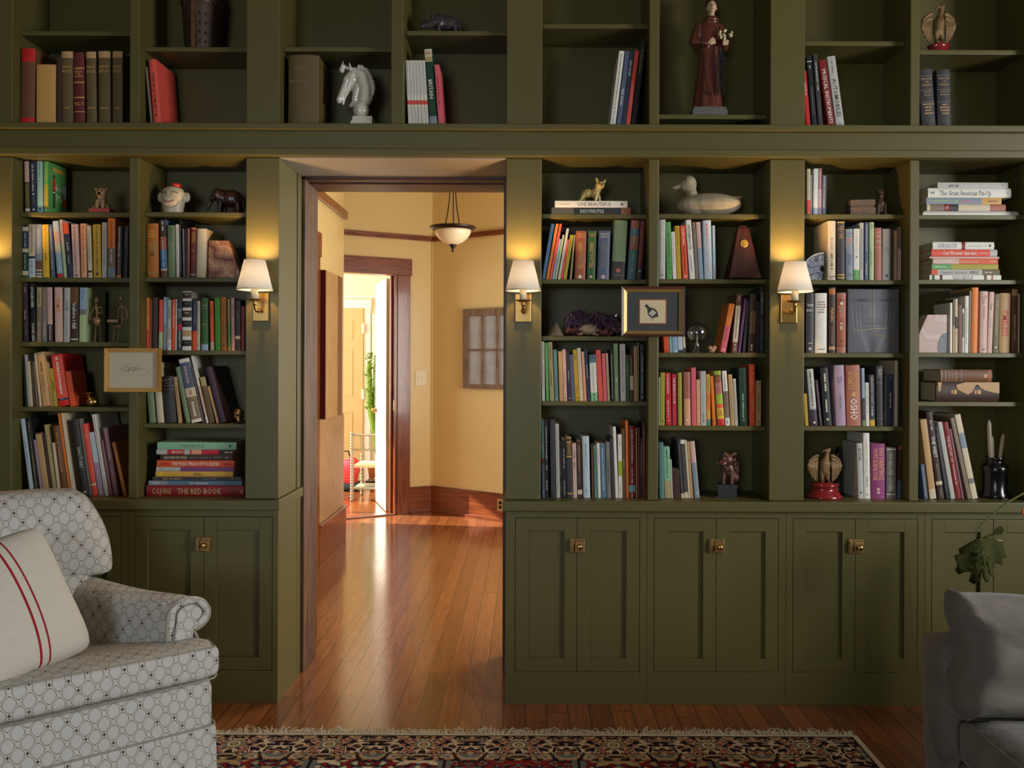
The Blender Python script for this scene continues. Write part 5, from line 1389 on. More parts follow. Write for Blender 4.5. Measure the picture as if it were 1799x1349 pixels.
# pug on red box
f = Fig('pug_figurine', 'small seated pug figurine on a red box, top left shelf', 'figurine', 180, zA1[0], .09, H=45)
m = MB().box(-18, 18, -12, 12, 0, 7); o = f.part(m, 'red_box', cm('red_patterned_box', rgb(150, 66, 60), rough=.4, var=.3, scale=60)); o.modifiers.new('b', 'BEVEL').width = .001
pug = cm('brindle_fur', rgb(150, 122, 82), rough=.6, var=.45, scale=70)
quad(f, [((0, 2, 16), (9, 8, 9)), ((0, -1, 24), (7, 7, 8)), ((0, -4, 34), (9, 8, 8.5)), ((-7, -4, 38), (-10, -4, 41), 2.6, 1.6), ((7, -4, 38), (10, -4, 41), 2.6, 1.6), ((-5, -7, 20), (-5, -9, 9), 3, 2.6), ((5, -7, 20), (5, -9, 9), 3, 2.6), ((-9, 0, 12), (-12, -6, 9), 5, 3), ((9, 0, 12), (12, -6, 9), 5, 3), ((0, -10, 31), (4.5, 3, 3.5))], .8, pug)
m = MB().ell((0, -12.6, 31), (3.5, 1.5, 3)).ell((-4, -11, 36), (1.5, 1.2, 1.3)).ell((4, -11, 36), (1.5, 1.2, 1.3)); f.part(m, 'dark_muzzle_and_eyes', M['bronze'])
# monkey jar
f = Fig('monkey_head_jar', 'cream ceramic monkey head jar with small red cap', 'jar', 304.5, zA2[0], .12, H=50)
cer = cm('cream_ceramic', rgb(188, 176, 146), rough=.4, var=.08, scale=10)
m = MB().lathe([(16, 0), (17, 6), (18.5, 14), (20.5, 26), (20, 34), (16, 41), (9, 44.5), (2, 45.5)], 0, 0, 32, sy=.9)
for sx in (-1, 1): m.ell((sx*23, 2, 28), (6, 3, 8.5))
m.ell((0, -14, 20), (14, 7, 12)); f.part(m, 'head', cer, 1.1)
m = MB(); m.tube([(-9, -19.6, 20), (-5, -21.4, 17.6), (0, -21.9, 16.6), (5, -21.4, 17.6), (9, -19.6, 20)], .8, 6); f.part(m, 'mouth', cm('red_brown_line', rgb(150, 64, 50), rough=.5))
m = MB()
for sx in (-1, 1):
    for i in range(5): m.tube([(sx*(4+i*2.4), -19.0+i*.9, 33-i*.4), (sx*(5.4+i*2.4), -18.2+i*.95, 34.6-i*.4)], .45, 5)
    m.ell((sx*5, -19.4, 30.6), (1.3, .8, 1))
f.part(m, 'eyes', M['bronze'])
m = MB().lathe([(8.2, 0), (8, 5), (7, 6.5), (1, 7.2)], 0, 0, 24, mat=Matrix.Translation((4, 0, 43.5)) @ Matrix.Rotation(.15, 4, 'Y')); f.part(m, 'cap', cm('red_glaze', rgb(190, 44, 34), rough=.25, coat=.4))
# dark elephant
f = Fig('elephant_figurine', 'dark carved walking elephant figurine, right of the monkey jar', 'figurine', 398, zA2[0], .13, rz=.1, H=44)
quad(f, [((8, 0, 26), (20, 12, 14)), ((-8, 0, 27), (12, 11, 13)), ((-16, 0, 33), (9, 8, 9)), ((-22, 0, 30), (-33, 0, 8), 5, 2.2), ((-14, -9, 32), (6, 2.5, 8)), ((-14, 9, 32), (6, 2.5, 8)), ((-8, -6, 20), (-10, -7, 2), 5.5, 4), ((-6, 6, 20), (-4, 7, 2), 5.5, 4), ((20, -6, 18), (22, -7, 2), 5.5, 4), ((20, 6, 18), (26, 7, 2), 5.5, 4), ((27, 0, 28), (30, 0, 12), 2, 1.2), ((-20, -5, 27), (-28, -6, 22), 1.6, .8)], 1.2, cm('dark_carved_wood', rgb(58, 38, 30), rough=.28, var=.3, scale=14, bump=.4))
# bookend stones
def slab(name, label, px, z0, Y, poly, th, mats, rz=0):
    f = Fig(name, label, 'bookend', px, z0, Y, rz=rz)
    m = MB().prism(poly, 0, th); o = f.part(m, 'stone', mats); b = o.modifiers.new('b', 'BEVEL'); b.width = .0015; b.segments = 2
    return f
def agate(name, cols, scale=14, dist=6.0, rough=.3, wave='BANDS'):
    m, nt, b = nmat(name); tc = N(nt, 'ShaderNodeTexCoord'); wv = N(nt, 'ShaderNodeTexWave'); wv.wave_type = wave; wv.bands_direction = 'DIAGONAL'
    wv.inputs['Scale'].default_value = scale; wv.inputs['Distortion'].default_value = dist; wv.inputs['Detail'].default_value = 4; wv.inputs['Detail Scale'].default_value = 1.5
    nt.links.new(tc.outputs['Object'], wv.inputs[0]); n = len(cols)
    c = ramp(nt, wv.outputs[1], [(i/(n-1), cc) for i, cc in enumerate(cols)]); nt.links.new(c, b.inputs['Base Color']); b.inputs['Roughness'].default_value = rough
    return m
ag1 = agate('brown_marbled_stone', [rgb(120, 70, 54), rgb(190, 136, 100), rgb(160, 104, 76), rgb(204, 160, 122)], 4, 14)
slab('stone_bookend', 'brown marbled stone bookend with slanting edge, left of the left wall lamp', 366, zA2[1], .085, [(0, 0), (54, 0), (54, 12), (35, 66), (0, 66)], 26, ag1)
ag2 = agate('pink_agate', [rgb(196, 172, 160), rgb(202, 178, 168), rgb(192, 160, 148), rgb(206, 188, 178)], 3, 12)
f = slab('agate_bookend', 'pale pink agate bookend with slanting edge and grey corner, right side', 1615.5, zC2[2], .08, [(-1, 0), (48, 0), (48, 67), (14, 67), (-1, 33)], 26, ag2)
m = MB().prism([(33, 1), (47.5, 1), (47.5, 36), (44, 34), (38, 31), (33, 18), (31.5, 10)], -.5, 1); f.part(m, 'crystal_core', agate('grey_crystal', [rgb(96, 104, 112), rgb(150, 154, 156), rgb(80, 88, 98)], 30, 14))
ag3 = agate('grey_banded_agate', [rgb(92, 98, 110), rgb(128, 132, 144), rgb(170, 174, 182), rgb(110, 116, 128), rgb(140, 144, 154)], 5, 22, .15, 'RINGS')
arc = [(-4, 0), (29, 0), (30, 4), (31, 18), (31, 34), (31, 48)]+[(-4+35*math.cos(a), 49*math.sin(a)) for a in [PI*.5+.0+i*PI*.36/8 for i in range(0)]]
pol = [(-4, 0), (26, 0), (31, 22), (30, 48)]+[(30-36*math.sin(t*PI/2*1.0), 48-48*(1-math.cos(t*PI/2))*.62) for t in [i/9 for i in range(1, 10)]]
f = slab('agate_slice', 'grey banded agate slice bookend with white rim, beside the rightmost wall lamp', 1417, zC1[1], .085, pol, 16, ag3)
rim = pol[3:]; m = MB().tube([(x, 0, z) for x, z in rim], 1.0, 6); f.part(m, 'pale_rim', cm('white_quartz_rim', rgb(206, 204, 196), rough=.3))
m = MB().prism([(23, 20), (27, 14), (30.3, 17), (30.3, 24), (27, 26)], -.6, .6); f.part(m, 'dark_hollow', M['black'])
# wire musicians
wire = cm('bronze_rod', rgb(170, 134, 100), rough=.4, metal=.35, var=.2)
f = Fig('wire_musician_figurine', 'thin bronze wire figure playing banjo, left shelf', 'figurine', 169, zA1[2], .10)
m = MB()
m.tube([(-7, -3, .8), (-2, 0, 1), (-1, 0, 30)], 1.1, 6).tube([(13, -3, .8), (8, 0, 1), (7, 0, 30)], 1.1, 6).tube([(-1, 0, 30), (7, 0, 30)], 1.3, 6)
m.tube([(3, 0, 30), (2, 0, 60), (1, 0, 66)], 1.3, 6).tube([(-4, 0, 61), (10, 0, 61)], 1.4, 6).tube([(-4, 0, 61), (-8, -2, 50), (-11, -4, 38), (6, -8, 44)], 1.1, 6).tube([(10, 0, 61), (12, -3, 50), (6, -8, 52)], 1.1, 6)
m.ell((1, 0, 74), (3, 3.5, 5)); f.part(m, 'figure', wire)
m = MB().lathe([(6, -1), (6.5, 0), (6, 1)], 0, 0, 20, mat=Matrix.Translation((5, -8, 37)) @ Matrix.Rotation(PI/2, 4, 'X')).tube([(5, -8, 42), (2, -8, 78)], .9, 6); f.part(m, 'banjo', wire)
f = Fig('wire_musician_figurine', 'thin bronze wire figure seated at keyboard, beside the left divider', 'figurine', 211, zA1[2], .10)
m = MB()
m.tube([(-18, -3, .8), (-12, 0, 1), (-9, 0, 28)], 1.1, 6).tube([(-6, -3, .8), (-3, 0, 1), (-3, 0, 28)], 1.1, 6).tube([(-11, 0, 28), (4, 0, 29)], 1.5, 6)
m.tube([(4, 0, 29), (4, 0, 40), (4, 0, 62)], 1.4, 6).tube([(-4, 0, 40), (-3, 0, 58), (0, 0, 62), (8, 0, 62), (12, 0, 54), (13, 0, 42), (8, -3, 40)], 1.1, 6).tube([(4, 0, 62), (2, 0, 70)], 1, 6).ell((1.5, 0, 77), (2.8, 3.2, 4.6)); f.part(m, 'figure', wire)
m = MB().box(-19, 0, -8, -1, 35, 39.5); f.part(m, 'keyboard', wire)
# brass bell (ear trumpet shape)
f = Fig('brass_bell', 'small polished brass horn-shaped bell on the left shelf', 'ornament', 161, zA1[3], .10)
m = MB().lathe([(2, 0), (7, .5), (10.5, 5), (10.5, 10), (8, 15), (4, 17), (1, 17.4)], 2, 0, 28); f.part(m, 'body', M['brass'])
m = MB().lathe([(2.4, 0), (2.6, 8), (5, 12), (10.5, 15), (11.3, 15.8), (10, 15.6), (4.5, 12.4), (1.5, 8)], 0, 0, 28, mat=Matrix.Translation((-4, 0, 8)) @ Matrix.Rotation(-.12, 4, 'Y'), cap=False); f.part(m, 'flared_mouth', M['brass'])
# brass skull
f = Fig('skull_ornament', 'small aged brass skull beside the pilaster under the left wall lamp', 'ornament', 419, zA2[3], .10, rz=.5)
quad(f, [((0, 0, 17), (9.5, 10, 9)), ((0, -5, 8), (6, 5, 6)), ((0, -7, 4), (5, 4, 3.5)), ((-6, -5, 12), (3, 3, 3)), ((6, -5, 12), (3, 3, 3))], .8, M['antique'])
m = MB().ell((-3.6, -8.4, 14), (2.4, 2, 2.4)).ell((3.6, -8.4, 14), (2.4, 2, 2.4)).ell((0, -9.6, 9.6), (1.2, 1.2, 1.6)); f.part(m, 'eye_sockets', M['black'])
# french bulldog on the stack
f = Fig('french_bulldog_figurine', 'gold-tinted ceramic french bulldog figurine standing on two stacked books', 'figurine', 1040, zS2, .13, rz=-.25)
gold = cm('yellow_glazed_ceramic', rgb(190, 166, 96), rough=.22, var=.22, scale=12, coat=.5)
quad(f, [((-8, 0, 17), (12, 7.5, 8)), ((5, 0, 16), (9, 7.5, 9)), ((8, 0, 20), (13, -1, 28), 7, 6), ((15, -2, 30), (8, 7, 7)), ((19, -7, 28), (3.5, 3, 3)), ((10, -3, 36), (8.5, -4, 42), 2.6, 1.8), ((21, -2, 35), (24, -2, 38.5), 2.8, 1.8), ((-14, -3, 14), (-19, -4, 6), 5, 3), ((-19, -4, 6), (-26, -4, 1.6), 2.6, 1.8), ((-14, 5, 14), (-16, 5, 1.6), 4.5, 2), ((8, -4, 12), (7, -5, 1.6), 3.8, 2.3), ((11, 4, 12), (14, 4, 1.6), 3.8, 2.3)], .9, gold)
m = MB().ell((15, -9.3, 31.5), (1.2, .8, 1.2)).ell((21.6, -8.4, 31.5), (1.2, .8, 1.2)).ell((19.2, -10.2, 28), (1.7, .8, 1)); f.part(m, 'eyes_and_nose', M['bronze'])
# duck decoy
f = Fig('duck_decoy', 'weathered whitish wooden duck decoy on the shelf above the metronome', 'decoy', 1240, zB2[0], .12, H=68)
dk = cm('weathered_white_wood', rgb(150, 140, 112), rough=.75, var=.6, scale=11, stretch=(.6, 1, 3.5), bump=.5)
quad(f, [((8, 0, 19), (56, 26, 19)), ((-20, 0, 17), (32, 22, 17)), ((34, 0, 22), (60, 0, 31), 12, 3.5), ((-22, 0, 24), (-27, 0, 44), 11, 9.5), ((-30, 0, 52), (14, 11.5, 15.5)), ((-38, 0, 50), (9, 9, 9)), ((-43, 0, 50), (-57, 0, 46.5), 5.5, 3)], 1.7, dk)
m = MB().ell((-38, -10.3, 59), (2, 1.2, 2)).ell((-38, 10.3, 59), (2, 1.2, 2)); f.part(m, 'eye', M['black'])
# metronome
f = Fig('metronome', 'dark wooden pyramid metronome with round brass badge', 'metronome', 1303.5, zB2[1], .09, H=93)
mah = wood('mahogany', rgb(52, 26, 18), rgb(82, 42, 32), rough=.35, scale=5, coat=.3)
m = MB(); vs = []
for z, h_, d_ in ((4, 27, 22), (86, 10, 9), (93, 6, 6)): vs += [(-h_, -d_, z), (h_, -d_, z), (h_, d_, z), (-h_, d_, z)]
fs = [(3, 2, 1, 0), (8, 9, 10, 11)]
for i in range(2):
    for q in range(4): fs.append((i*4+q, i*4+(q+1) % 4, i*4+4+(q+1) % 4, i*4+4+q))
m.add(vs, fs); f.part(m, 'case', mah).modifiers.new('b', 'BEVEL').width = .0015
m = MB().box(-28, 28, -23, 23, 1.5, 5)
for sx in (-22, 22):
    for sy in (-17, 17): m.ell((sx, sy, 1.5), (2.5, 2.5, 1.5))
f.part(m, 'base', mah)
m = MB().lathe([(7, 0), (7.4, .8), (6.2, 1.4), (4, 1.2), (3.4, 2), (.5, 2.2)], 0, 0, 8, smooth=False, mat=Matrix.Translation((0, -13.4, 61)) @ Matrix.Rotation(PI/2-.155, 4, 'X')); f.part(m, 'badge', cm('gold_badge', rgb(178, 140, 58), rough=.4, metal=.2, var=.25, scale=200))
# shell, geode, spiny shell
f = Fig('seashell', 'striped grey cone seashell at left end of the geode shelf', 'shell', 976, zB1[2], .09)
m = MB(); pr = []
for i in range(30): t = i/29; pr.append(((15*(1-t)**.8+.4)*(1+.06*math.sin(t*60)), 24*t))
m.lathe(pr, 0, 0, 28); m.v = [(x*(1+.10*math.sin(14*math.atan2(y, x))), y*(1+.1*math.sin(14*math.atan2(y, x))), z) for x, y, z in m.v]
f.part(m, 'shell_body', agate('striped_shell', [rgb(66, 58, 40), rgb(132, 122, 94), rgb(54, 46, 34)], 40, 3, .5))
f = Fig('amethyst_geode', 'large purple amethyst geode cluster lying on the shelf left of the bird print', 'geode', 1041, zB1[2], .14)
am = cm('amethyst', rgb(84, 64, 82), rough=.12, var=.5, scale=40, coat=.5); r_ = random.Random(11)
m = MB()
for i in range(330):
    x = r_.uniform(-48, 48); u = (x+48)/96; zt_ = 46-12*u+3*math.sin(x*.2); y = r_.uniform(-14, 10); z = 12+(zt_-14)*r_.random()**.6
    if abs(x) > 40: z *= .75
    s_ = r_.uniform(1.6, 3.6); rot = Euler((r_.uniform(-1.2, .4), r_.uniform(-.6, .6), r_.uniform(0, 6))).to_matrix().to_4x4()
    m.lathe([(s_, -s_*2), (s_, s_*.8), (.1, s_*2)], 0, 0, 6, smooth=False, mat=Matrix.Translation((x, y+(z-20)*.3, z)) @ rot)
f.part(m, 'crystals', am)
m = MB()
for i in range(26):
    x = -46+i*3.7; m.ell((x, 0, 9+3*math.sin(i)+(5 if 3 < i < 9 or i > 19 else 0)), (5, 17, 6+2*math.sin(i*2.1)))
m.ell((-20, 0, 5), (14, 12, 5)).ell((24, 0, 5), (13, 12, 5))
f.part(m, 'rock_matrix', cm('rosy_rock', rgb(132, 84, 70), rough=.6, var=.35, scale=18, bump=.5), 1.4)
f = Fig('spiny_shell', 'spiny brown striped shell in front of the amethyst geode', 'shell', 1035, zB1[2], .075)
m = MB().ell((0, 0, 11), (16, 8, 9)).ell((-8, -1, 12), (9, 7, 8))
for i in range(26):
    a = r_.uniform(-.4, PI+.4); b_ = r_.uniform(-.9, .3); c = Vector((math.cos(a)*16, math.sin(b_)*8, 11+math.sin(a)*8)); m.cap(c*.9+Vector((0, 0, 1)), c*1.12+Vector((0, -1, 0)), 1.5, .5)
m.cap((8, -3, 4), (16, -5, 2), 3, 1.6).cap((-14, -2, 4), (-18, -3, 2), 2.5, 1.2)
m.v = [(x, y, max(z, .2)) for x, y, z in m.v]
f.part(m, 'shell_body', agate('banded_spiny_shell', [rgb(84, 66, 48), rgb(190, 172, 140), rgb(110, 86, 64)], 60, 4, .5), .7, smooth=1)
# glass radiometer bulb
f = Fig('glass_bulb_ornament', 'clear glass globe radiometer bulb on a glass stem, right of the bird print', 'ornament', 1224.6, zB2[2], .10)
out = [(17.4*math.sin(t), 35.6-17.4*math.cos(t)) for t in [(.22+i*(PI-.24)/18) for i in range(19)]]
prof = [(11, 0), (10, 1), (6, 5), (4.2, 10), (4, 15)]+out[0:]+[(.15, 53)]
m = MB().lathe(prof, 0, 0, 40, cap=False)
inn = [(max(r-.35, .05), z if i > 4 else z+.1) for i, (r, z) in enumerate(prof)]
m.lathe(inn[::-1], 0, 0, 40, cap=False); m.lathe([(11, 0), (10.65, .1)], 0, 0, 40, cap=False); f.part(m, 'glass_globe', M['glass'])
m = MB().cap((0, 0, 14), (0, 0, 28), 1.6, 1.2).tube([(0, 0, 28), (0, 0, 36)], .35, 6); f.part(m, 'glass_stem', cm('frosted_stem', rgb(196, 200, 200), rough=.2))
m = MB()
for a in range(4):
    R_ = Matrix.Rotation(a*PI/2+.5, 4, 'Z'); m.tube([(0, 0, 36), (8, 0, 36)], .25, 5, mat=R_); m.box(5, 10, -.15, .15, 33.5, 38.5, mat=R_)
f.part(m, 'vanes', M['black'])
f = Fig('cat_trinket', 'tiny brown and white ceramic trinket between the glass bulb and the books', 'ornament', 1251, zB2[2], .09)
quad(f, [((0, 0, 5), (6, 5, 4.5)), ((-4, -1, 9), (4, 3.6, 3.6)), ((4, 0, 9), (4, 3.5, 4)), ((-1, 0, 2), (5, 4, 2))], .5, cm('brown_white_glaze', rgb(180, 140, 104), rough=.3, var=.5, scale=90))
# framed pictures
def picture(name, label, x0, x1, y0, y1, Y, fw, frame_mats, th=.022):
    c = P((x0+x1)/2, (y0+y1)/2, Y); k = K(Y); W2 = (x1-x0)/2*k; H2 = (y1-y0)/2*k
    e = empty(name, (c.x, Y+th, c.z)); tag(e, label, 'picture')
    y_ = -th; off = 0
    for (w_, mat, d0) in frame_mats:
        w_ *= k; a, b = W2-off, H2-off
        m = MB()
        for (p, q, r, s) in (((-a, -b), (a, -b), (a-w_, -b+w_), (-a+w_, -b+w_)), ((a, -b), (a, b), (a-w_, b-w_), (a-w_, -b+w_)), ((a, b), (-a, b), (-a+w_, b-w_), (a-w_, b-w_)), ((-a, b), (-a, -b), (-a+w_, -b+w_), (-a+w_, b-w_))):
            vs = [(p[0], y_+d0[0], p[1]), (q[0], y_+d0[0], q[1]), (r[0], y_+d0[1], r[1]), (s[0], y_+d0[1], s[1])]+[(p[0], 0, p[1]), (q[0], 0, q[1]), (r[0], 0, r[1]), (s[0], 0, s[1])]
            m.add(vs, [(0, 1, 2, 3), (7, 6, 5, 4), (0, 4, 5, 1), (3, 2, 6, 7), (1, 5, 6, 2), (0, 3, 7, 4)])
        m.build('frame' if off == 0 else 'inner_frame', mat, e); off += w_
    a, b = W2-off, H2-off
    MB().box(-a, a, -.006, -.0005, -b, b).build('backing', M['white_wall'], e)
    return e, a, b, k
goldf = cm('carved_gilt_wood', rgb(198, 148, 74), rough=.4, metal=.3, var=.3, scale=90, bump=.5)
e, a, b, k = picture('framed_drawing', 'small ink drawing in thin carved gold frame hung on the left divider', 182.5, 280.5, 611.5, 688.5, -.024, 7, [(7, goldf, (0.002, .006))])
MB().box(-a, a, -.0075, -.0062, -b, b).build('paper', cm('drawing_paper', rgb(196, 186, 158), rough=.8, var=.03), e)
m = MB(); r_ = random.Random(5); ink = M['black']
for i in range(90):
    x = r_.gauss(-.028, .016)+(.05*r_.random() if i % 2 else 0); z = r_.gauss(.002, .008); L = r_.uniform(.003, .012); t = r_.uniform(0, PI)
    if abs(x) > a*.85: continue
    m.tube([(x, -.0079, z), (x+L/2*math.cos(t)+.002, -.0079, z+L/2*math.sin(t)), (x+L*math.cos(t), -.0079, z+L*math.sin(t)*.6)], .00028, 4)
m.tube([(-.01, -.0079, .012), (.03, -.0079, .008), (.065, -.0079, -.002), (.07, -.0079, -.010), (.05, -.0079, -.008)], .0003, 4).tube([(-.055, -.0079, -.024), (-.02, -.0079, -.025), (.06, -.0079, -.026)], .00015, 4)
m.build('ink_drawing', ink, e)
brf = wood('brown_frame_wood', rgb(60, 28, 18), rgb(96, 52, 34), axis='X', rough=.3, coat=.3)
gil = cm('gilt_liner', rgb(168, 138, 78), rough=.35, metal=.5, var=.2, scale=60)
e, a, b, k = picture('framed_bird_print', 'framed bird print with dark mat in brown and gold frame on the divider', 1092, 1203.5, 503, 591, -.026, 8, [(4.5, brf, (.0, .004)), (5.5, gil, (.004, .012))], .024)
MB().box(-a, a, -.0075, -.0062, -b, b).build('dark_mat', cm('charcoal_mat', rgb(62, 66, 64), rough=.85, var=.05), e)
q = .0245*111/100; cx_ = (1147.5-1147.7)*k; cz_ = (547-548.5)*k*-1*-1
m = MB().box(-24.5*k, 24.5*k, -.0082, -.0074, -22*k, 22*k); m.build('red_fillet', cm('red_border', rgb(150, 66, 50), rough=.6), e)
MB().box(-22.6*k, 22.6*k, -.0088, -.008, -20.2*k, 20.2*k).build('print_paper', cm('print_paper', rgb(206, 190, 150), rough=.8, var=.03), e)
bird = [(-14.5, 9), (-13, 12), (-10.5, 13), (-8, 11.5), (-6, 7.5), (0, 6.5), (5, 4), (8.5, -1), (9.5, -6), (9.3, -11), (7, -9), (4, -10), (0, -11.5), (-4, -10), (-8, -6), (-9.5, -2), (-9.5, 2), (-10, 5), (-12, 7.5)]
m = MB(); m.add([(x*k, -.0091, z*k) for x, z in bird], [tuple(range(len(bird)))])
for x in (-2.5, .5): m.box((x-.3)*k, (x+.3)*k, -.0092, -.009, -16*k, -10*k)
m.build('bird_silhouette', cm('dark_ink', rgb(44, 44, 38), rough=.7), e)
MB().add([(-7.5*k, -.0094, -3*k), (-1*k, -.0094, -9*k), (6.5*k, -.0094, -2*k), (0, -.0094, 4*k)], [(0, 1, 2, 3)]).build('pale_diamond', cm('pale_patch', rgb(178, 174, 150), rough=.7, var=.3, scale=400), e)
# ornate box and cat, top right
f = Fig('ornate_box', 'small carved dark box with raised lid beside the cat statue, top right', 'box', 1511, zC1[0], .10, H=24)
orn = cm('carved_dark_metal', rgb(112, 92, 74), rough=.5, metal=.4, var=.7, scale=120, bump=1.0)
m = MB().box(-22, 22, -14, 14, 0, 11); f.part(m, 'box_body', orn); m = MB().box(-21, 22, -13, 13, 14, 23, mat=Matrix.Rotation(-.03, 4, 'Y')).box(-20, 20, -12, 12, 11, 14.2); f.part(m, 'box_lid', orn)
f = Fig('cat_statue', 'small dark seated cat statue right of the ornate box', 'statue', 1547, zC1[0], .10, H=45)
quad(f, [((0, 3, 10), (9.5, 9, 10)), ((0, 0, 20), (8, 7, 10)), ((0, -1, 32), (5.5, 5, 6)), ((-1, -2, 38), (7, 6, 6)), ((-6, -1, 42), (-7, -1, 45), 1.8, .9), ((4, -1, 42), (5.5, -1, 45.5), 1.8, .9), ((-6, -5, 18), (-8, -8, 1.6), 3, 2), ((6, -5, 18), (5, -8, 1.6), 3, 2), ((8, 2, 6), (12, -2, 3), 4, 2), ((-2, -7, 36.5), (3, 2.5, 2.4))], .8, cm('dark_mottled_bronze', rgb(92, 74, 58), rough=.35, var=.5, scale=30, metal=.4, bump=.3))
# photographic face print on a block: generic soft grey face
f = Fig('face_photo_block', 'square grey photo block of a face with gold cracks, on the right shelf', 'artwork', 1489, zC1[2], .075)
m = MB().box(0, 90, 0, 10, 0, 112.5); o = f.part(m, 'block', cm('grey_block', rgb(92, 94, 98), rough=.25, var=.15, scale=8, coat=.3)); o.modifiers.new('b', 'BEVEL').width = .0012
def face_mat():
    mt, nt, b = nmat('soft_grey_photo_print'); tc = N(nt, 'ShaderNodeTexCoord'); a_ = N(nt, 'ShaderNodeAttribute'); a_.attribute_name = 'Col'
    no = N(nt, 'ShaderNodeTexNoise'); no.inputs['Scale'].default_value = 60; nt.links.new(tc.outputs['Object'], no.inputs[0])
    nt.links.new(mixc(nt, .08, a_.outputs['Color'], no.outputs['Color']), b.inputs['Base Color']); b.inputs['Roughness'].default_value = .2; return mt
def face_val(u, v):   # u 0..1 left-right, v 0..1 bottom-top
    g = lambda cx, cy, sx, sy, a=0: math.exp(-(((u-cx)*math.cos(a)+(v-cy)*math.sin(a))/sx)**2-((-(u-cx)*math.sin(a)+(v-cy)*math.cos(a))/sy)**2)
    x = .30+.10*g(.5, .5, .3, .5)+.10*g(.5, .62, .06, .16)-.14*g(.28, .83, .15, .035)-.14*g(.72, .83, .15, .035)+.10*g(.3, .80, .12, .02)+.1*g(.72, .80, .12, .02)-.1*g(.5, .53, .1, .02)-.12*g(.5, .46, .13, .018)+.08*g(.5, .43, .12, .015)
    for c in (.10, .17, .24, .76, .84, .91): x += .12*g(c, .52, .018, .2, .12 if c < .5 else -.12)-.08*g(c+.035, .5, .014, .2, .1 if c < .5 else -.1)
    x += .12*g(.34, .16, .05, .25, .45)+.10*g(.66, .16, .05, .25, -.45)-.1*g(.5, .1, .12, .2)-.12*g(1, .5, .07, .8)
    return max(.02, min(.4, (x-.30)*.62+.115))
m = MB(); n = 56; vs = []; fs = []; cs = []
for j in range(n+1):
    for i in range(n+1): vs.append((1.5+87*i/n, -.3, 1.5+109*j/n))
for j in range(n):
    for i in range(n):
        v_ = face_val((i+.5)/n, (j+.5)/n); m.add([vs[j*(n+1)+i], vs[j*(n+1)+i+1], vs[(j+1)*(n+1)+i+1], vs[(j+1)*(n+1)+i]], [(0, 1, 2, 3)], (v_*.93, v_*.96, v_*1.08, 1))
f.part(m, 'photo_print', face_mat())
crk = cm('gold_crack_line', rgb(196, 180, 128), rough=.4)
m = MB().tube([(45, -.6, 112), (45.3, -.6, 60), (45.5, -.6, 42)], .6, 5).tube([(2, -.6, 34), (14, -.6, 39), (36, -.6, 41), (45, -.6, 43), (86, -.6, 44)], .5, 5).tube([(36, -.6, 41), (52, -.6, 32), (66, -.6, 28), (88, -.6, 26)], .45, 5).tube([(40, -.6, 2), (56, -.6, 9), (70, -.6, 16), (88, -.6, 23)], .35, 5)
f.part(m, 'gold_cracks', crk)
# foo dog
f = Fig('foo_dog_figurine', 'dark guardian lion figurine seated on a black stepped plinth', 'figurine', 1278, zCT, .10, rz=-.25)
m = MB().box(-20, 20, -15, 15, 0, 2.5).box(-16, 16, -12, 12, 2.5, 20).box(-17.5, 17.5, -13, 13, 19, 23); f.part(m, 'plinth', cm('black_plinth', rgb(34, 34, 34), rough=.5))
fd = cm('brown_mottled_bronze', rgb(86, 58, 44), rough=.35, var=.45, scale=40, metal=.25, bump=.6)
quad(f, [((3, 2, 40), (12, 10, 14)), ((0, -4, 50), (12, 10, 14)), ((-2, -7, 66), (13, 12, 12)), ((-8, -13, 64), (8, 7, 6)), ((-9, -14, 58), (6, 6, 3)), ((-5, -10, 76), (6, 5, 4)), ((9, -2, 76), (15, 0, 77), 4, 2), ((-6, -8, 46), (-7, -11, 27), 4.5, 3.4), ((7, -8, 46), (7, -10, 27), 4.5, 3.4), ((-7, -12, 25.5), (4.5, 5, 2.6)), ((7, -12, 25.5), (4.5, 5, 2.6)), ((12, 4, 34), (9, 9, 10)), ((16, 8, 40), (18, 10, 60), 4, 3)], 1.1, fd)
m = MB()
for i in range(34):
    a = r_.uniform(0, 2*PI); z = r_.uniform(48, 76); m.ell((1+12.5*math.cos(a), -2+11*math.sin(a), z), 2.6, 8, 6)
f.part(m, 'mane_curls', fd)
m = MB().ell((-12, -18, 62), (3.5, 2, 2)).cap((-15, -17, 60.5), (-5, -19, 60.5), 1, 1); f.part(m, 'open_mouth', cm('dull_red_paint', rgb(120, 44, 34), rough=.4))
m = MB().ell((-3.5, -18.4, 61), 1.6, 8, 6).ell((-15.6, -14, 61), 1.4, 8, 6).ell((-5, -17.5, 70), 1.3, 8, 6); f.part(m, 'teeth_and_eyes', M['white_cer'])
# dark glossy figure behind the eagle, black vase with candles
f = Fig('dark_glass_ornament', 'dark glossy ornament in shadow between lower eagle and guitar book', 'ornament', 1472, zCT, .215)
m = MB().lathe([(9, 0), (10, 4), (6, 12), (8, 30), (10, 48), (8, 66), (4, 78), (1, 82)], 0, 0, 28); f.part(m, 'body', cm('dark_red_black_glass', rgb(26, 12, 14), rough=.08, var=.5, scale=12, coat=.8))
f = Fig('black_vase', 'black glazed jar at far right holding three pale candles', 'vase', 1748, zCT, .12)
m = MB().lathe([(22, 0), (23, 2), (22, 6), (19.5, 12), (20, 44), (22, 52), (20, 56), (14, 60), (13, 66), (16, 70), (15, 70.5), (11.5, 66)], 0, 0, 40); f.part(m, 'jar', M['black'])
m = MB().lathe([(29, -0), (30, 1.2), (24, 1.6), (8, 1)], 0, 0, 40); m.v = [(x, y, z) for x, y, z in m.v]; f.part(m, 'saucer', M['black'])
wax = cm('pale_candle_wax', rgb(176, 166, 142), rough=.5, var=.06)
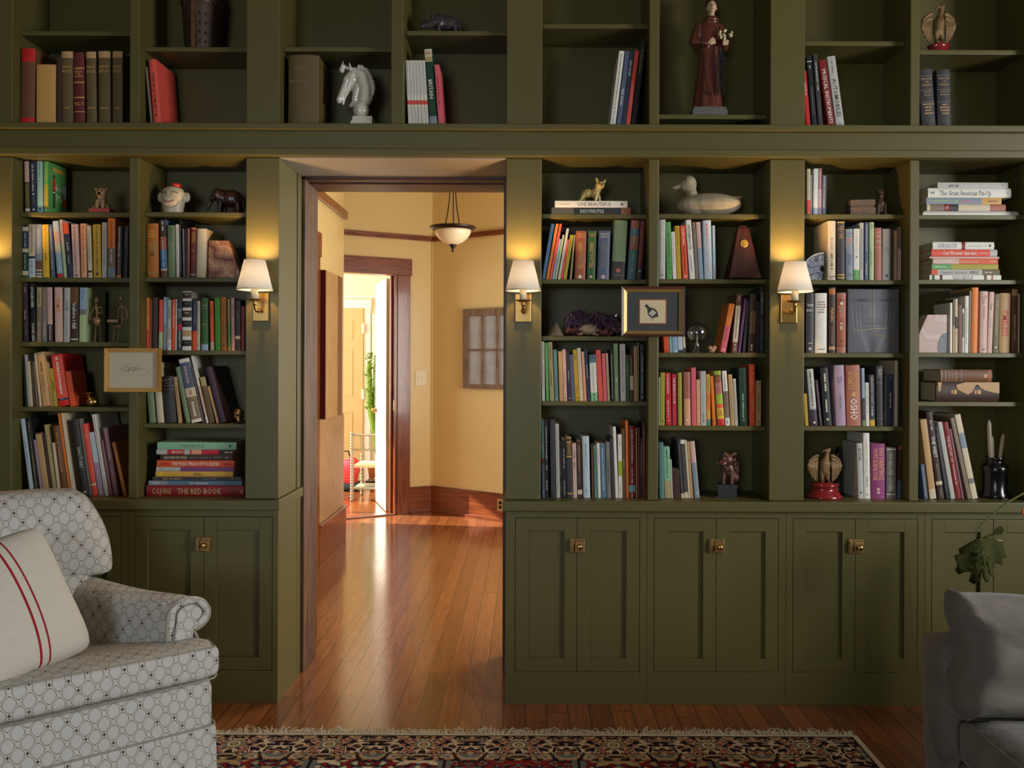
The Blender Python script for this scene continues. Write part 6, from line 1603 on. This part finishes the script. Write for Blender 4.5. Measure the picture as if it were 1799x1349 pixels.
for i, (p0, p1, r0) in enumerate((((-6, 2, 40), (-10, 2, 136), 3.4), ((-1, 4, 40), (-4, 4, 108), 3.0), ((3, -2, 40), (13, -3, 112), 3.2))):
    m = MB().tube([p0, Vector(p0).lerp(Vector(p1), .93), p1], [r0, r0, .9], 14); o = f.part(m, 'candle', wax, parent=f.e)
    m = MB().tube([p1, Vector(p1)+Vector((.6, 0, 3.5)), Vector(p1)+Vector((2.4, 0, 5))], .35, 5); f.part(m, 'wick', M['black'], parent=o)
# ------------------------------------------------------------------ rug
def rug_mat():
    m, nt, b = nmat('oriental_rug_pile')
    tc = N(nt, 'ShaderNodeTexCoord'); sp = N(nt, 'ShaderNodeSeparateXYZ'); nt.links.new(tc.outputs['Object'], sp.inputs[0])
    x, y = sp.outputs[0], sp.outputs[1]      # origin: middle of the far edge, y runs towards the camera (negative)
    yy = math_(nt, 'MULTIPLY', y, -1.0)
    HW = RUG_HW
    dxe = math_(nt, 'SUBTRACT', HW, math_(nt, 'ABSOLUTE', x))          # distance from side edge
    dist = math_(nt, 'MINIMUM', dxe, yy)
    def pp(v, s): return math_(nt, 'PINGPONG', v, s)
    # folded coordinates make mirrored motifs
    fx = pp(x, .185); fy = pp(math_(nt, 'ADD', yy, .02), .17)
    cv = N(nt, 'ShaderNodeCombineXYZ'); nt.links.new(fx, cv.inputs[0]); nt.links.new(fy, cv.inputs[1])
    n1 = N(nt, 'ShaderNodeTexNoise'); n1.inputs['Scale'].default_value = 11; n1.inputs['Detail'].default_value = 1.5; n1.inputs['Distortion'].default_value = 2.2; nt.links.new(cv.outputs[0], n1.inputs[0])
    v1 = N(nt, 'ShaderNodeTexVoronoi'); v1.inputs['Scale'].default_value = 22; nt.links.new(cv.outputs[0], v1.inputs[0])
    v2 = N(nt, 'ShaderNodeTexVoronoi'); v2.feature = 'DISTANCE_TO_EDGE'; v2.inputs['Scale'].default_value = 15; nt.links.new(cv.outputs[0], v2.inputs[0])
    navy, cream, red, gold, rose, slate = rgb(38, 26, 34), rgb(206, 190, 156), rgb(128, 28, 26), rgb(166, 142, 92), rgb(158, 104, 86), rgb(106, 110, 106)
    bands = ramp(nt, n1.outputs[0], [(0.0, navy), (.42, navy), (.43, cream), (.465, cream), (.47, rose), (.51, navy), (.52, red), (.555, gold), (.58, cream), (.60, navy)], 'CONSTANT')
    sprig = ramp(nt, v1.outputs['Color'], [(0, navy), (.3, rose), (.45, gold), (.6, slate), (.75, cream)], 'CONSTANT')
    main = mixc(nt, math_(nt, 'LESS_THAN', v1.outputs[0], .30), bands, sprig)
    main = mixc(nt, math_(nt, 'LESS_THAN', v2.outputs[0], .03), main, cream)
    # flowers at the folds
    fr = math_(nt, 'SQRT', math_(nt, 'ADD', math_(nt, 'POWER', math_(nt, 'SUBTRACT', fx, .185), 2), math_(nt, 'POWER', math_(nt, 'SUBTRACT', fy, .10), 2)))
    fl = ramp(nt, math_(nt, 'MULTIPLY', fr, 18), [(0, gold), (.2, navy), (.28, cream), (.45, slate), (.62, gold)], 'CONSTANT')
    main = mixc(nt, math_(nt, 'LESS_THAN', fr, .038), main, fl)
    # inner field of coloured cartouches
    cx = math_(nt, 'DIVIDE', math_(nt, 'ADD', x, .09), .50); ci = math_(nt, 'FLOOR', cx)
    wn = N(nt, 'ShaderNodeTexWhiteNoise'); wn.noise_dimensions = '1D'; nt.links.new(math_(nt, 'ADD', ci, 4.3), wn.inputs['W'])
    md = math_(nt, 'MODULO', math_(nt, 'ADD', ci, 30), 3)
    ground = ramp(nt, math_(nt, 'DIVIDE', md, 3), [(0, red), (.3, gold), (.6, cream)], 'CONSTANT')
    n2 = N(nt, 'ShaderNodeTexNoise'); n2.inputs['Scale'].default_value = 15; n2.inputs['Detail'].default_value = 1; n2.inputs['Distortion'].default_value = 1.5; nt.links.new(cv.outputs[0], n2.inputs[0])
    mot = ramp(nt, n2.outputs[0], [(0, red), (.40, navy), (.44, slate), (.47, gold), (.5, cream)], 'CONSTANT')
    inner = mixc(nt, math_(nt, 'LESS_THAN', n2.outputs[0], .48), ground, mot)
    fcx = math_(nt, 'FRACT', cx); edge = math_(nt, 'MINIMUM', fcx, math_(nt, 'SUBTRACT', 1, fcx))
    inner = mixc(nt, math_(nt, 'LESS_THAN', edge, .05), inner, slate); inner = mixc(nt, math_(nt, 'LESS_THAN', edge, .012), inner, navy)
    # border layout by distance from the edge
    guard = ramp(nt, n2.outputs[0], [(0, navy), (.43, gold), (.48, rose), (.52, cream), (.57, slate)], 'CONSTANT')
    def lt(v): return math_(nt, 'LESS_THAN', dist, v)
    col = inner
    for d_, c in ((.212, navy), (.208, guard), (.158, navy), (.154, main), (.030, navy), (.027, guard), (.008, navy)):
        col = mixc(nt, lt(d_), col, c)
    pile = N(nt, 'ShaderNodeTexNoise'); pile.inputs['Scale'].default_value = 260; nt.links.new(tc.outputs['Object'], pile.inputs[0])
    col = mixc(nt, .22, col, pile.outputs['Color'], 'OVERLAY')
    nt.links.new(col, b.inputs['Base Color']); b.inputs['Roughness'].default_value = .95; b.inputs['Specular IOR Level'].default_value = .1
    bp = N(nt, 'ShaderNodeBump'); bp.inputs['Strength'].default_value = .4; bp.inputs['Distance'].default_value = .003; nt.links.new(pile.outputs[0], bp.inputs['Height']); nt.links.new(bp.outputs[0], b.inputs['Normal'])
    return m
RX1 = 1.33; RX0 = -1.75; RUG_HW = (RX1-RX0)/2-.022; RY = -.335
rug = empty('area_rug', ((RX0+RX1)/2, RY, 0)); tag(rug, 'patterned oriental rug with red, navy and cream border on the wood floor', 'rug')
MB().box(-RUG_HW, RUG_HW, -3.4, 0, .0005, .011).build('pile', rug_mat(), rug)
selv = cm('cream_selvedge', rgb(204, 190, 160), rough=.95, var=.15, scale=80)
MB().box(-RUG_HW-.022, -RUG_HW, -3.4, 0, .0005, .010).box(RUG_HW, RUG_HW+.022, -3.4, 0, .0005, .010).box(-RUG_HW-.022, RUG_HW+.022, 0.0, .016, .0005, .010).build('selvedge', selv, rug)
m = MB(); r_ = random.Random(2); x = -RUG_HW-.015
while x < RUG_HW+.015:
    L = r_.uniform(.026, .058); a = r_.gauss(0, .6)+.4*math.sin(x*9); pts = []
    hh = r_.uniform(.002, .004) if x+(RX0+RX1)/2 < -1.15 else r_.uniform(.002, .012) if r_.random() < .8 else r_.uniform(.012, .026)
    for t in (0, .35, .7, 1): pts.append((x+L*t*math.sin(a*t), .015+L*t*math.cos(a*t), .005+hh*math.sin(t*2.6)))
    m.tube(pts, [.0016, .0018, .0015, .0006], 4); x += r_.uniform(.0022, .0042)
fo = m.build('fringe', selv, rug); fo['kind'] = 'stuff'
# ------------------------------------------------------------------ armchair
def lattice_mat():
    m, nt, b = nmat('lattice_upholstery')
    uv = N(nt, 'ShaderNodeUVMap'); sp = N(nt, 'ShaderNodeSeparateXYZ'); nt.links.new(uv.outputs[0], sp.inputs[0])
    tc = N(nt, 'ShaderNodeTexCoord'); dn = N(nt, 'ShaderNodeTexNoise'); dn.inputs['Scale'].default_value = 9; nt.links.new(tc.outputs['Object'], dn.inputs[0])
    s = 2*PI/.050
    u = math_(nt, 'MULTIPLY', sp.outputs[0], s*.92); v = math_(nt, 'MULTIPLY', sp.outputs[1], s*.72)
    u = math_(nt, 'ADD', u, math_(nt, 'MULTIPLY', dn.outputs[0], .5))
    cu = math_(nt, 'COSINE', u); cvv = math_(nt, 'COSINE', v)
    S = math_(nt, 'ABSOLUTE', math_(nt, 'ADD', cu, cvv))
    line = math_(nt, 'LESS_THAN', math_(nt, 'ABSOLUTE', math_(nt, 'SUBTRACT', S, .36)), .11)
    # small dots on the crossings (where cu and cvv are both near zero and S small)
    P_ = math_(nt, 'ABSOLUTE', math_(nt, 'SUBTRACT', cu, cvv))
    dot = math_(nt, 'MULTIPLY', math_(nt, 'LESS_THAN', S, .20), math_(nt, 'GREATER_THAN', P_, 1.9))
    sel = math_(nt, 'GREATER_THAN', math_(nt, 'SINE', math_(nt, 'ADD', math_(nt, 'MULTIPLY', u, .25), math_(nt, 'MULTIPLY', v, .5))), .2)
    dot = math_(nt, 'MULTIPLY', dot, sel)
    base = rgb(196, 190, 174)
    wv = N(nt, 'ShaderNodeTexNoise'); wv.inputs['Scale'].default_value = 500; nt.links.new(uv.outputs[0], wv.inputs[0])
    ground = mixc(nt, wv.outputs[0], rgb(178, 176, 168), rgb(208, 206, 198))
    inside = math_(nt, 'LESS_THAN', S, .42)
    col = mixc(nt, line, ground, rgb(118, 112, 94)); col = mixc(nt, dot, col, rgb(78, 56, 48))
    nt.links.new(col, b.inputs['Base Color']); b.inputs['Roughness'].default_value = .85; b.inputs['Specular IOR Level'].default_value = .2
    bp = N(nt, 'ShaderNodeBump'); bp.inputs['Strength'].default_value = .25; bp.inputs['Distance'].default_value = .001; nt.links.new(wv.outputs[0], bp.inputs['Height']); nt.links.new(bp.outputs[0], b.inputs['Normal'])
    return m
lat = lattice_mat(); pip = cm('grey_piping', rgb(150, 144, 128), rough=.8, var=.2, scale=200)
AZ = math.radians(37.7)
ac = empty('armchair', (-1.088, -.735, .0), AZ); tag(ac, 'lattice-patterned upholstered armchair with rolled arms at the lower left corner', 'armchair')
CW = 1.10; FB = .0125
m = MB(); rbox(m, (-CW/2, .395, .2), (CW, .76, .365), .03, 12); m.build('seat_base', lat, ac, box_uv=True)
m = MB()
def skf(q, p): return (q.x*(1+.012*(1-p.z)/2)+.003*math.sin(q.x*30)*(1-p.z)/2, q.y*(1+.012*(1-p.z)/2), q.z)
rbox(m, (-CW/2, .395, FB+.105), (CW+.012, .775, .21), .012, 16, fn=skf); m.build('skirt', lat, ac, box_uv=True)
z = .222; MB().tube([(-CW-.004, .78, z), (-CW-.004, .02, z), (-CW+.02, .006, z), (-.02, .006, z), (-.002, .012, z), (.003, .03, z), (.003, .78, z)], .0035, 8).build('skirt_piping', pip, ac)
m = MB()
def cshape(x, y, z):      # T cushion: full width in front of the arms, narrowing with the flared arms behind
    t = max(0.0, min(1.0, (y-.125)/.03)); lim = CW/2+.012 - t*(.13+.50*max(0, y-.14))
    return lim
def cush(q, p):
    y = q.y+.295; lim = cshape(0, y, 0); x = q.x/(CW/2)*lim
    crown = -.075*max(0, min(1, (y-.14)/.42))
    return (x, q.y, q.z+(crown if p.z > 0 else 0))
rbox(m, (-CW/2, .295, .447), (CW, .62, .116), (.03, .03, .036), 26, fn=cush)
sc_o = m.build('seat_cushion', lat, ac, box_uv=True)
z0_ = .391
MB().tube([(-CW+.1, -.018, z0_), (-.2, -.018, z0_), (-.04, -.016, z0_+.002), (-.012, -.010, z0_+.003), (.003, .010, z0_+.004), (.006, .12, z0_+.004)], .004, 8).tube([(-CW+.05, -.006, .502), (-CW/2, -.010, .505), (-.04, -.006, .501), (-.012, .0, .498), (.001, .018, .495), (.004, .12, .494)], .003, 8).build('cushion_piping', pip, sc_o)
def arm(xc, sgn, name='arm'):
    m = MB(); seg = 26; prof = []
    R_ = .080; cz = .590; cx = .022*sgn
    for i in range(seg+1):
        a = PI-(PI*1.42)*i/seg; prof.append((cx+sgn*R_*math.cos(a), cz+R_*math.sin(a)*.80))
    prof = [(-sgn*.060, .36), (-sgn*.060, .48), (-sgn*.060, .55)]+prof+[(sgn*.055, .50), (sgn*.052, .36)]
    n = len(prof); Ly = .47; ys = [.145+i*Ly/14 for i in range(15)]; vs = []
    for j, y in enumerate(ys):
        t = j/14; lift = .014*t*t-.010*math.sin(t*3.1); e_ = 1-.10*math.exp(-j*1.8); sh = -sgn*.55*(y-.145)
        for (x, z) in prof: vs.append((xc+x*e_+sh, y, (z-.5)*e_+.5+(lift if z > .5 else 0)))
    fs = [(j*n+i, j*n+(i+1) % n, (j+1)*n+(i+1) % n, (j+1)*n+i) if sgn < 0 else (j*n+i, (j+1)*n+i, (j+1)*n+(i+1) % n, j*n+(i+1) % n) for j in range(14) for i in range(n)]
    m.add(vs, fs, None, True); m.add([v for v in vs[:n]], [tuple(range(n))], None, False); m.add([v for v in vs[-n:]], [tuple(range(n))], None, False)
    o = m.build(name, lat, ac, box_uv=True)
    pm = MB(); pts = [(xc+x*.93, .138, (z-.5)*.93+.5) for x, z in prof]
    pm.tube(pts+[pts[0]], .005, 8); pm.build('arm_piping', pip, o)
    rm = MB(); q = prof[2:-2]
    for i in range(len(q)*3):
        t = i/(len(q)*3-1)*(len(q)-1); j = min(int(t), len(q)-2); x = q[j][0]*(1-t+j)+q[j+1][0]*(t-j); z = q[j][1]*(1-t+j)+q[j+1][1]*(t-j)
        rm.ell((xc+cx+(x-cx)*.76, .141, cz+(z-cz)*.76), (.014, .009, .014), 8, 6, rot=(0, i*.9, 0))
    rm.build('ruched_band', lat, o, box_uv=True)
    fm = MB(); ins = [(xc+cx+(x-cx)*.52, (z-cz)*.52+cz) for x, z in prof[3:-3]]+[(xc+sgn*.03, .50), (xc-sgn*.03, .50)]
    n2 = len(ins); v2 = [(x, .130, z) for x, z in ins]+[(x, .15, z) for x, z in ins]
    fm.add(v2, [tuple(range(n2)), tuple(range(2*n2-1, n2-1, -1))]+[(i, i+n2, (i+1) % n2+n2, (i+1) % n2) for i in range(n2)]); fm.build('arm_front_panel', lat, o, box_uv=True)
    return o
arm(-.075, 1); arm(-CW+.075, -1)
def bkf(q, p):
    t = (p.z+1)/2
    return (q.x*(1.0+.02*math.sin(t*PI)-.27*t*t), q.y+.085*t*t-.02*(1-p.x*p.x)*math.sin(t*PI), q.z-.012*abs(p.x)**3*max(0, p.z))
m = MB(); rbox(m, (-CW/2, .63, .665), (.55, .15, .62), (.05, .05, .06), 16, fn=bkf); rbox(m, (-CW/2, .645, .835), (.675, .155, .335), (.03, .055, .03), 18, fn=bkf)
bk = m.build('back_rest', lat, ac, box_uv=True)
# throw pillow
def grain_mat():
    m, nt, b = nmat('grain_sack_linen')
    tc = N(nt, 'ShaderNodeTexCoord'); sp = N(nt, 'ShaderNodeSeparateXYZ'); nt.links.new(tc.outputs['Object'], sp.inputs[0])
    x = sp.outputs[0]; z = sp.outputs[2]
    bend = math_(nt, 'SUBTRACT', x, math_(nt, 'MULTIPLY', math_(nt, 'MULTIPLY', z, z), -.25))
    s1 = math_(nt, 'LESS_THAN', math_(nt, 'ABSOLUTE', math_(nt, 'SUBTRACT', bend, .070)), .0036); s2 = math_(nt, 'LESS_THAN', math_(nt, 'ABSOLUTE', math_(nt, 'SUBTRACT', bend, .096)), .0028)
    st = math_(nt, 'MAXIMUM', s1, s2)
    wv = N(nt, 'ShaderNodeTexNoise'); wv.inputs['Scale'].default_value = 260; nt.links.new(tc.outputs['Object'], wv.inputs[0])
    w2 = N(nt, 'ShaderNodeTexWave'); w2.inputs['Scale'].default_value = 130; w2.inputs['Distortion'].default_value = 2; nt.links.new(tc.outputs['Object'], w2.inputs[0])
    col = mixc(nt, wv.outputs[0], rgb(190, 182, 166), rgb(216, 210, 196)); col = mixc(nt, st, col, rgb(150, 36, 44))
    nt.links.new(col, b.inputs['Base Color']); b.inputs['Roughness'].default_value = .95; b.inputs['Specular IOR Level'].default_value = .1
    bp = N(nt, 'ShaderNodeBump'); bp.inputs['Strength'].default_value = .35; bp.inputs['Distance'].default_value = .0012; nt.links.new(w2.outputs[1], bp.inputs['Height']); nt.links.new(bp.outputs[0], b.inputs['Normal'])
    return m
def pilf(hw, hh, th):
    def g(q, p):
        r = max(0, 1-abs(p.x)**2.4)*max(0, 1-abs(p.z)**2.4)
        pinch = 1-.07*(1-abs(p.x)**2)*abs(p.z)**4
        px_ = 1-.07*(1-abs(p.z)**2)*abs(p.x)**4
        sg = 1 if p.y > 0 else -1
        f_ = abs(p.y) if abs(abs(p.y)-1) > 1e-6 else 1
        cr = 1-.10*(abs(p.x)*abs(p.z))**5
        return (p.x*hw*px_*cr, sg*f_*(th*(r**.45)+.002), p.z*hh*pinch*cr)
    return g
m = MB(); rbox(m, (0, 0, 0), (1, 1, 1), .01, 28, fn=pilf(.245, .22, .10))
pil = m.build('throw_pillow', grain_mat()); tag(pil, 'off-white linen throw pillow with two red stripes leaning on the armchair', 'cushion')
# ------------------------------------------------------------------ sofa
def suede():
    m, nt, b = nmat('grey_brown_suede'); tc = N(nt, 'ShaderNodeTexCoord')
    n1 = N(nt, 'ShaderNodeTexNoise'); n1.inputs['Scale'].default_value = 5; n1.inputs['Detail'].default_value = 6; n1.inputs['Roughness'].default_value = .65; n1.inputs['Distortion'].default_value = .8; nt.links.new(tc.outputs['Object'], n1.inputs[0])
    nt.links.new(ramp(nt, n1.outputs[0], [(.3, rgb(84, 78, 68)), (.7, rgb(116, 109, 99))]), b.inputs['Base Color'])
    b.inputs['Roughness'].default_value = .85; b.inputs['Sheen Weight'].default_value = .15; b.inputs['Sheen Roughness'].default_value = .5
    n2 = N(nt, 'ShaderNodeTexNoise'); n2.inputs['Scale'].default_value = 9; n2.inputs['Detail'].default_value = 4; n2.inputs['Distortion'].default_value = 1.2
    mp = N(nt, 'ShaderNodeMapping'); mp.inputs['Scale'].default_value = (.6, 1, 1.8); nt.links.new(tc.outputs['Object'], mp.inputs[0]); nt.links.new(mp.outputs[0], n2.inputs[0])
    bp = N(nt, 'ShaderNodeBump'); bp.inputs['Strength'].default_value = .5; bp.inputs['Distance'].default_value = .012; nt.links.new(n2.outputs[0], bp.inputs['Height']); nt.links.new(bp.outputs[0], b.inputs['Normal'])
    return m
sd = suede()
so = empty('sofa', (1.315, -1.05, 0)); tag(so, 'grey-brown suede armless sofa with a big loose back cushion at lower right', 'sofa')
def sbf(q, p):
    t = (p.z+1)/2
    return (q.x-.020*math.sin(t*PI*.9)*(1 if p.x < 0 else 0), q.y+.05*t, q.z)
m = MB(); rbox(m, (.95, .02, .325), (1.9, .17, .62), (.03, .07, .05), 16, fn=sbf); m.build('sofa_back', sd, so)
m = MB(); rbox(m, (.95, -.50, .15), (1.88, .90, .28), (.03, .03, .03), 12); m.build('sofa_base', sd, so)
def ssf(q, p): return (q.x, q.y, q.z+(.012*math.sin(q.x*7)*math.cos(q.y*6)+.02*(1-p.x**4)*(1-p.y**4) if p.z > 0 else 0))
m = MB(); rbox(m, (.95, -.50, .355), (1.90, .88, .145), (.035, .04, .05), 18, fn=ssf); o = m.build('seat_cushion', sd, so)
MB().tube([(.012, -.90, .422), (.010, -.6, .424), (.012, -.1, .424)], .0015, 8).build('seam', sd, o)
r_ = random.Random(9)
def cuf(q, p):
    edge = (1-abs(p.x)**3)*(1-abs(p.z)**3)
    y = q.y*(.72+.42*max(0, edge)**.5)
    wr = .010*math.sin(q.z*48+q.x*6)*max(0, -p.x)**2
    droop = -.018*math.sin(q.x*5) if p.z > .9 else 0
    xx = q.x+(.022*math.sin(q.z*20+1) if p.x < -.8 else 0)
    return (xx, y-.0+wr, q.z+droop+.018*(p.x < -.9)*(p.z))
m = MB(); rbox(m, (.385, -.155, .60), (.76, .22, .345), (.055, .08, .06), 26, fn=cuf)
cu = m.build('back_cushion', sd, so); cu.rotation_euler.x = -.10; cu.location = (0, .05, -.015)
m = MB(); rbox(m, (1.16, -.155, .60), (.74, .20, .345), (.07, .09, .07), 18, fn=cuf); c2 = m.build('back_cushion', sd, so); c2.rotation_euler.x = -.10; c2.location = (0, .05, 0)
ft = MB()
for x in (.08, 1.8):
    for y in (-.9, .0): ft.lathe([(.02, 0), (.025, .02)], x, y, 12)
ft.build('foot', M['darkwood'], so)
# ------------------------------------------------------------------ floor vase out of frame with the hanging leaf and orange blossoms
VY = -.46
va = empty('flower_arrangement', (P(1860, 800, VY).x, VY, 0)); tag(va, 'cut stem with large drooping lobed green leaf and orange blossoms at right edge', 'flowers')
off = Vector(va.location)
lg = cm('wilted_green_leaf', rgb(54, 56, 20), rough=.8, spec=.15, var=.4, scale=14); stg = cm('green_stem', rgb(84, 94, 40), rough=.45, var=.2)
vz = .86
MB().lathe([(.05, 0), (.09, .1), (.11, .4), (.07, .7), (.05, vz-.04), (.065, vz), (.055, vz-.01), (.04, vz-.06)], 0, 0, 28).build('vase', M['black'], va)
pts = [(1862, 845), (1799, 866), (1770, 882), (1742, 905), (1723, 922), (1715, 935), (1717, 943)]
MB().tube([Vector(P(px, py, VY))-off for px, py in [(1868, 900)]+pts], [.004, .004, .0045, .004, .0032, .0028, .0024, .002], 8).build('stem', stg, va)
c = Vector(P(1719, 944, VY))-off; kk = K(VY)
out = [(0, 0), (-8, -2), (-20, -10), (-33, -22), (-30, -30), (-42, -32), (-38, -48), (-41, -58), (-34, -66), (-26, -60), (-18, -58), (-20, -75), (-14, -79), (-6, -70), (-2, -52), (0, -66), (4, -75), (10, -72), (15, -56), (16, -62), (20, -68), (24, -60), (25, -46), (34, -46), (41, -48), (42, -36), (50, -36), (46, -20), (44, -8), (30, -4), (12, 0)]
m = MB()
cen = (2, -26); vs = []; n = len(out)
def zz_(x, z): return -.018*math.cos(x*.09)-.012*abs(z)/40
L = []
for rr_ in (.25, .5, .75, 1.0):
    for (x, z) in out: L.append((cen[0]+(x-cen[0])*rr_, cen[1]+(z-cen[1])*rr_))
vs = [c+Vector((cen[0]*kk, zz_(*cen), cen[1]*kk))]+[c+Vector((x*kk, zz_(x, z)+.006*math.sin(i*1.7), z*kk)) for i, (x, z) in enumerate(L)]
fs = [(0, 1+(i+1) % n, 1+i) for i in range(n)]
for q in range(3): fs += [(1+q*n+i, 1+q*n+(i+1) % n, 1+(q+1)*n+(i+1) % n, 1+(q+1)*n+i) for i in range(n)]
m.add(vs, fs, None, True); lf = m.build('leaf', lg, va); sol = lf.modifiers.new('s', 'SOLIDIFY'); sol.thickness = .0012
m = MB()
for tx, tz in ((-30, -42), (-16, -74), (4, -70), (20, -62), (38, -44), (40, -14)): m.tube([c+Vector((0, -.018, 0)), c+Vector((tx*.5*kk, zz_(tx*.5, tz*.5)-.002, tz*.5*kk)), c+Vector((tx*.92*kk, zz_(tx, tz)-.002, tz*.92*kk))], [.0012, .0009, .0004], 5)
m.build('leaf_veins', stg, lf)
sm_ = [(0, 0), (10, 4), (18, 8), (26, 20), (34, 23), (38, 16), (34, 8), (22, 6), (12, 2)]
m = MB(); m.add([c+Vector((x*kk, -.01-.0005*x, z*kk)) for x, z in sm_], [tuple(range(len(sm_)))]); o = m.build('small_leaf', lg, va); o.modifiers.new('s', 'SOLIDIFY').thickness = .0012
orp = cm('orange_petals', rgb(214, 112, 60), rough=.5, var=.2)
for (px, py) in ((1803, 899), (1808, 997)):
    q = Vector(P(px, py, VY))-off; m = MB()
    for i in range(7): a = i*.9; m.ell(q+Vector((.012*math.cos(a), -.004, .012*math.sin(a))), (.011, .005, .009), 8, 6, rot=(0, a, 0))
    m.ell(q, .008, 8, 6); m.build('blossom', orp, va)
    MB().tube([q, q+Vector((.03, 0, -.01)), Vector((.0, 0, vz-.03))], .002, 6).build('blossom_stem', stg, va)
# ------------------------------------------------------------------ light
w = bpy.data.worlds.new('W'); sc.world = w; w.use_nodes = True
bg = w.node_tree.nodes['Background']; bg.inputs[0].default_value = (.75, .87, 1, 1); bg.inputs[1].default_value = 2.2
def area(name, loc, rot, sx, sy, W, c):
    L = bpy.data.lights.new(name, 'AREA'); L.shape = 'RECTANGLE'; L.size = sx; L.size_y = sy; L.energy = W; L.color = c
    o = bpy.data.objects.new(name, L); C.objects.link(o); o.location = loc; o.rotation_euler = rot; return o
area('daylight_right_window', (4.6, -2.8, 2.05), (0, PI/2, 0), 1.5, 1.7, 225, (.97, .98, 1.0))
area('daylight_back_window', (-1.6, -6.9, 1.75), (PI/2, 0, 0), 1.6, 1.7, 85, (.80, .89, 1.0))
area('daylight_hall_window', (1.1, 2.0, 1.6), (0, PI/2, 0), 1.6, 1.4, 74, (1.0, .95, .85))
s = bpy.data.lights.new('sun', 'SUN'); s.energy = 14; s.angle = .01; s.color = (1, .93, .80)
so_ = bpy.data.objects.new('sun', s); C.objects.link(so_); so_.rotation_euler = Vector((-.87, .12, .52)).to_track_quat('Z', 'Y').to_euler()
area('daylight_sunroom_window', (-4.35, 5.45, 1.7), (0, -PI/2, 0), 1.8, 2.1, 120, (1, .97, .92))
# ------------------------------------------------------------------ camera
cam = bpy.data.cameras.new('cam'); co = bpy.data.objects.new('camera', cam); C.objects.link(co); sc.camera = co
cam.sensor_width = 36; cam.lens = FPX/1799*36; cam.shift_x = -25.5/1799; cam.shift_y = -39.5/1799
co.location = (0, CAMY, CAMZ); co.rotation_euler = (Matrix.Rotation(PI/2, 3, 'X') @ Matrix.Rotation(ROLL, 3, 'Z')).to_euler()
cam.clip_start = .05
sc.view_settings.view_transform = 'Standard'; sc.view_settings.look = 'None'; sc.view_settings.gamma = 1; sc.view_settings.exposure = 0; sc.view_settings.use_curve_mapping = False
sc.cycles.max_bounces = 8; sc.cycles.diffuse_bounces = 5; sc.cycles.sample_clamp_indirect = 6; sc.cycles.caustics_reflective = False
sc.cycles.use_denoising = True
# pillow pose on the seat (armchair local frame -> world)
Mch = Matrix.Translation(ac.location) @ Matrix.Rotation(AZ, 4, 'Z')
pil.matrix_world = Mch @ Matrix.Translation((-.668, .215, .672)) @ Matrix.Scale(1.13, 4) @ Matrix.Rotation(.25, 4, 'Z') @ Matrix.Rotation(-.50, 4, 'X') @ Matrix.Rotation(-.20, 4, 'Y')
